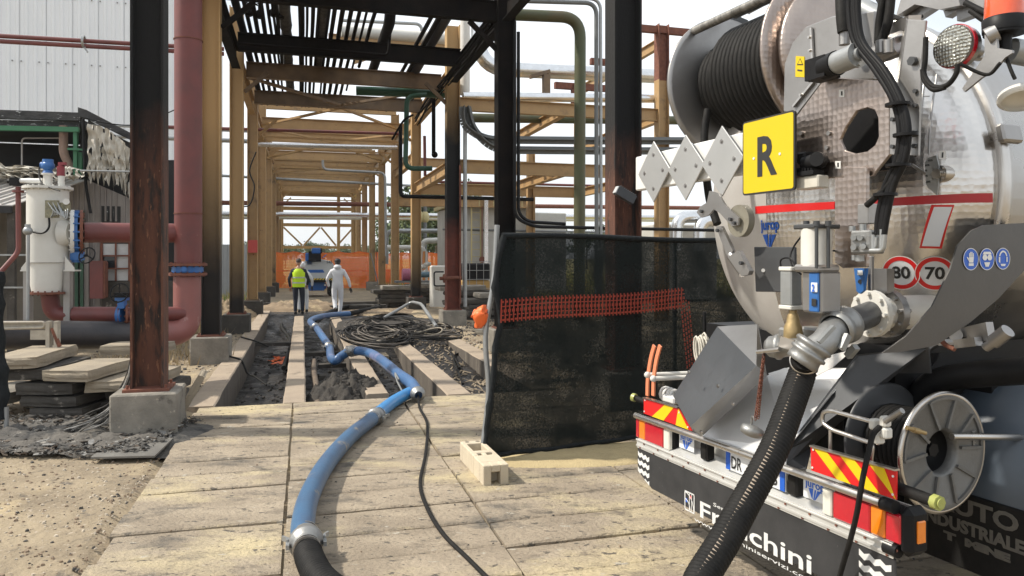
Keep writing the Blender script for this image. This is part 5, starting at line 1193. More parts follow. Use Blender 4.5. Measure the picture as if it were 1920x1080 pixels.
for k, (x, y) in enumerate(((793, 500), (797, 510), (801, 495), (790, 530), (800, 532))):
    p = pt(FC, x, y, y=36); bb = B(); bb.sphere(p, .13, 10, 8); bb.cyl(p-Vector((.18, 0, 0)), p+Vector((.18, 0, 0)), .08, 8); part(t, 'valve_body', bb, m_cream)
for x, m in ((790, m_cream), (795, mat('orange lagging', (.6, .25, .08), None, rough=.6)), (800, m_cream)):
    bb = B(); p = pt(FC, x, 500, y=36); bb.cyl((p.x, 36, 0), (p.x, 36, 2.2), .06, 10); part(t, 'pipe', bb, m)
t.done()
for k, x in enumerate((787, 797)):
    t = Thing('utility_pole', ['left', 'right'][k]+' slim pole with pale insulators behind the far right columns', 'pole', FC)
    p = pt(FC, x, 400, y=44); bb = B(); bb.cyl((p.x, 44, 0), (p.x, 44, 5.5), .12, 10); part(t, 'shaft', bb, m_grey)
    bb = B(); bb.sphere((p.x, 44, 4.3), .25, 10, 8, (1, 1, 1.5)); bb.bar((p.x-.5, 44, 4.9), (p.x+.5, 44, 5.0), .08, .08); part(t, 'fitting', bb, m_yl); t.done()
# wall on the left behind the columns
bb = B(); a, c = pt(FC, 330, 458, y=38), pt(FC, 466, 458, y=38); corr(bb, a.x, c.x, 38, 0, a.z, .35, .05); single('sheet_fence', bb, mat('grey fence sheet', (.34, .35, .35), (.26, .27, .27), .5, 2, .5), 'grey corrugated sheet fence seen between the left columns', 'fence')
t = Thing('cable_clip', 'thin black cable looping down the third tan column on the left', 'cable', FC); bb = B(); bb.tube(curve([pt(FC, 480, 285, y=25.9), pt(FC, 468, 320, y=25.9), pt(FC, 477, 350, y=25.9), pt(FC, 467, 385, y=25.9), pt(FC, 440, 384, y=25.9)], 6), .022, 6); part(t, 'cable_run', bb, m_plastic); t.done()
# ------------------------------------------------ grass and trees
rr = random.Random(55); bb = B()
for k in range(15000):
    u = rr.uniform(4.5, 26) if rr.random() < .8 else rr.uniform(-9, -2); v = 32+38*rr.random()**1.6
    if u < 0 and v < 30: continue
    h = rr.uniform(.15, .6)*(1+.5*(v > 45)); a = rr.random()*6.28; lx, ly = rr.gauss(0, .14), rr.gauss(0, .1); w1 = .025+.02*(v > 40)
    bb.m = rr.choice([0, 0, 1, 2]); z0 = -.05
    bb.add([(u-w1*math.cos(a), v-w1*math.sin(a), z0), (u+w1*math.cos(a), v+w1*math.sin(a), z0), (u+lx, v+ly, z0+h)], [(0, 1, 2)])
single('grass', bb, [mat('dry grass', (.42, .34, .12), None, rough=.9), mat('fresh grass', (.15, .22, .05), None, rough=.9), mat('pale grass', (.36, .36, .14), None, rough=.9)], 'tall dry and green grass on the open ground behind the rack', None, kind='stuff')
rr = random.Random(56); bb = B()
for k in range(2600):
    u = rr.choice([-2.3, -2.6, -3.0])+rr.gauss(0, .35); v = rr.uniform(14, 31); h = rr.uniform(.05, .28); a = rr.random()*6.28
    bb.add([(u-.012*math.cos(a), v-.012*math.sin(a), -.02), (u+.012*math.cos(a), v+.012*math.sin(a), -.02), (u+rr.gauss(0, .08), v+rr.gauss(0, .08), h)], [(0, 1, 2)])
single('dry_weeds', bb, mat('dry weeds', (.34, .26, .15), None, rough=.9), 'dry weeds growing along the left row of columns', None, kind='stuff')
m_leaf = [mat('leaf dark', (.06, .09, .04), (.04, .065, .03), .6, 2, .7, bump=0), mat('leaf mid', (.09, .12, .055), (.06, .09, .04), .6, 2, .7, bump=0), mat('leaf light', (.12, .155, .06), None, rough=.7)]  # leaf colours lightened slightly to suggest haze on the far trees
m_bark = mat('bark', (.12, .09, .065), (.07, .055, .04), .7, 8, .9)
def crown_mesh(seed):
    r_ = random.Random(seed); b3 = B(); cl = [(r_.gauss(0, 1.1), r_.gauss(0, 1.1), 3.2+r_.random()*3.4, r_.uniform(.9, 1.7)) for _ in range(13)]
    for _ in range(1500):
        c = r_.choice(cl); a = r_.random()*6.28; ph = math.acos(r_.uniform(-1, 1)); rr_ = c[3]*(.55+.45*r_.random())
        p = Vector((c[0]+rr_*math.sin(ph)*math.cos(a), c[1]+rr_*math.sin(ph)*math.sin(a), c[2]+rr_*.8*math.cos(ph))); s_ = r_.uniform(.12, .26)
        e1 = Vector((r_.gauss(0, 1), r_.gauss(0, 1), r_.gauss(0, 1))).normalized()*s_; e2 = e1.cross(Vector((r_.gauss(0, 1), r_.gauss(0, 1), r_.gauss(0, 1)))).normalized()*s_*.7
        b3.m = r_.choice([0, 0, 1, 1, 2]); b3.add([p-e1, p+e2, p+e1, p-e2], [(0, 1, 2, 3)])
    return mesh(b3, 'crown', m_leaf)
def trunk_mesh(seed):
    b3 = B(); b3.tube([(0, 0, -.3), (.05, .05, 1.5), (0, .1, 3), (.1, 0, 4.6)], [.22, .17, .13, .06], 8)
    for k in range(5): a = k*1.3; b3.tube([(0, .05, 2.2+k*.3), (1.0*math.cos(a), 1.0*math.sin(a), 3.4+k*.3)], [.08, .03], 6)
    return mesh(b3, 'trunk', m_bark)
CM = [crown_mesh(k) for k in range(4)]; TM = [trunk_mesh(k) for k in range(2)]
rr = random.Random(66); spots_ = []
for px in list(range(424, 470, 22))+list(range(505, 735, 17)): spots_.append((px+rr.uniform(-6, 6), rr.uniform(105, 150), rr.uniform(.45, .65)))
for px in range(742, 850, 13): spots_.append((px+rr.uniform(-4, 4), rr.uniform(78, 100), rr.uniform(.7, 1.0)))
for px in (955, 975, 1000, 1030, 1100, 1130): spots_.append((px, rr.uniform(100, 130), 1.0))
spots_.append((797, 72, 1.15)); spots_.append((835, 70, 1.25)); spots_.append((818, 76, 1.35)); spots_.append((190+0, 58, .8))
for i, (px, d, s_) in enumerate(spots_):
    t = bpy.data.objects.new('tree', None); COL.objects.link(t); t.location = ((px-960)/FPX*d, d, 0); t.scale = (s_,)*3; t.rotation_euler = (0, 0, rr.random()*6.28)
    grp = 'trees of the distant belt beyond the grass' if d > 100 else 'taller trees beyond the right grass'
    t['label'] = 'hazy round crowned tree in the distant belt behind the rack' if d > 100 else 'leafy green tree standing behind the grass to the right of the rack'
    if px == 190: grp = None; t['label'] = 'single bush like tree behind the left shed'
    t['category'] = 'tree'
    if grp: t['group'] = grp
    for nm, me in (('crown', CM[i % 4]), ('trunk', TM[i % 2])):
        o = bpy.data.objects.new(nm, me); COL.objects.link(o); o.parent = t
# ============================================================ PEOPLE
def skin_body(verts, edges, radii, sub=2):
    me = bpy.data.meshes.new('figure'); me.from_pydata([Vector(v) for v in verts], edges, []); o = bpy.data.objects.new('figure', me); COL.objects.link(o)
    md = o.modifiers.new('skin', 'SKIN'); o.modifiers.new('sub', 'SUBSURF').levels = sub; md.use_smooth_shade = True
    for v_, r_ in zip(me.skin_vertices[0].data, radii):
        v_.radius = r_ if isinstance(r_, tuple) else (r_, r_)
    me.skin_vertices[0].data[0].use_root = True
    bpy.context.view_layer.update()
    dg = bpy.context.evaluated_depsgraph_get(); ev = o.evaluated_get(dg); m2 = bpy.data.meshes.new_from_object(ev)
    bpy.data.objects.remove(o); return m2
def put(t, nm, me, mats, sel=None, lab=None, smooth=True):
    me.materials.clear()
    for m in mats: me.materials.append(m)
    for p in me.polygons:
        p.use_smooth = smooth; p.material_index = sel(p.center) if sel else 0
    o = bpy.data.objects.new(nm, me); COL.objects.link(o); o.parent = t.o; t.parts.append(o)
    if lab: o['label'] = lab
    return o
m_skin = mat('skin', (.45, .26, .18), None, rough=.5, bump=0); m_navy = mat('navy cloth', (.018, .022, .036), (.03, .035, .05), .6, 9, .85, bump=.2)
m_coat = mat('white coverall', (.72, .73, .75), (.62, .63, .66), .6, 5, .75, bump=.35, bscale=9); m_vest = mat('neon vest', (.60, .85, .02), (.5, .75, .02), .4, 5, .6, bump=.2, bscale=8)
m_glove = mat('dark glove', (.02, .02, .022), None, rough=.7); m_boot = mat('black boot', (.018, .016, .015), None, rough=.6)
m_silver = mat('grey reflective tape', (.5, .52, .5), None, rough=.4); m_hair = mat('short grey hair', (.06, .05, .045), None, rough=.8)
def hand(t, M, m, curl=.5, s_=1):
    """palm, four fingers of unequal length and a thumb as one skinned mesh"""
    V = [(0, 0, 0), (0, 0, -.045), (0, 0, -.085)]; E = [(0, 1), (1, 2)]; Rr = [(.026, .018), (.040, .018), (.040, .016)]
    for k, (x, l) in enumerate(((-.030, .062), (-.010, .075), (.010, .070), (.030, .052))):
        i = len(V); V += [(x, 0, -.09), (x, -.012*curl*2, -.09-l*.5), (x, -.045*curl*2, -.09-l)]; E += [(2, i), (i, i+1), (i+1, i+2)]; Rr += [(.010,)*2, (.009,)*2, (.007,)*2]
    i = len(V); V += [(-.045, -.012, -.05), (-.058, -.03, -.085)]; E += [(1, i), (i, i+1)]; Rr += [(.012,)*2, (.009,)*2]
    me = skin_body([M @ (Vector(v)*s_) for v in V], E, [(a*s_, b*s_) for a, b in Rr], 1); return put(t, 'hand', me, [m])
def person(name_lab, pos, face, cloth, stride, build, legs_m, top_m, H_=1.83, arms=None, boots=m_boot, glove=None, neckm=None):
    k = H_/1.8; t = Thing('person', name_lab, 'person', FC, base=(0, 0, 0))
    S_ = lambda v: Vector(v)*k
    lf, rf, lk, rk = stride; lh, le, rh, re_ = arms
    V = [(0, 0, .98), (0, .01, 1.14), (0, .0, 1.34), (0, -.01, 1.47), (0, .0, 1.55), (0, .012, 1.62),
         (-.10, 0, .92), lk, lf, (.10, 0, .92), rk, rf,
         (-.185, 0, 1.43), le, lh, (.185, 0, 1.43), re_, rh]
    E = [(0, 1), (1, 2), (2, 3), (3, 4), (4, 5), (0, 6), (6, 7), (7, 8), (0, 9), (9, 10), (10, 11), (3, 12), (12, 13), (13, 14), (3, 15), (15, 16), (16, 17)]
    bl = build
    Rd = [(.165*bl, .12*bl), (.150*bl, .115*bl), (.175*bl, .125*bl), (.13*bl, .09), (.055, .055), (.05, .05), (.105, .11), (.075, .08), (.058, .06), (.105, .11), (.075, .08), (.058, .06), (.07, .075), (.052, .055), (.042, .042), (.07, .075), (.052, .055), (.042, .042)]
    me = skin_body([S_(v) for v in V], E, [(a*k, b*k) for a, b in Rd])
    put(t, 'body', me, [top_m, legs_m, neckm or m_skin], lambda c: 2 if c.z > 1.51*k else (1 if c.z < 1.0*k and abs(c.x) < .19*k else 0))
    # head with nose, ears, jaw
    bb = B(); bb.sphere((0, .015*k, 1.715*k), .098*k, 20, 16, (.86, 1.02, 1.22)); bb.sphere((-.086*k, .01, 1.70*k), .028*k, 8, 6, (.4, .8, 1.2)); bb.sphere((.086*k, .01, 1.70*k), .028*k, 8, 6, (.4, .8, 1.2))
    bb.sphere((0, .115*k, 1.70*k), .018*k, 8, 6, (.8, 1.1, 1.5)); bb.sphere((0, .075*k, 1.635*k), .045*k, 10, 8, (1, .8, .7)); hd = part(t, 'head', bb, m_skin)
    bb = B(); bb.sphere((-.032*k, .103*k, 1.73*k), .011*k, 8, 6); bb.sphere((.032*k, .103*k, 1.73*k), .011*k, 8, 6); part(t, 'eyes', bb, m_ink, parent=hd)
    for i, (f, kn) in enumerate(((lf, lk), (rf, rk))):
        f = Vector(f); lift = f.z > .12; bb = B()
        pitch = R(-62) if lift else 0
        M = Matrix.Translation(S_(f)+Vector((0, 0, -.0))) @ Matrix.Rotation(pitch, 4, 'X')
        vs12 = []
        prof = [(-.085, .040, .10), (-.06, .05, .12), (0, .052, .12), (.07, .048, .085), (.14, .05, .065), (.185, .03, .05)]
        for y, w_, h_ in prof:
            for a in range(8):
                th = a*.7854+.39; vs12.append((w_*math.cos(th)*1.05, y, max(-.085, -.085+h_*.5+h_*.55*math.sin(th))))
        bb.add([M @ (Vector(v)*k) for v in vs12], [(i_*8+a, i_*8+(a+1) % 8, (i_+1)*8+(a+1) % 8, (i_+1)*8+a) for i_ in range(5) for a in range(8)]+[list(range(8)), list(range(40, 48))], True); part(t, 'boot', bb, boots)
    for h_, e_ in ((lh, le), (rh, re_)):
        d = (Vector(h_)-Vector(e_)).normalized(); M = Matrix.Translation(S_(h_)) @ (Vector((0, 0, -1)).rotation_difference(d)).to_matrix().to_4x4() @ Matrix.Rotation(R(180 if h_[0] > 0 else 0)*0, 4, 'Z')
        hand(t, M, glove or m_skin, .6, k*1.05)
    return t, k
FACE = 0
# man in the vest on the first trench wall
p = pt(FC, 560, 590, z=0)
t, k = person('man seen from behind in a yellow green high visibility vest over dark clothes', p, 0, None, ((-.10, -.03, .085), (.12, .06, .085), (-.10, .03, .50), (.12, .05, .50)), 1.12, m_navy, m_navy, 1.84, arms=((-.27, .10, .90), (-.30, -.06, 1.17), (.26, .20, .96), (.31, -.03, 1.15)))
b3 = B(); vs13 = []; seg = 28; rows = [(.90, .195, .155), (1.0, .20, .158), (1.12, .198, .155), (1.25, .215, .160), (1.36, .225, .155), (1.44, .205, .135), (1.50, .12, .10)]
for z, a, c in rows:
    for i in range(seg): th = 6.2832*i/seg; vs13.append((a*k*1.0*math.cos(th)*(1+.02*noise.noise(Vector((i, z*8, 0)))), c*k*math.sin(th), z*k))
b3.add(vs13, [(j*seg+i, j*seg+(i+1) % seg, (j+1)*seg+(i+1) % seg, (j+1)*seg+i) for j in range(len(rows)-1) for i in range(seg)], True); ve = part(t, 'vest', b3, m_vest)
b3 = B()
for z0, z1 in ((1.02, 1.065), (1.19, 1.235)):
    vv = [((.212 if z0 < 1.1 else .219)*k*math.cos(6.2832*i/seg), (.166 if z0 < 1.1 else .168)*k*math.sin(6.2832*i/seg), z*k) for z in (z0, z1) for i in range(seg)]
    b3.add(vv, [(i, (i+1) % seg, (i+1) % seg+seg, i+seg) for i in range(seg)], True)
part(t, 'reflective_tape', b3, m_silver, parent=ve)
b3 = B(); b3.sphere((0, -.005, 1.745*k), .094*k, 18, 12, (.90, 1.0, 1.0)); b3.v = [v for v in b3.v]; part(t, 'hair', b3, m_hair)
t.fr = FC @ Matrix.Translation(p) @ Matrix.Rotation(R(-2), 4, 'Z'); t.done()
# a man half hidden in front of him in white
p2_ = p+Vector((.13, .95, 0))
t, k = person('man in white coverall mostly hidden behind the man in the vest', p2_, 0, None, ((-.12, 0, .085), (.14, .02, .085), (-.12, .04, .5), (.14, .05, .5)), 1.0, m_coat, m_coat, 1.72, arms=((-.33, .08, .95), (-.33, -.04, 1.2), (.33, .1, .95), (.33, -.03, 1.2)), glove=m_glove, neckm=m_coat)
b3 = B(); b3.sphere((0, 0, 1.73*k), .104*k, 16, 12, (.92, 1, 1.1)); part(t, 'hood', b3, m_coat); t.fr = FC @ Matrix.Translation(p2_); t.done()
# man in white striding away
p = pt(FC, 633, 592, z=0)
t, k = person('man in white hooded coverall and dark cap walking away on the middle trench wall', p, 0, None, ((-.06, -.20, .20), (.07, .10, .085), (-.10, .02, .52), (.10, .12, .50)), 1.12, m_coat, m_coat, 1.83, arms=((-.28, .16, .93), (-.33, -.04, 1.18), (.40, .04, .90), (.34, -.04, 1.16)), glove=m_glove, neckm=m_coat)
b3 = B(); b3.sphere((0, -.035*k, 1.565*k), .12*k, 16, 10, (1.05, .85, .75)); part(t, 'hood', b3, m_coat)
b3 = B(); b3.sphere((0, .01, 1.755*k), .108*k, 18, 12, (.92, 1.05, .85)); b3.box((0, .13*k, 1.745*k), (.15*k, .1*k, .012)); part(t, 'cap', b3, m_glove)
b3 = B(); b3.sphere((0, -.012*k, 1.71*k), .092*k, 14, 10, (.95, .95, 1.05)); part(t, 'hair', b3, m_hair)
t.fr = FC @ Matrix.Translation(p) @ Matrix.Rotation(R(-4), 4, 'Z'); t.done()
# ============================================================ TANKER TRUCK
TP = lambda px, py, Y=0.0: pt(FT, px, py, y=Y)
TX = lambda px, py, X: pt(FT, px, py, x=X)
ZC, RT, YR, DT = 2.27, 1.03, .68, .41
def head_y(x, z):
    r2 = (x*x+(z-ZC)**2)/RT**2; return YR-DT*math.sqrt(max(0, 1-min(r2, .998)))
def head_n(x, z):
    y = head_y(x, z); n = Vector((x/RT**2, (y-YR)/DT**2, (z-ZC)/RT**2)); return n.normalized()
def on_head(x, z, off=.002):
    return Vector((x, head_y(x, z), z))+head_n(x, z)*off
FTI = FT.inverted()
def head_hit(px, py):
    o = FTI @ Vector((0, 0, EYE)); d = FTI.to_3x3() @ Vector(((px-960)/FPX, 1, (483-py)/FPX))
    t = 2.5
    while t < 8:
        p = o+d*t
        if (p.x/RT)**2+((p.y-YR)/DT)**2+((p.z-ZC)/RT)**2 < 1 and p.y < YR: return p
        t += .004
    return o+d*4.2
truck = Thing('tanker_truck', 'stainless steel vacuum tanker truck backed in from the right with hose reels on its rear', 'truck', FT, base=(0, .5, 0))
def TPart(nm, b, m, lab=None, par=None): return part(truck, nm, b, m, lab, par)
def tbox(x0, y0, x1, y1, Y, th, m, nm, lab=None, par=None, bev=.004):
    a, c = TP(x0, y0, Y), TP(x1, y1, Y); a2, c2 = TP(x0, y1, Y), TP(x1, y0, Y)
    bb = B(); bb.box(((a.x+c.x)/2, Y+th/2, (a.z+a2.z+c.z+c2.z)/4), (c.x-a.x, th, abs((a.z+c2.z)/2-(a2.z+c.z)/2)), bev=bev); return TPart(nm, bb, m, lab, par)
def tplate(pl, Y, th, m, nm, lab=None, par=None):
    bb = B(); bb.plate([TP(x, y, Y) if len(q_) == 0 else TP(x, y, q_[0]) for x, y, *q_ in pl], (0, th, 0)); return TPart(nm, bb, m, lab, par)
def tcyl(px, y0, y1, rad, Y, m, nm, par=None, seg=20, b=None):
    a, c = TP(px, y0, Y), TP(px, y1, Y); c.x = a.x; bb = b or B(); bb.cyl(a, c, rad, seg)
    return bb if b else TPart(nm, bb, m, None, par)
def bolts(b, pts_, d, r=.012, l=.01):
    for p in pts_: b.cyl(Vector(p), Vector(p)+Vector(d)*l, r, 6)
# --- tank
bb = B(); prof = []
for k in range(33): th = math.pi/2*k/32; prof.append((RT*math.sin(th)+.0005, YR-DT*math.cos(th)))
bb.lathe([(r, y) for r, y in prof], (0, 0, ZC), (0, 1, ZC), 96); head = TPart('tank_head', bb, m_turn, 'rounded rear tank head')
bb = B(); bb.lathe([(RT-.01, YR), (RT+.03, YR), (RT+.035, YR+.01), (RT+.035, YR+.07), (RT+.02, YR+.08), (RT, YR+.08), (RT, 6.2), (.6, 6.5), (0, 6.6)], (0, 0, ZC), (0, 1, ZC), 80); TPart('tank_shell', bb, m_ss)
bb = B()
for a in (12, 38, 335, 310, 285): # clamps round the rim
    bb = B(); p = Vector(((RT+.06)*math.cos(R(a)), YR+.03, ZC+(RT+.06)*math.sin(R(a)))); bb.box((0, 0, 0), (.04, .14, .09), Matrix.Translation(p) @ Matrix.Rotation(-R(a), 4, 'Y'), bev=.01); TPart('rim_clamp', bb, m_ssd)
# plain brushed skirt cone below the engine turned part
def band(px0, px1, py0f, py1f, m, nm, lab=None, off=.003, n=40, par=None):
    bb = B(); a = head_hit(px0, py0f(px0)); c = head_hit(px1, py0f(px1)); a2 = head_hit(px0, py1f(px0)); c2 = head_hit(px1, py1f(px1)); vs_ = []
    for i in range(n+1):
        t_ = i/n; u = a.lerp(c, t_); l = a2.lerp(c2, t_); vs_ += [on_head(u.x, u.z, off), on_head(l.x, l.z, off)]
    bb.add(vs_, [(2*i, 2*i+1, 2*i+3, 2*i+2) for i in range(n)], True); return TPart(nm, bb, m, lab, par)
band(1417, 1566, lambda x: 387-(x-1417)*.06, lambda x: 401-(x-1417)*.06, m_refl_r, 'red_stripe', par=head)
band(1636, 1866, lambda x: 374-(x-1636)*.05, lambda x: 388-(x-1636)*.035, m_redband, 'red_stripe', par=head)
def decal(c, vs, fs, m, nm, off=.002, par=None, rot=0, smooth=False):
    bb = B(); ca, sa = math.cos(rot), math.sin(rot)
    bb.add([on_head(c.x+v[0]*ca-v[1]*sa, c.z+v[0]*sa+v[1]*ca, off) for v in vs], fs, smooth); return TPart(nm, bb, m, None, par)
def decal_flat(c, vs, fs, m, nm, off=.004, par=None):
    n_ = head_n(c.x, c.z); v_ = (Vector((0, 0, 1))-n_*n_.z).normalized(); u_ = v_.cross(n_)*1.0
    if u_.x < 0: u_ = -u_
    bb = B(); bb.add([c+u_*a_[0]+v_*a_[1]+n_*off for a_ in vs], fs); return TPart(nm, bb, m, None, par)
def disc2(r0, r1, n=40):
    vs = []; 
    for i in range(n): a = 6.2832*i/n; vs += [(r0*math.cos(a), r0*math.sin(a)), (r1*math.cos(a), r1*math.sin(a))]
    return vs, [(2*i, 2*i+1, (2*i+3) % (2*n), (2*i+2) % (2*n)) for i in range(n)]
def speed(px, py, txt):
    c = head_hit(px, py); r = .088
    d0 = decal_flat(c, *disc2(0.0, r*.76), m_refl_w, 'speed_limit_sticker', .006, head)
    decal_flat(c, *disc2(r*.74, r*.98), m_refl_r, 'red_ring', .0075, d0); decal_flat(c, *disc2(r*.98, r*1.03), m_white, 'white_edge', .007, d0)
    vs, fs = fit_text(txt, .088, .062, .0025, 0)
    decal_flat(c, [(v[0]-.044, v[1]-.028) for v in vs], fs, m_ink, 'number', .0085, d0)
speed(1690, 511, '80'); speed(1753, 512, '70')
# slanting white plate with red border
def quad_on_head(P4, m, nm, off, par=None, n=10):
    H4 = [head_hit(*p) for p in P4]; bb = B(); vs_ = []
    for j in range(n+1):
        for i in range(n+1):
            a = H4[0].lerp(H4[1], i/n); c = H4[3].lerp(H4[2], i/n); p = a.lerp(c, j/n); vs_.append(on_head(p.x, p.z, off))
    bb.add(vs_, [(j*(n+1)+i, j*(n+1)+i+1, (j+1)*(n+1)+i+1, (j+1)*(n+1)+i) for j in range(n) for i in range(n)], True); return TPart(nm, bb, m, None, par)
q1 = quad_on_head([(1748, 384), (1791, 384), (1766, 466), (1725, 465)], m_refl_r, 'slanted_sticker', .003, head); quad_on_head([(1752, 388), (1786, 388), (1763, 462), (1730, 461)], m_refl_w, 'white_field', .005, q1)
quad_on_head([(1762, 283), (1775, 283), (1775, 299), (1762, 299)], m_white, 'small_tag', .003, head); quad_on_head([(1767, 286), (1770, 286), (1770, 296), (1767, 296)], m_ink, 'tag_arrow', .005, head)
# blue lettering and triangle
m_logo = mat('logo blue', (.02, .12, .55), None, rough=.35)
vs, fs = fit_text('jurop', .165, .062, .003, 0); c = head_hit(1444, 424); decal(c, [(v[0]-.083, v[1]-.02) for v in vs], fs, m_logo, 'lettering', .003, head)
def tri_logo(w_): return [(-w_/2, 0), (-w_*.12, .004), (-w_*.18, -w_*.62), (-w_*.3, -w_*.45), (w_*.0, .002), (w_*.12, .0), (-w_*.02, -w_*.62), (-w_*.12, -w_*.62), (w_*.2, 0), (w_*.5, .0), (w_*.06, -w_*.6), (0, -w_*.62)], [(0, 1, 2, 3), (4, 5, 6, 7), (8, 9, 10, 11)]
c = head_hit(1443, 440); decal(c, *tri_logo(.12), m_logo, 'logo_mark', .003, head)
# left white/tan dish: plain polished collar plate seen below the boom
# gauge fan plate and knob
c = head_hit(1768, 326); pf = c+Vector((0, -.04, 0))
bb = B(); pl = [TP(x, y, pf.y) for x, y in ((1755, 291), (1762, 318), (1757, 366), (1740, 352), (1729, 332), (1728, 312), (1740, 296))]; bb.plate(pl, (0, .006, 0)); gp = TPart('gauge_plate', bb, m_galv)
for k, (x, y, tx) in enumerate(((1740, 303, '95%'), (1734, 312, '80%'), (1730, 322, '60%'), (1731, 332, '40%'), (1736, 343, '20%'))):
    vs, fs = fit_text(tx, .026, .009, .0005, 0); a = TP(x, y, pf.y-.001); bb = B(); bb.add([(a.x+v[0], a.y, a.z+v[1]) for v in vs], fs); TPart('scale_mark', bb, m_ink, None, gp)
bb = B(); bb.disc(c+Vector((0, -.03, 0)), c+Vector((0, .05, 0)), .042, 0, 24); bb.disc(c+Vector((0, -.05, 0)), c+Vector((0, -.03, 0)), .024, 0, 20)
for k in range(8): a = k*.785; bolts(bb, [c+Vector((.034*math.cos(a), -.03, .034*math.sin(a)))], (0, -1, 0), .005, .01)
TPart('gauge_boss', bb, m_ss)
bb = B(); bb.bar(c+Vector((-.02, -.1, 0)), c+Vector((-.09, -.1, .05)), .01, .012); TPart('gauge_pointer', bb, m_ssd)
# vertical weld seams
band(1731, 1744, lambda x: 180-(x-1731)*0, lambda x: 181, m_ssd, 'seam', par=head)
bb = B(); P_ = [head_hit(x, y) for x, y in ((1757, 140), (1754, 160), (1748, 210), (1743, 290))]; bb.tube([on_head(p.x, p.z, .002) for p in curve(P_, 6)], .005, 6); P_ = [head_hit(x, y) for x, y in ((1733, 160), (1728, 210), (1722, 290))]; bb.tube([on_head(p.x, p.z, .002) for p in curve(P_, 6)], .006, 6); TPart('seam', bb, m_ssd, None, head)
# --- big hose reel
XA, XB_, YC_, ZRR = -.73, .15, .46, 3.07; RF = .48
cx_ = lambda x: Vector((x, YC_, ZRR))
reel = B(); reel.lathe([(.1, 0), (RF-.03, 0), (RF, .012), (RF, .03), (RF-.03, .036), (.1, .036)], cx_(XA-.02), cx_(XA+1), 64); rl = TPart('hose_reel', reel, m_ssd, 'big reel of black hose at the top rear of the tank')
bb = B(); bb.lathe([(.3, 0), (RF-.03, 0), (RF, .01), (RF, .028), (RF-.03, .034), (.3, .034)], cx_(XB_), cx_(XB_+1), 64); bb.lathe([(.3, .0), (.34, .05), (.40, .07), (.40, .1), (.30, .12), (0, .12)], cx_(XB_), cx_(XB_+1), 48); TPart('reel_flange', bb, m_turnb, None, rl)
bb = B(); bb.cyl(cx_(XA), cx_(XB_), .2, 24); TPart('drum', bb, m_plastic, None, rl)
bb = B(); n = 19; rh = .0235
for k in range(n):
    x = XA+.06+rh+k*(XB_-XA-.11-2*rh)/(n-1)
    r0 = .34 if k > 4 else .27
    bb.tube([Vector((x+.01*(a/36-.5), YC_+(r0)*math.cos(a*math.pi/18), ZRR+(r0)*math.sin(a*math.pi/18))) for a in range(37)], rh, 10, caps=False)
for k in range(5):
    x = XA+.08+k*.047; r0 = .315
TPart('hose_coils', bb, m_rubber, None, rl)
bb = B()
for k, (y0, y1, xa, xb) in enumerate(((145, 70, 1300, 1610), (105, 8, 1330, 1520))):
    pass
a = Vector((XA+.02, YC_-.28, ZRR+.36)); bb.cyl(a, a+Vector((XB_-XA-.02, 0, 0)), .028, 16); a2 = Vector((XA+.12, YC_-.02, ZRR+.47)); bb.cyl(a2, a2+Vector((XB_-XA-.1, 0, 0)), .026, 16)
TPart('spacer_bar', bb, mat('greasy steel bar', (.30, .29, .27), (.05, .05, .045), .9, 6, .5, metal=.7, bump=.2, stretch=(3, 1, 1)), None, rl)
bb = B(); bb.plate([Vector((XA-.03, YC_-.1, ZRR+.42)), Vector((XA-.03, YC_+.05, ZRR+.53)), Vector((XA-.03, YC_+.2, ZRR+.5)), Vector((XA-.03, YC_+.2, ZRR+.40))], (.02, 0, 0)); TPart('bracket', bb, m_dgrey, None, rl)
P_ = [TP(1327, 205, .05), TP(1321, 250, .02), TP(1322, 300, -.0), TP(1330, 372, -.05), TP(1345, 420, -.06)]; bb = B(); bb.tube(curve(P_, 6), .024, 12); TPart('loose_hose', bb, m_rubber, None, rl)
# chain case plate with yellow sticker beside the reel
bb = B(); bb.plate([TP(x, y, -.02) for x, y in ((1468, 210), (1470, 120), (1485, 80), (1510, 50), (1560, 30), (1640, 20), (1640, 150), (1545, 150), (1495, 215))], (0, .03, 0)); cc_ = TPart('reel_case', bb, m_ssd)
bevel(cc_, .006)
bb = B(); bb.plate([TP(x, y, -.026) for x, y in ((1520, 52), (1528, 150), (1495, 200), (1492, 205), (1530, 160), (1546, 156), (1600, 150), (1620, 40))], (0, .008, 0)); 
bb = B(); bb.plate([TP(x, y, -.023) for x, y in ((1492, 105), (1508, 106), (1508, 145), (1491, 144))], (0, .003, 0)); st = TPart('warning_sticker', bb, m_sign_y, None, cc_)
bb = B(); bb.plate([TP(x, y, -.0245) for x, y in ((1500, 109), (1506, 122), (1494, 122))], (0, .001, 0)); bb.plate([TP(x, y, -.0245) for x, y in ((1495, 130), (1504, 131), (1504, 134), (1495, 133))], (0, .001, 0)); TPart('warning_print', bb, m_ink, None, st)
bb = B(); bb.plate([TP(x, y, -.026) for x, y in ((1500, 111), (1504, 120), (1496, 120))], (0, .001, 0)); TPart('warning_print', bb, m_sign_y, None, st)
bb = B(); bb.bar(TP(1521, 52, -.03), TP(1526, 152, -.03), .012, .012, up=(0, 1, 0)); bb.bar(TP(1526, 152, -.03), TP(1487, 200, -.03), .012, .012, up=(0, 1, 0)); bolts(bb, [TP(x, y, -.035) for x, y in ((1518, 70), (1519, 95), (1520, 120), (1518, 152), (1502, 178))], (0, -1, 0), .008, .01); TPart('case_edge', bb, m_ss, None, cc_)
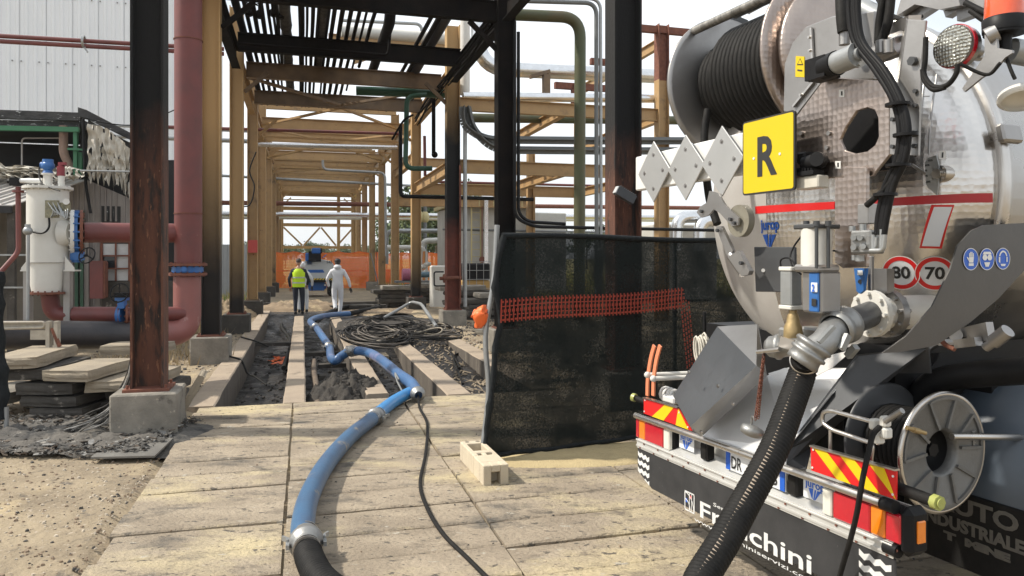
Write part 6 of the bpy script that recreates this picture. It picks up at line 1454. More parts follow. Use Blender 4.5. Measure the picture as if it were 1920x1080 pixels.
# octagonal mounting plate with a hole (two rings of outline bridged)
out_ = [(1490, 340), (1490, 222), (1548, 144), (1668, 152), (1668, 290), (1636, 330), (1560, 334)]
hole = [(1575, 262), (1585, 240), (1606, 208), (1625, 202), (1640, 207), (1646, 222), (1647, 255), (1640, 272), (1625, 284), (1603, 288), (1584, 282)]
def plate_hole(outer, inner, Y, th, nm, m):
    bm = bmesh.new(); ov = [bm.verts.new(TP(x, y, Y)) for x, y in outer]; iv = [bm.verts.new(TP(x, y, Y)) for x, y in inner]
    es = [bm.edges.new((l[i], l[(i+1) % len(l)])) for l in (ov, iv) for i in range(len(l))]
    bmesh.ops.triangle_fill(bm, use_beauty=True, edges=es)
    r = bmesh.ops.extrude_face_region(bm, geom=bm.faces[:]); bmesh.ops.translate(bm, verts=[e for e in r['geom'] if isinstance(e, bmesh.types.BMVert)], vec=(0, th, 0))
    bmesh.ops.recalc_face_normals(bm, faces=bm.faces[:]); bm.verts.index_update()
    bb = B(); bb.add([v.co[:] for v in bm.verts], [[v.index for v in f.verts] for f in bm.faces]); bm.free(); return TPart(nm, bb, m)
mp_ = plate_hole(out_, hole, -.12, .018, 'mounting_plate', m_turnb); bevel(mp_, .004)
bb = B(); bb.box(TP(1610, 250, .1), (.4, .02, .4)); TPart('hole_shade_sheet', bb, m_plastic)  # black sheet added behind the hole so that it reads dark
bb = B(); bolts(bb, [TP(x, y, -.12) for x, y in ((1556, 250), (1552, 277), (1591, 318), (1613, 318), (1504, 300), (1504, 250))], (0, -1, 0), .012, .012); TPart('bolts', bb, m_ssd, None, mp_)
for x, y in ((1578, 175), (1571, 309)):
    bb = B(); bb.plate([TP(x+a, y+c, -.1225) for a, c in ((-5, -7), (5, -7), (5, 7), (-5, 7))], (0, .002, 0)); bb2 = B(); bb2.plate([TP(x+a, y+c, -.1245) for a, c in ((-1.3, -4), (1.3, -4), (1.3, 4), (-1.3, 4))], (0, .001, 0)); w_ = TPart('small_tag', bb, m_white, None, mp_); TPart('tag_arrow', bb2, m_ink, None, mp_)
# channel post right of it
pr = Thing.__new__(Thing)
bb = B(); bb.plate([TP(x, y, -.16) for x, y in ((1668, 290), (1668, 150), (1684, 155), (1700, 36), (1736, 38), (1728, 110), (1722, 292))], (0, .012, 0)); bb.plate([TP(1684, 155, -.162), TP(1700, 36, -.162), TP(1696, 32, -.06), TP(1680, 150, -.06)], (.006, 0, 0)); post_ = TPart('channel_post', bb, m_ssd); bevel(post_, .003)
bb = B(); bb.bar(TP(1715, 40, -.12), TP(1632, 72, .2), .05, .05); bb.bar(TP(1620, 95, .2), TP(1700, 40, .0), .02, .04); TPart('top_arm', bb, m_ss)
bb = B(); bolts(bb, [TP(1714, 115, -.16)], (0, -1, 0), .02, .02); bolts(bb, [TP(x, y, -.16) for x, y in ((1718, 171), (1718, 198), (1675, 224), (1675, 275), (1716, 249), (1716, 274))], (0, -1, 0), .010, .012); TPart('bolts', bb, m_dgrey, None, post_)
# hydraulic motor cylinders
bb = B(); a = TP(1570, 118, -.2); d = Vector((1, -.10, .04)).normalized(); bb.cyl(a, a+d*.115, .052, 24); bb.cyl(a+d*.115, a+d*.13, .056, 24); bb.cyl(a+d*.13, a+d*.15, .03, 16); bolts(bb, [a+d*.13+Vector((0, 0, .044)), a+d*.13+Vector((0, 0, -.044))], d, .008, .012); TPart('hydraulic_motor', bb, m_galv)
bb = B(); bb.cyl(a-d*.08, a, .058, 20); bb.box(a-d*.1, (.12, .1, .1)); TPart('motor_flange', bb, m_plastic)
bb = B(); a = TP(1640, 105, -.0); bb.cyl(a, a+d*.16, .045, 20); bolts(bb, [a+d*.16+Vector((.0, 0, .03)), a+d*.16+Vector((0, 0, -.03))], d, .012, .03); TPart('hydraulic_motor', bb, m_ssd)
bb = B(); bb.cyl(TP(1600, 5, .1), TP(1660, 38, .05), .045, 16); bb.cyl(TP(1590, -5, .1), TP(1608, 12, .1), .055, 12); TPart('ram', bb, m_galv)
# hydraulic hoses
def hoseb(nm, runs, r, m=m_rubber, Y=-.22, par=None):
    bb = B()
    for run in runs: bb.tube(curve([TP(p_[0], p_[1], p_[2] if len(p_) > 2 else Y) for p_ in run], 7), r, 10)
    return TPart(nm, bb, m, None, par)
hz_ = hoseb('hydraulic_hose', [[(1600+o, -20), (1600+o, 30), (1610+o, 80), (1648+o*1.2, 130), (1680+o, 185), (1694+o, 240), (1688+o, 300), (1668+o, 345), (1655+o, 400), (1650+o*.8, 440)] for o in (-7, 1, 9, 4)], .0135, m_plastic)
hoseb('hydraulic_hose', [[(1578, -20, -.1), (1580, 30, -.12), (1583, 60, -.12)]], .030); hoseb('hydraulic_hose', [[(1672, -20, -.05), (1665, 40, -.06), (1652, 80, -.06)], [(1660, -20, -.05), (1650, 40, -.05), (1648, 80, -.05)]], .02)
hoseb('hydraulic_hose', [[(1640, -10, .1), (1660, 20, .08), (1700, 38, .05), (1730, 30, .1)], [(1610, 10, .1), (1650, 30, .05), (1690, 36, .05)]], .008)
hoseb('cable', [[(1736, 70), (1735, 110), (1733, 140), (1750, 162), (1775, 160), (1792, 140), (1796, 120)], [(1730, 130), (1733, 150), (1750, 168), (1772, 164)]], .010)
hoseb('cable', [[(1800, 120, -.1), (1850, 140, -.05), (1876, 118, -.05)], [(1884, 100, 0), (1895, 130, 0), (1903, 148, 0)]], .007)
hoseb('hydraulic_hose', [[(1690, 290), (1672, 340), (1640, 372), (1625, 385)]], .014)
for x, y in ((1583, 72), (1652, 88), (1665, 88)):
    bb = B(); bb.cyl(TP(x, y-12, -.11), TP(x, y+12, -.11), .024, 8); TPart('hose_fitting', bb, m_ssd)
bb = B()
for (x, y) in ((1683, 196), (1698, 253), (1684, 310), (1660, 365)): bb = B(); p = TP(x, y, -.22); bb.disc(p-Vector((0, 0, .006)), p+Vector((0, 0, .006)), .048, .02, 14); TPart('cable_tie', bb, m_plastic)
# vertical narrow plate with valve block
bb = B(); bb.plate([TP(x, y, -.15) for x, y in ((1582, 312), (1625, 314), (1625, 500), (1580, 503), (1565, 492), (1565, 333), (1582, 333))], (0, .02, 0)); np_ = TPart('valve_bracket', bb, m_turnb); bevel(np_, .003)
tbox(1593, 432, 1632, 476, -.24, .09, m_castal, 'valve_block', None, None, .008)
tbox(1607, 382, 1628, 420, -.2, .06, m_ssd, 'solenoid'); bb = B()
for x, y0, y1 in ((1598, 424, 434), (1618, 420, 434), (1638, 440, 470), (1655, 430, 466)): bb = B(); bb.cyl(TP(x, y0, -.22), TP(x, y1, -.22), .014, 12); TPart('valve_fitting', bb, m_galv)
bb = B()
bb.tube(bend([TP(1632, 462, -.22), TP(1642, 466, -.22), TP(1644, 445, -.22)], .02), .010, 8); bb.tube(bend([TP(1632, 470, -.24), TP(1656, 470, -.24), TP(1659, 440, -.24)], .02), .010, 8)
for x, y in ((1600, 446), (1612, 446), (1600, 464), (1618, 462)): bb.cyl(TP(x, y, -.24), TP(x, y, -.262), .012, 12)
bb.cyl(TP(1601, 478, -.2), TP(1601, 488, -.2), .012, 8); bb.cyl(TP(1612, 478, -.2), TP(1612, 490, -.2), .02, 8); TPart('valve_fitting', bb, m_galv)
# tall air cylinder with tie rods, box body with blue plate
tcyl(1531, 428, 500, .068, -.28, m_cream, 'air_cylinder', seg=20)
bb = B()
for x, Y in ((1512, -.30), (1531, -.345), (1553, -.30)): bb.cyl(TP(x, 422, Y), TP(x, 503, Y), .008, 8); bb.cyl(TP(x, 414, Y), TP(x, 424, Y), .014, 8)
a = TP(1531, 425, -.28); bb.box(a, (.150, .14, .022), bev=.005); TPart('cylinder_cap', bb, m_dgrey)
bb = B(); a = TP(1531, 503, -.28); bb.box(a, (.15, .14, .035), bev=.01); TPart('cylinder_base', bb, m_ssd)
bb = B(); a = TP(1540, 547, -.26); bb.box(a, (.125, .12, .19), bev=.010); TPart('gate_housing', bb, m_ssd)
tbox(1516, 511, 1534, 585, -.335, .012, m_blue, 'blue_plate'); tbox(1520, 530, 1532, 548, -.342, .004, m_refl_w, 'white_label'); tbox(1521, 560, 1530, 574, -.342, .004, m_ink, 'slot')
vs, fs = fit_text('2', .016, .03, .002, 0); a = TP(1522, 546, -.3445); bb = B(); bb.add([(a.x+v[0], a.y, a.z+v[1]) for v in vs], fs); TPart('number', bb, m_logo)
bb = B(); a = TP(1483, 540, -.28); bb.box(a, (.075, .07, .165), bev=.006); sc_ = TPart('small_air_cylinder', bb, m_galv)
for dz in (.092, -.092): bb = B(); bb.box(a+Vector((0, 0, dz)), (.085, .08, .02), bev=.004); TPart('cylinder_cap', bb, m_cream, None, sc_)
bb = B(); a = TP(1487, 582, -.28); bb.cyl(a, a+Vector((0, 0, -.02)), .018, 10); bb.lathe([(.022, 0), (.028, .02), (.03, .04), (.042, .065), (.044, .11), (.04, .12)], a+Vector((0, 0, -.015)), a+Vector((0, 0, -1)), 14); TPart('brass_valve', bb, mat('brass', (.40, .30, .15), (.28, .2, .1), .7, 14, .55, metal=.6))
hoseb('air_line', [[(1503, 515, -.28), (1486, 500, -.3), (1482, 480, -.28), (1490, 460, -.26), (1505, 440, -.25)], [(1466, 510, -.3), (1464, 488, -.3), (1480, 484, -.3), (1492, 498, -.3)], [(1555, 480, -.2), (1562, 470, -.15), (1575, 475, -.1)]], .0045, m_plastic)
bb = B(); bb.plate([TP(x, y, -.10) for x, y in ((1413, 463), (1489, 463), (1490, 548), (1416, 547))], (0, .02, 0)); bp_ = bevel(TPart('dark_panel', bb, m_dgrey), .004)
bb = B(); bb.disc(TP(1431, 507, -.1), TP(1431, 507, -.108), .010, 0, 14); TPart('panel_bolt', bb, m_white, None, bp_)
# flanged outlet, pipe, couplings, elbow
c = TP(1634, 588, .14); back = Vector((0, -1, 0))
bb = B(); flange(bb, c, (0, 1, 0), .115, .03, 8); bb.cyl(c, c+Vector((0, .5, 0)), .085, 28); TPart('outlet_flange', bb, m_cream)
bb = B(); flange(bb, c+Vector((.0, .10, 0)), (0, 1, 0), .12, .04, 10); bb.bar(c+Vector((0, .07, .1)), c+Vector((0, .07, .22)), .1, .05, up=(0, 1, 0)); TPart('gate_valve', bb, m_ssd)
bb = B(); e1 = TP(1585, 608, -.16); bb.cyl(c, e1, .062, 28); TPart('outlet_pipe', bb, m_dgrey)
e2 = TP(1560, 622, -.27); e3 = TP(1545, 645, -.34); e4 = TP(1517, 660, -.40)
bb = B(); dd = (e2-e1).normalized(); bb.lathe([(.066, -.02), (.082, -.015), (.088, .0), (.088, .02), (.075, .035), (.078, .06), (.084, .07), (.084, .085), (.07, .095)], e1, e1+dd, 32); TPart('coupling', bb, m_castal)
bb = B(); bb.tube(bend([e1+dd*.05, e2, e3, e4], .08, 6), .060, 24); TPart('elbow', bb, m_castal)
d4 = (TP(1495, 690, -.44)-e4).normalized()
bb = B(); bb.lathe([(.060, -.05), (.078, -.045), (.084, -.038), (.084, -.028), (.07, -.02), (.07, -.005), (.082, .0), (.082, .012), (.068, .02), (.072, .04), (.072, .06), (.064, .062)], e4, e4+d4, 32); TPart('coupling', bb, m_castal)
bb = B(); bb.bar(TP(1563, 612, -.40), TP(1535, 642, -.46), .03, .016); bb.bar(TP(1590, 628, -.26), TP(1578, 655, -.3), .02, .03); bb.bar(TP(1605, 650, -.16), TP(1590, 668, -.16), .03, .03); TPart('coupling_lever', bb, m_galv)
bb = B(); bb.plate([TP(x, y, -.02) for x, y in ((1601, 503), (1624, 503), (1619, 545), (1612, 551), (1606, 546))], (0, .015, 0)); bl = TPart('blue_plate', bb, m_blue); tbox(1607, 507, 1617, 516, -.026, .004, m_refl_w, 'white_label', par=bl)
bb = B(); bb.disc(TP(1613, 528, -.021), TP(1613, 528, -.024), .011, 0, 16); TPart('slot', bb, m_ink, None, bl)
tbox(1626, 480, 1634, 545, .02, .02, m_ssd, 'valve_stem')
# side port with capped end, lever and chain
pc = TP(1455, 650, -.34); bb = B(); bb.lathe([(.0, -.055), (.03, -.05), (.05, -.03), (.055, 0), (.062, .005), (.062, .02), (.052, .03), (.045, .06), (.045, .22)], pc, pc+Vector((.85, .5, .05)), 28); TPart('port_cap', bb, m_castal)
bb = B(); bb.tube([TP(1420, 660, -.42), TP(1462, 655, -.42)], .010, 8); bb.bar(TP(1463, 640, -.38), TP(1488, 648, -.36), .012, .05); TPart('cap_handle', bb, m_ss)
tbox(1457, 616, 1500, 668, -.22, .05, m_castal, 'port_flange', bev=.01); tbox(1492, 614, 1530, 640, -.2, .1, m_castal, 'valve_body', bev=.01)
bb = B(); p0_, p1_ = TP(1432, 668, -.42), TP(1416, 788, -.35); n = 26
for s_ in (0, 1):
    for k in range(n):
        c_ = p0_.lerp(p1_+Vector((.02*s_, 0, .01*s_)), k/n); r_ = .008; ax_ = Vector((1, 0, 0)) if k % 2 else Vector((0, 1, 0))
        bb.tube([c_+ax_*r_*math.cos(a*1.047)+Vector((0, 0, 1.5*r_*math.sin(a*1.047))) for a in range(7)], .0025, 4, caps=False)
TPart('chain', bb, m_rust)
bb = B(); c_ = TP(1408, 815, -.28); bb.lathe([(.03, -.01), (.055, 0), (.062, .02), (.055, .04), (.02, .05), (0, .052)], c_, c_+Vector((.1, .3, .9)), 24); bb.tube(bend([c_+Vector((0, 0, .04)), c_+Vector((.01, 0, .1)), p1_], .02), .006, 6); TPart('hanging_cap', bb, m_castal)
# big folded deflector sheet and white shiny apron
def poly3(pl, m, nm, th=(0, .006, 0), lab=None): bb = B(); bb.plate([TP(x, y, Y) for x, y, Y in pl], th); return TPart(nm, bb, m, lab)
poly3([(1345, 612, .12), (1420, 608, .18), (1436, 702, -.02), (1418, 686, -.16)], m_ssd, 'deflector_top')
poly3([(1345, 612, .12), (1418, 686, -.16), (1294, 800, -.20), (1262, 742, .0)], mat('brushed sheet', (.22, .235, .255), (.15, .16, .17), .8, 1.8, .34, .5, metal=.85, bump=.03), 'deflector_face', lab='slanted grey deflector sheet')
poly3([(1418, 686, -.16), (1438, 704, -.02), (1314, 819, -.06), (1294, 800, -.20)], m_ssd, 'deflector_lip')
bb = B(); bolts(bb, [TP(x, y, -.17) for x, y in ((1293, 698), (1348, 724), (1376, 757), (1316, 810))], (-.3, -1, .2), .010, .01); TPart('bolts', bb, m_ss)
poly3([(1314, 819, -.02), (1438, 704, .25), (1470, 690, .35), (1600, 690, .5), (1560, 738, .25), (1476, 840, .02), (1472, 876, .0), (1390, 848, -.02)], mat('polished apron', (.70, .71, .72), (.6, .6, .6), .5, 2, .28, metal=.35, bump=.03), 'apron', (0, .008, 0), 'bright apron sheet under the outlet')
poly3([(1480, 730, .12), (1560, 690, .3), (1600, 655, .4), (1560, 665, .35), (1440, 700, .2)], m_ss, 'apron_upper')
# curved black guard with side skirt on the right
poly3([(1472, 876, .02), (1467, 850, .02), (1606, 665, .42), (1740, 650, .5), (1745, 700, .55), (1640, 700, .5), (1520, 838, .2), (1510, 880, .1)], m_dgrey, 'inner_guard', (0, .01, 0), 'dark inner guard sheet')
bb = B(); XS = 1.16
sk = [(1845, 422), (1920, 418), (1990, 430), (1990, 470), (1920, 508), (1872, 560), (1820, 604), (1755, 648), (1690, 660), (1655, 662), (1700, 630), (1748, 575), (1782, 505), (1795, 462), (1822, 432)]
bb.plate([TX(x, y, XS) for x, y in sk], (-.008, 0, 0)); sk_ = TPart('side_skirt', bb, mat('dull skirt steel', (.11, .105, .10), (.07, .068, .066), .7, 2, .38, metal=.6, bump=.03), 'dark grey side skirt with three blue safety stickers')
def skirt_decal(px, py, vs, fs, m, nm, off, par):
    c = TX(px, py, XS); bb = B(); bb.add([(c.x+off, c.y+v[0], c.z+v[1]) for v in vs], fs); return TPart(nm, bb, m, None, par)
for i, (x, y) in enumerate(((1819, 486), (1849, 486), (1879, 485))):
    w0 = skirt_decal(x, y, *disc2(.0, .050, 30), m_iblue, 'safety_sticker', .003, sk_); skirt_decal(x, y, *disc2(.047, .050, 30), m_white, 'white_edge', .004, w0)
    if i == 0: pl = [[(-.016, -.03), (.016, -.03), (.016, -.018), (-.016, -.018)], [(-.014, -.015), (.014, -.015), (.018, .01), (-.014, .01)], [(-.014, .011), (-.008, .011), (-.008, .028), (-.014, .026)], [(-.006, .011), (0, .011), (0, .033), (-.006, .033)], [(.002, .011), (.008, .011), (.008, .033), (.002, .033)], [(.010, .011), (.017, .011), (.016, .027), (.011, .028)], [(-.016, -.008), (-.015, .004), (-.027, .012), (-.028, .006)]]
    elif i == 1: pl = [[(.016*math.cos(a*.5236)-.015, .014*math.sin(a*.5236)+.008) for a in range(12)], [(.016*math.cos(a*.5236)+.017, .014*math.sin(a*.5236)+.008) for a in range(12)], [(-.03, .022), (.03, .022), (.022, .034), (-.022, .034)], [(-.02, -.014), (.02, -.014), (.010, -.034), (-.010, -.034)]]
    else: pl = [[(.022*math.cos(R(a)), .03*math.sin(R(a))) for a in range(20, 161, 20)]+[(.03*math.cos(R(a)), .038*math.sin(R(a))) for a in range(160, 19, -20)], [(-.030, -.015), (-.02, -.02), (-.02, .008), (-.030, .008)], [(.022, -.015), (.030, -.015), (.030, .008), (.022, .008)], [(-.012, -.034), (.012, -.034), (.018, -.024), (-.018, -.024)]]
    vs, fs = [], []
    for p_ in pl: o = len(vs); vs += p_; fs.append(list(range(o, o+len(p_))))
    skirt_decal(x, y, vs, fs, m_white, 'pictogram', .005, w0)
# lock mechanism, dark pipes and chassis behind
bb = B(); bb.plate([TP(x, y, .45) for x, y in ((1780, 620), (1848, 604), (1854, 638), (1842, 640), (1800, 630), (1784, 636))], (0, .05, 0)); bb.cyl(TP(1792, 628, .42), TP(1792, 628, .5), .03, 14); bb.bar(TP(1795, 645, .42), TP(1835, 640, .42), .05, .04); bb.cyl(TP(1848, 652, .42), TP(1890, 622, .42), .022, 10); bb.cyl(TP(1862, 642, .42), TP(1890, 620, .42), .032, 12); TPart('lock_linkage', bb, m_ssd)
bb = B(); bb.tube(bend([TP(1758, 622, .44), TP(1768, 645, .44), TP(1790, 655, .44)], .05), .012, 8); TPart('rusty_arm', bb, m_rust)
bb = B(); bb.tube(bend([TP(1700, 770, .75), TP(1690, 690, .75), TP(1735, 668, .75), TP(1735, 600, .75)], .13, 8), .075, 18); bb.tube(bend([TP(1700, 790, .65), TP(1738, 720, .65), TP(1790, 705, .65), TP(1990, 690, .65)], .13, 8), .065, 18); TPart('dark_pipe', bb, m_plastic)
bb = B(); bb.box((0, 3.2, .95), (.9, 5.8, .3)); bb.box((-.2, 2.6, 1.25), (1.6, 4.2, .35)); bb.box((0, 1.1, .9), (1.5, .12, .7)); TPart('chassis', bb, m_plastic)  # chassis as plain black boxes, put in to make the underside dark
for yy in (2.05, 3.3):
    for sx in (-1, 1):
        bb = B(); bb.lathe([(.26, -.26), (.47, -.24), (.5, -.18), (.5, .18), (.47, .24), (.26, .26)], (sx*.82, yy, .5), (sx*.82+1, yy, .5), 32); w_ = TPart('wheel', bb, m_rubber)
        bb = B(); bb.disc((sx*.82-.2, yy, .5), (sx*.82+.2, yy, .5), .26, 0, 20); TPart('rim', bb, m_ssd, None, w_)
# mudguard + flap
m_mg = mat('blue grey mudguard', (.06, .078, .10), (.05, .06, .075), .6, 2, .35, bump=.02)
cY, cZ, rM = 1.42, .68, .62
bb = B(); vs_ = []; n = 18
for i in range(n+1):
    a = R(205-10*i); 
    for x, rr_ in ((.42, rM), (1.12, rM), (1.12, rM-.03), (.42, rM-.03)): vs_.append((x, cY+rr_*math.cos(a), cZ+rr_*math.sin(a)))
bb.add(vs_, [(i*4+q_, i*4+(q_+1) % 4, (i+1)*4+(q_+1) % 4, (i+1)*4+q_) for i in range(n) for q_ in range(4)], True); mg_ = TPart('mudguard', bb, m_mg)
bb = B(); bb.box((.77, .80, .47), (.72, .02, .40), bev=.008); mf = TPart('mudflap', bb, m_rubber)
m_worn = mat('worn flap lettering', (.13, .12, .10), (.08, .075, .07), .8, 30, .8, bump=0)
for tx, x0, z0, w_, h_ in (('AUTO', .60, .555, .46, .085), ('INDUSTRIALE', .53, .462, .56, .062), ('T  MINE', .66, .40, .36, .036)):
    vs, fs = fit_text(tx, w_, h_, .004, .001); bb = B(); bb.add([(x0+v[0], .788-v[2], z0+v[1]) for v in vs], fs); TPart('lettering', bb, m_worn, None, mf)
bb = B(); bb.cyl((1.0, .40, 1.05), (1.0, 1.1, .98), .016, 10); bb.cyl((1.0, 1.0, .99), (1.0, 1.13, .977), .026, 10); TPart('guard_stay', bb, m_ss)
# --- small hose reel at the right corner
RX0, RX1, RY, RZ, RR_ = .62, .95, .395, .965, .285
rc = lambda x: Vector((x, RY, RZ))
bb = B(); bb.lathe([(0.0, 0), (RR_-.01, 0), (RR_, .01), (RR_-.01, .02), (0, .02)], rc(RX0), rc(1.5), 48); sr = TPart('small_hose_reel', bb, m_dgrey, 'small reel of thin hose at the right rear corner')
bb = B(); bb.lathe([(.105, -.05), (.105, 0), (.12, .006), (RR_-.03, .008), (RR_-.008, .016), (RR_, .008), (RR_, -.004), (RR_-.01, -.01), (.13, -.02), (.105, -.05)], rc(RX1), rc(1.5), 64); fr_ = TPart('reel_face', bb, mat('reel casting', (.17, .17, .165), (.11, .11, .105), .6, 9, .5, metal=.5, bump=.15, bscale=60), None, sr)
bb = B()
for k in range(5):
    a = R(20+72*k)
    for s_ in (-.34, .34):
        p0_ = rc(RX1+.014)+Vector((0, math.cos(a+s_*.7)*.118, math.sin(a+s_*.7)*.118)); p1_ = rc(RX1+.014)+Vector((0, math.cos(a+s_)*.262, math.sin(a+s_)*.262)); bb.bar(p0_, p1_, .014, .012, up=(1, 0, 0))
    P_ = [rc(RX1+.014)+Vector((0, math.cos(a+t_)*.262, math.sin(a+t_)*.262)) for t_ in (-.34, -.17, 0, .17, .34)]
    for q0, q1_ in zip(P_, P_[1:]): bb.bar(q0, q1_, .012, .010, up=(1, 0, 0))
TPart('spoke_rib', bb, MATS['reel casting'], None, sr)
bb = B(); bb.lathe([(RR_, -.006), (RR_+.008, 0), (RR_+.008, .012), (RR_-.004, .018), (RR_-.012, .014)], rc(RX1), rc(1.5), 64); TPart('rim', bb, m_ss, None, sr)
bb = B(); bb.lathe([(.105, -.05), (.10, -.12), (0, -.12)], rc(RX1), rc(1.5), 32); bb.cyl(rc(RX1-.12), rc(RX1-.04), .035, 6); TPart('hub_bore', bb, m_plastic, None, sr)
bb = B()
for k in range(9): bb.tube([Vector((RX0+.045+k*.028, RY+.17*math.cos(a*.3142), RZ+.17*math.sin(a*.3142))) for a in range(21)], .015, 8, caps=False)
TPart('thin_hose_coils', bb, m_rubber, None, sr)
vs, fs = fit_text('jurop', .075, .022, .001, .001); bb = B(); bb.add([(RX1+.010+v[2]*2, RY+.215-v[1]*.9, RZ+.09-v[0]*1.0) for v in vs], fs); TPart('lettering', bb, m_castal, None, sr)
# hose guide loop, spray hose
bb = B(); P_ = [TP(x, y, .04) for x, y in ((1633, 870), (1637, 832), (1560, 806), (1541, 792), (1543, 772), (1560, 770), (1640, 792), (1652, 806), (1652, 822), (1645, 832))]; bb.tube(bend(P_, .025, 5), .011, 10); bb.cyl(TP(1557, 807, .04), TP(1557, 850, .04), .010, 8); TPart('guide_loop', bb, m_ss)
bb = B()
for x, y in ((1640, 795), (1660, 790), (1662, 812), (1648, 822)): bb.box(TP(x, y, .02), (.035, .05, .05), bev=.008)
TPart('guide_roller', bb, m_cream)
bb = B(); bb.cyl(TP(1660, 790, .0), TP(1692, 770, .0), .014, 10); TPart('spray_lance', bb, m_ssd)
hoseb('spray_hose', [[(1650, 800, .0), (1637, 815, -.04), (1628, 850, -.08), (1617, 900, -.12), (1607, 960, -.12), (1595, 1010, -.10), (1583, 1050, -.08), (1573, 1085, -.06), (1560, 1130, -.04)]], .013)
bb = B(); bb.cyl(TX(1700, 802, 1.0), TX(1735, 812, 1.0), .010, 8); bb.cyl(TX(1712, 806, 1.0), TX(1724, 809, 1.0), .014, 6); TPart('brass_nozzle', bb, MATS['brass'], None, sr)
bb = B(); a = TP(1682, 914, .02); bb.cyl(a, a+Vector((.2, -.02, .0)), .026, 14); TPart('marker_arm', bb, m_rubber)
bb = B(); a = a+Vector((.2, -.02, 0)); bb.cyl(a, a+Vector((.03, -.003, 0)), .033, 8); bb.cyl(a+Vector((.03, 0, 0)), a+Vector((.036, 0, 0)), .022, 16); TPart('marker_lamp', bb, mat('yellow green lens', (.32, .34, .10), None, rough=.3))
# --- bumper
bb = B(); bb.cyl((-1.11, -.03, .775), (1.04, -.03, .785), .021, 16); TPart('chrome_rail', bb, m_ss)
for z_, y_ in ((.785, -.03), (.585, -.01)): bb = B(); bb.cyl((.985, y_, z_), (1.055, y_, z_), .03, 14); TPart('end_cap', bb, m_plastic)
bb = B(); bb.box((1.08, .05, .68), (.07, .14, .22), bev=.03); TPart('bumper_end', bb, m_plastic); bb = B(); bb.box((-1.12, .05, .68), (.03, .12, .2), bev=.01); TPart('bumper_end', bb, m_plastic)
bb = B(); pl = [(-1.11, .545), (-1.11, .42), (-1.07, .36), (-.93, .30), (1.03, .29), (1.05, .33), (1.035, .545)]; bb.prism([(x, z) for x, z in pl], .015, Matrix.Translation((0, .0, 0)) @ Matrix.Rotation(R(90), 4, 'X')); bumpp = bevel(TPart('bumper_board', bb, mat('scuffed black board', (.022, .023, .025), (.05, .05, .052), .7, 6, .5, bump=.05, spots=[((.2, .2, .2), 30, .70, .03)]), 'black lower bumper board with white lettering'), .004)
bb = B(); bb.box((-.037, -.019, .575), (2.14, .006, .058), bev=.001); bb.box((-.037, -.024, .605), (2.14, .014, .012), bev=.002); bb.box((-.037, -.026, .566), (2.14, .004, .012)); rp = TPart('rivet_strip', bb, MATS.get('satin aluminium') or mat('satin aluminium', (.66, .66, .64), (.5, .49, .46), .6, 5, .4, metal=.4, bump=.05, spots=[((.35, .28, .2), 9, .68, .06)]))
bb = B()
for k in range(13): x = -1.06+k*.172; bolts(bb, [(x, -.022, .556), (x+.05, -.022, .592)], (0, -1, 0), .007, .006)
TPart('rivets', bb, m_rust, None, rp)
bb = B(); bb.plate([(-1.09, -.02, .612), (1.03, -.02, .612), (1.03, .10, .652), (-1.09, .10, .652)], (0, 0, .004)); bb.box((-.03, .11, .70), (2.12, .01, .13)); TPart('bumper_shelf', bb, mat('satin aluminium', (.66, .66, .64), (.5, .49, .46), .6, 5, .4, metal=.4, bump=.05, spots=[((.35, .28, .2), 9, .68, .06)]))
def lamp(nm, x0, x1, z0, z1, segs, lab):
    bb = B(); bb.box(((x0+x1)/2, .05, (z0+z1)/2), (x1-x0+.02, .1, z1-z0+.02), bev=.01); h_ = TPart(nm, bb, m_plastic, lab)
    for (a, c, col) in segs:
        xa, xb = x0+(x1-x0)*a, x0+(x1-x0)*c
        bb = B(); bb.box(((xa+xb)/2, -.012, (z0+z1)/2), (xb-xa-.003, .03, z1-z0), bev=.006); TPart('lens', bb, mat('lens '+col, {'red': (.50, .008, .02), 'orange': (.80, .22, .01), 'white': (.72, .70, .62)}[col], {'red': (.38, .005, .02), 'orange': (.65, .16, .01), 'white': (.6, .58, .5)}[col], .6, 24, .12, bump=.1, bscale=60, coat=1), None, h_)
lamp('tail_lamp', -1.115, -.70, .62, .752, [(0, .1, 'red'), (.1, .28, 'orange'), (.28, .82, 'red'), (.83, 1, 'white')], 'left rear lamp cluster')
lamp('tail_lamp', .62, 1.075, .622, .752, [(0, .14, 'white'), (.15, .64, 'red'), (.64, .82, 'orange'), (.82, 1, 'red')], 'right rear lamp cluster')
bb = B(); bb.box((1.118, .05, .685), (.012, .05, .10), bev=.004); TPart('side_marker', bb, MATS['lens orange'])
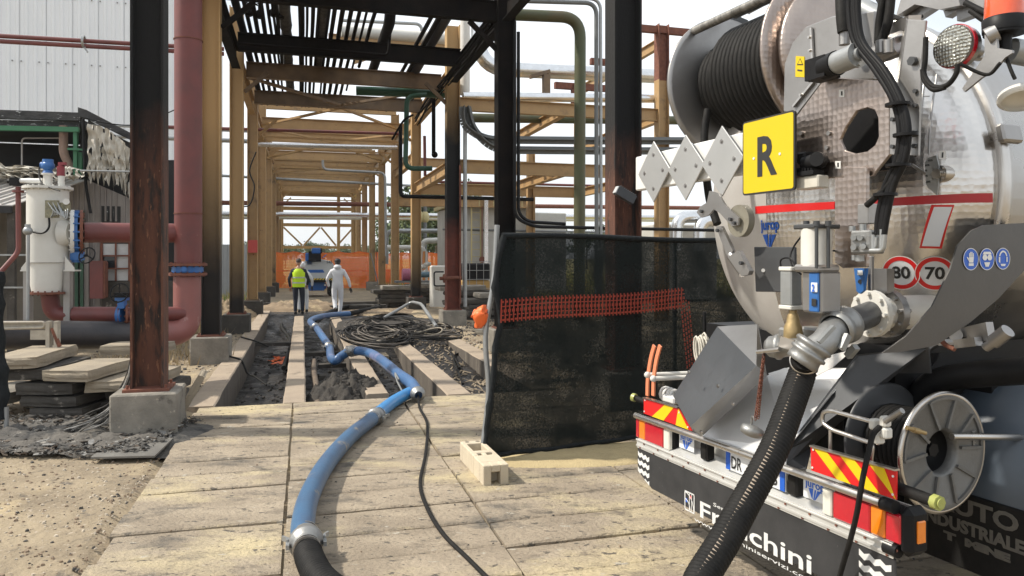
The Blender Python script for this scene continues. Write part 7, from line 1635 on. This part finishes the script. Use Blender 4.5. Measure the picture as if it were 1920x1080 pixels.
# rubber blocks, plate, stickers
for x0, x1 in ((-.42, -.33), (.335, .43)): bb = B(); bb.box(((x0+x1)/2, .035, .69), (x1-x0-.02, .07, .11), bev=.012); TPart('rubber_buffer', bb, m_rubber)
bb = B(); bb.box((.09, .010, .695), (.49, .012, .112), bev=.004); lp = TPart('licence_plate', bb, m_refl_w)
for x in (-.135, .315): bb = B(); bb.box((x, .002, .695), (.036, .004, .106)); TPart('blue_strip', bb, m_iblue, None, lp)
for tx, x0 in (('DR', -.105), ('ZB', .185)):
    vs, fs = fit_text(tx, .09, .072, .001, .0005); bb = B(); bb.add([(x0+v[0], .002-v[2], .658+v[1]) for v in vs], fs); TPart('lettering', bb, m_ink, None, lp)
for x0 in (.445, -.66):
    bb = B(); bb.box((x0+.075, .03, .70), (.16, .004, .105)); s_ = TPart('sticker', bb, m_refl_w)
    vs, fs = fit_text('jurop', .13, .04, .0009, .0004); bb = B(); bb.add([(x0+.01+v[0], .0265-v[2], .71+v[1]) for v in vs], fs); TPart('lettering', bb, m_logo, None, s_)
    vs, fs = tri_logo(.085); bb = B(); bb.add([(x0+.075+v[0], .0265, .703+v[1]) for v in vs], fs); TPart('logo_mark', bb, m_logo, None, s_)
# chevron boards
def chevron(px, lean, n):
    P = [TP(x, y, -.045) for x, y in px]; bb = B(); bb.plate(P, (0, .008, 0)); cb_ = TPart('chevron_board', bb, m_refl_r, 'red and yellow striped board on the %s of the bumper' % ('left' if lean > 0 else 'right'))
    w_ = P[1]-P[0]; h_ = P[3]-P[0]; 
    bm_ = 0
    bb = B()
    for k in range(n):
        u0 = (k+.38)/n if lean > 0 else (k+.12)/n; du = .5/n; sh = .42/n*lean*2.1
        a, c = u0, u0+du
        pts4 = [(a+sh, 0), (c+sh, 0), (c, 1), (a, 1)] if lean > 0 else [(a, 0), (c, 0), (c-sh, 1), (a-sh, 1)]
        pts4 = [(min(1, max(0, u)), v) for u, v in pts4]
        def bil(u, v): return P[0].lerp(P[1], u).lerp(P[3].lerp(P[2], u), v)+Vector((0, -.002, 0))
        bb.plate([bil(u, v) for u, v in pts4], (0, .0015, 0))
    TPart('yellow_stripe', bb, m_refl_y, None, cb_)
    bb = B(); bolts(bb, [P[0].lerp(P[2], .04)+Vector((0, -.002, -.004)), P[0].lerp(P[3], .85)+Vector((.012, -.002, 0)), P[1].lerp(P[2], .2)+Vector((-.015, -.002, 0)), P[1].lerp(P[2], .85)+Vector((-.015, -.002, 0))], (0, -1, 0), .006, .003); TPart('screws', bb, m_white, None, cb_)
    bb = B(); bb.bar(P[0]+Vector((0, .005, .006)), P[1]+Vector((0, .005, .006)), .03, .008); TPart('top_edge', bb, m_ss, None, cb_)
chevron([(1207, 747), (1272, 766), (1297, 808), (1207, 775)], 1, 2)
chevron([(1520, 838), (1681, 884), (1680, 937), (1521, 882)], -1, 3)
# lettering on the board
def blet(tx, x0, x1, z, h, m=m_refl_w, bold=.004, sh=0):
    vs, fs = fit_text(tx, x1-x0, h, bold, .0005); bb = B(); bb.add([(x0+v[0], -.0162-v[2], z+v[1]) for v in vs], fs); TPart('lettering', bb, m, None, bumpp)
a, c = TP(1313, 969, -.016), TP(1522, 1067, -.016)
print('letters', a, c, TP(1313, 925, -.016), TP(1520, 1010, -.016))
m_wl = mat('worn white print', (.72, .72, .70), (.3, .3, .3), .35, 30, .5, bump=0)
blet('Franchini', a.x, c.x, a.z+.002, .098, m_wl, .002)
blet('Servizi', a.x+.13, a.x+.33, a.z+.108, .022, m_wl, .0)
blet('www.franchiniservizi.com', a.x-.06, c.x+.03, a.z-.042, .022, m_wl, .0)
lx = TP(1284, 948, -.016).x; lw, lh = .105, .125; z0 = a.z-.003
bb = B()
for (x, z, w_, h_) in ((0, 0, .008, lh), (lw-.008, 0, .008, lh), (0, 0, lw, .008), (0, lh-.008, lw, .008), (.048, 0, .006, lh), (.072, 0, .005, lh)): bb.box((lx+x+w_/2, -.0175, z0+z+h_/2), (w_, .001, h_))
for r_ in (.05, .085): 
    P_ = [(lx+.005+r_*1.1*math.sin(t_*.26), -.018, z0+.01+lh*.85*r_/.085*math.cos(t_*.26)) for t_ in range(7)]
    for q0, q1_ in zip(P_, P_[1:]): bb.bar(q0, q1_, .001, .006, up=(0, 0, 1))
TPart('logo_mark', bb, m_wl, None, bumpp)
bb = B(); bb.box((lx+.064, -.0176, z0+.095), (.018, .001, .02)); TPart('logo_red', bb, m_refl_r, None, bumpp)
bb = B(); bb.box((lx+.02, -.0176, z0+.065), (.018, .001, .025)); TPart('logo_blue', bb, m_logo, None, bumpp)
for x0, x1, zt in ((-1.10, -.955, .525), (.84, 1.02, .525)):
    for k in range(4):
        n = 12; vs_ = []; 
        for i in range(n+1):
            t_ = i/n; x = x0+(x1-x0)*t_; ph = (t_*3) % 1; w0 = .014*(ph if ph < .5 else 1-ph)*2; zz = zt-k*.056-w0-.012*t_
            if k == 3 and x < -1.0: zz += (-1.0-x)*.0
            vs_ += [(x, -.0165, zz), (x, -.0165, zz-.030)]
        vs_ = [(x, y, max(z, .30+max(0, (-.93-x))*.43+.004)) for x, y, z in vs_]
        bb = B(); bb.add(vs_, [(2*i, 2*i+1, 2*i+3, 2*i+2) for i in range(n)]); TPart('wave_mark', bb, m_wl, None, bumpp)
# orange strap handles and rolls behind the left chevron
for x, Y in ((1219, .12), (1230, .10)):
    bb = B(); P_ = curve([TP(x-5, 742, Y), TP(x-4, 710, Y), TP(x+1, 675, Y), TP(x+8, 648, Y)], 5)
    for q0, q1_ in zip(P_, P_[1:]): bb.bar(q0, q1_, .012, .035, up=(1, 0, 0))
    TPart('orange_handle', bb, mat('orange rubber', (.72, .24, .12), (.6, .2, .1), .5, 8, .5))
bb = B()
for x, y in ((1214, 703), (1225, 710)): bb.cyl(TP(x, y, .08), TP(x+75, y-3, .35), .017, 10); bb.sphere(TP(x, y, .08), .024, 12, 8)
TPart('lever_shaft', bb, m_cream)
bb = B()
for k in range(4): c_ = TP(1248+k*6, 738+k*2, .25); bb.tube([c_+Vector((.0, .045*math.cos(a*.524), .045*math.sin(a*.524))) for a in range(13)], .012, 8)
bb.box(TP(1262, 748, .2), (.16, .1, .05), bev=.01); TPart('hose_roll', bb, m_white)
bb = B(); a = Vector((-1.1, .1, .84)); bb.cyl(a, a+Vector((-.14, -.05, .03)), .02, 12); TPart('marker_arm', bb, m_rubber); bb = B(); bb.cyl(a+Vector((-.14, -.05, .03)), a+Vector((-.165, -.06, .034)), .03, 12); TPart('marker_lamp', bb, MATS['yellow green lens'])
bb = B(); rr = random.Random(4)
for k in range(9):
    c_ = TP(1316, 655, .3)+Vector((rr.gauss(0, .02), 0, rr.gauss(0, .01))); bb.tube([c_+Vector((.035*math.cos(a*.524+.3), .03*math.sin(k), .09*math.sin(a*.524))) for a in range(13)], .007, 6)
TPart('rope_coil', bb, mat('pale rope', (.55, .52, .45), None, rough=.9))
bb = B(); bb.cyl(TP(1321, 585, .35), TP(1321, 622, .35), .012, 8); TPart('rope_hook', bb, m_plastic)
# --- boom bar with diamonds, R board
bb = B(); a, c = TP(1190, 318, -.16), TP(1400, 296, -.16); bb.box(((a.x+c.x)/2, -.13, (a.z+c.z)/2), (c.x-a.x, .05, .23), bev=.008); bmx = TPart('white_board', bb, m_white, 'long white board carrying diamond plates')
for i, (cx0, w_, y0, y1) in enumerate(((1224, 33, 262, 382), (1284, 33, 250, 378), (1352, 38, 232, 372))):
    Y = -.185-.006*i; P4 = [TP(cx0+2, y0, Y), TP(cx0+w_, (y0+y1)/2-6, Y), TP(cx0, y1, Y), TP(cx0-w_, (y0+y1)/2+8, Y)]
    cc0 = (P4[0]+P4[2])/2; hwid = .185; hh_ = .20
    P4 = [cc0+Vector(v) for v in ((0, 0, hh_), (hwid, 0, 0), (0, 0, -hh_), (-hwid, 0, 0))]
    bb = B(); bb.plate(P4, (0, .010, 0)); dp = TPart('diamond_plate', bb, mat('pale alloy plate', (.50, .50, .49), (.40, .40, .39), .7, 3, .36, metal=.6, bump=.02)); bevel(dp, .003)
    bb = B()
    for v in ((0, 0, .11), (.105, 0, 0), (0, 0, -.11), (-.105, 0, 0)): p_ = cc0+Vector(v); bb.disc(p_, p_+Vector((0, -.002, 0)), .014, 0, 14); bolts(bb, [p_], (0, -1, 0), .007, .006)
    TPart('bolts', bb, m_ssd, None, dp)
P4 = [TP(1392, 228, -.24), TP(1490, 208, -.24), TP(1492, 358, -.24), TP(1394, 365, -.24)]; xa, xb = (P4[0].x+P4[3].x)/2, (P4[1].x+P4[2].x)/2; za, zb = (P4[3].z+P4[2].z)/2, (P4[0].z+P4[1].z)/2
def rrect(x0, x1, z0, z1, r, n=5):
    o = []
    for cx0, cz0, a0 in ((x1-r, z1-r, 0), (x0+r, z1-r, 90), (x0+r, z0+r, 180), (x1-r, z0+r, 270)):
        for k in range(n+1): a = R(a0+90*k/n); o.append((cx0+r*math.cos(a), cz0+r*math.sin(a)))
    return o
bb = B(); bb.prism(rrect(xa, xb, za, zb, .018), .012, Matrix.Translation((0, -.23, 0)) @ Matrix.Rotation(R(90), 4, 'X')); rb = TPart('letter_board', bb, m_ink, 'yellow board with black letter R')
bb = B(); bb.prism(rrect(xa+.009, xb-.009, za+.009, zb-.009, .012), .002, Matrix.Translation((0, -.242, 0)) @ Matrix.Rotation(R(90), 4, 'X')); TPart('yellow_field', bb, m_sign_y, None, rb)
vs, fs = fit_text('R', (xb-xa)*.38, (zb-za)*.50, .008, .0005); bb = B(); bb.add([(xa+(xb-xa)*.31+v[0], -.2445-v[2], za+(zb-za)*.245+v[1]) for v in vs], fs); TPart('lettering', bb, m_ink, None, rb)
bb = B()
for u in (.24, .74): bb.disc((xa+(xb-xa)*u, -.244, za+(zb-za)*.48), (xa+(xb-xa)*u, -.247, za+(zb-za)*.48), .007, 0, 12)
TPart('rivets', bb, m_refl_w, None, rb)
# lamp under plate
tbox(1492, 330, 1534, 354, -.2, .07, mat('frosted lens', (.55, .52, .45), (.4, .38, .33), .5, 20, .3), 'work_lamp', bev=.006)
bb = B()
for k in range(7): a = TP(1496+k*5.6, 322, -.18); bb.box(a, (.007, .06, .035))
a = TP(1513, 326, -.18); bb.box(a, (.15, .07, .02)); TPart('lamp_fins', bb, m_plastic)
bb = B(); a = TP(1540, 300, -.16); bb.cyl(a+Vector((-.1, 0, -.01)), a, .04, 14); bb.cyl(a, a+Vector((.02, -.05, 0)), .035, 14); bb.box(TP(1512, 297, -.14), (.06, .08, .06), bev=.01); TPart('horn', bb, m_plastic)
# pulley arm and guide roller
bb = B(); ctr = TP(1381, 414, -.2); bb.disc(ctr+Vector((0, .01, 0)), ctr+Vector((0, .05, 0)), .088, 0, 36); TPart('pulley', bb, mat('worn pulley', (.22, .205, .16), (.12, .11, .085), .7, 6, .5))
pa_ = [(1330, 358), (1346, 362), (1360, 385), (1385, 408), (1384, 422), (1372, 424), (1350, 400), (1338, 392), (1328, 404), (1314, 408), (1306, 398), (1312, 388), (1325, 380)]
bb = B(); bb.plate([TP(x, y, -.215) for x, y in pa_], (0, .012, 0)); TPart('pulley_arm', bb, m_ssd)
bb = B(); bolts(bb, [TP(1317, 396, -.215), TP(1371, 411, -.215), TP(1378, 418, -.215), TP(1347, 432, -.23), TP(1391, 493, -.245)], (0, -1, 0), .011, .014); TPart('bolts', bb, m_dgrey)
bb = B(); bb.plate([TP(x, y, -.22) for x, y in ((1342, 424), (1352, 424), (1374, 470), (1368, 483), (1362, 478))], (0, .02, 0)); bb.plate([TP(x, y, -.24) for x, y in ((1364, 482), (1384, 470), (1405, 508), (1402, 515), (1390, 518))], (0, .03, 0)); bb.cyl(TP(1372, 478, -.2), TP(1396, 512, -.2), .03, 12); TPart('guide_fork', bb, m_ssd)
# left cone below: pale collar
# top of tank: lamps, beacon, ring
c_ = TP(1785, 86, -.05); d_ = Vector((.02, -1, .03)).normalized()
bb = B(); bb.lathe([(.05, .07), (.08, .05), (.085, .0), (.085, -.01)], c_, c_-d_*-1, 28, (True, False)); bb = B(); bb.lathe([(.085, 0), (.088, .02), (.085, .06), (.06, .09), (0, .095)], c_, c_-d_, 30); rlp = TPart('round_lamp', bb, m_ssd); bb = B(); bb.disc(c_-d_*.012, c_-d_*.03, .090, .08, 30); TPart('lamp_ring', bb, MATS['lens red'], None, rlp)
bb = B(); bb.lathe([(0, .014), (.05, .010), (.083, 0)], c_, c_+d_, 30); TPart('lamp_lens', bb, mat('ribbed glass', (.55, .55, .5), (.2, .2, .18), .9, 60, .1, metal=.6, bump=.8, turned=70), None, rlp)
bb = B(); bb.cyl(c_-d_*.09, c_-d_*.16, .03, 12); bb.cyl(TP(1850, 70, -.02), TP(1870, 60, .0), .035, 14); bb.plate([TP(x, y, -.02) for x, y in ((1804, 166), (1846, 104), (1846, 66), (1856, 58), (1868, 62), (1870, 90), (1898, 94), (1898, 99), (1884, 108), (1868, 128), (1840, 146), (1808, 172))], (0, .012, 0)); TPart('lamp_bracket', bb, m_ssd)
bc = TP(1884, 60, .05); bb = B(); bb.cyl(bc, bc+Vector((0, 0, -.01)), .075, 28); bb.lathe([(.078, 0), (.080, .05), (.074, .055)], bc, bc+Vector((0, 0, 1)), 32, (True, True)); bb.cyl(bc-Vector((0, 0, .09)), bc, .025, 12); bcn = TPart('beacon_base', bb, m_plastic)
bb = B(); bb.lathe([(.072, .055), (.068, .2), (.05, .225), (0, .23)], bc, bc+Vector((0, 0, 1)), 32); TPart('beacon', bb, mat('amber beacon glass', (.75, .10, .02), (.5, .05, .01), .5, 14, .08, bump=.05, coat=1), 'amber red rotating beacon', bcn)
bb = B(); bb.cyl(TP(1895, 95, .1), TP(1990, 112, .3), .05, 16); TPart('ram', bb, m_galv)
bb = B(); c_ = TP(1915, 178, .1); bb.lathe([(.0, 0), (.08, .0), (.085, .02), (.07, .03)], c_, c_+Vector((.3, -.3, -.9)), 30); TPart('round_lid', bb, m_cream)
bb = B()
for (x0, y0, x1, y1) in ((1700, 30, 1760, -10), (1790, -10, 1800, 20), (1800, 18, 1860, -5), (1720, 10, 1705, 30)): bb.bar(TP(x0, y0, .5), TP(x1, y1, .5), .05, .12)
bb.plate([TP(x, y, .42) for x, y in ((1680, 30), (1690, -5), (1720, -30), (1790, -30), (1800, 10), (1760, 18), (1715, 8))], (0, .05, 0)); TPart('hatch_frame', bb, m_ssd)
hoseb('cable', [[(1820, 20, .4), (1850, 40, .4), (1880, 45, .4), (1920, 30, .4)], [(1810, 5, .4), (1860, 30, .4), (1925, 60, .4)]], .014)
bb = B()
for x0, y0, x1, y1 in ((1388, 10, 1388, 55), (1385, 14, 1412, 2), (1395, 20, 1405, 25), (1405, 24, 1450, 0)): bb.cyl(TP(x0, y0, .7), TP(x1, y1, .7), .008, 8)
TPart('thin_ladder_rail', bb, m_galv)
truck.done()
# black suction hose coupled to the outlet, hanging forward to the ground
W4 = FT @ (e4+d4*.03)
t, pp, rd = corr_hose('suction_hose', 'thick black ribbed suction hose with tan stripe hanging from the tanker outlet', [W4, PW(1506, 694, 3.40), PW(1481, 765, 3.28), PW(1450, 845, 3.14), PW(1396, 945, 2.98), PW(1360, 1010, 2.86), PW(1318, 1078, 2.74), PW(1278, 1145, 2.60), PW(1150, 1210, 2.45), Vector((.15, 2.2, .35)), Vector((-.05, 1.9, .2)), Vector((-.1, 2.4, .085))], .058, m_rubber, .018)
bb = B(); st_ = []
for i, p in enumerate(pp[::2]):
    q0 = pp[min(2*i+2, len(pp)-1)]; tdir = (q0-p).normalized() if (q0-p).length > 1e-5 else tdir
    cdir = (Vector((0, 0, EYE))-p).normalized(); side = tdir.cross(cdir).normalized(); up_ = (cdir*.9+side*.15).normalized()
    st_.append((p+up_*.0670, side, up_))
vs_ = []
for p, s_, u_ in st_: vs_ += [p-s_*.0085, p+s_*.0085, p+s_*.0085-u_*.008, p-s_*.0085-u_*.008]
bb.add(vs_, [(4*i+a, 4*i+(a+1) % 4, 4*i+4+(a+1) % 4, 4*i+4+a) for i in range(len(st_)-1) for a in range(4)]); part(t, 'tan_stripe', bb, mat('tan hose stripe', (.46, .37, .28), (.12, .10, .08), .55, 30, .8, bump=.2))
bb = B(); bb.lathe([(.062, 0), (.066, .002), (.066, .014), (.062, .016)], pp[6], pp[9], 28); part(t, 'hose_clip', bb, m_ss)
t.done()
# ------------------------------------------------------------ air
hz0 = B(); hz0.box((0, 200, 11), (900, 560, 24.5)); mh = bpy.data.materials.new('air'); mh.use_nodes = True; mh.node_tree.nodes.clear()
o_ = mh.node_tree.nodes.new('ShaderNodeOutputMaterial'); v_ = mh.node_tree.nodes.new('ShaderNodeVolumePrincipled'); v_.inputs['Color'].default_value = (.9, .94, 1, 1); v_.inputs['Density'].default_value = .0003; v_.inputs['Anisotropy'].default_value = .2
mh.node_tree.links.new(v_.outputs[0], o_.inputs['Volume']); single('haze', hz0, mh, 'thin pale air haze over the whole site', None, FW, kind='stuff', recenter=False)
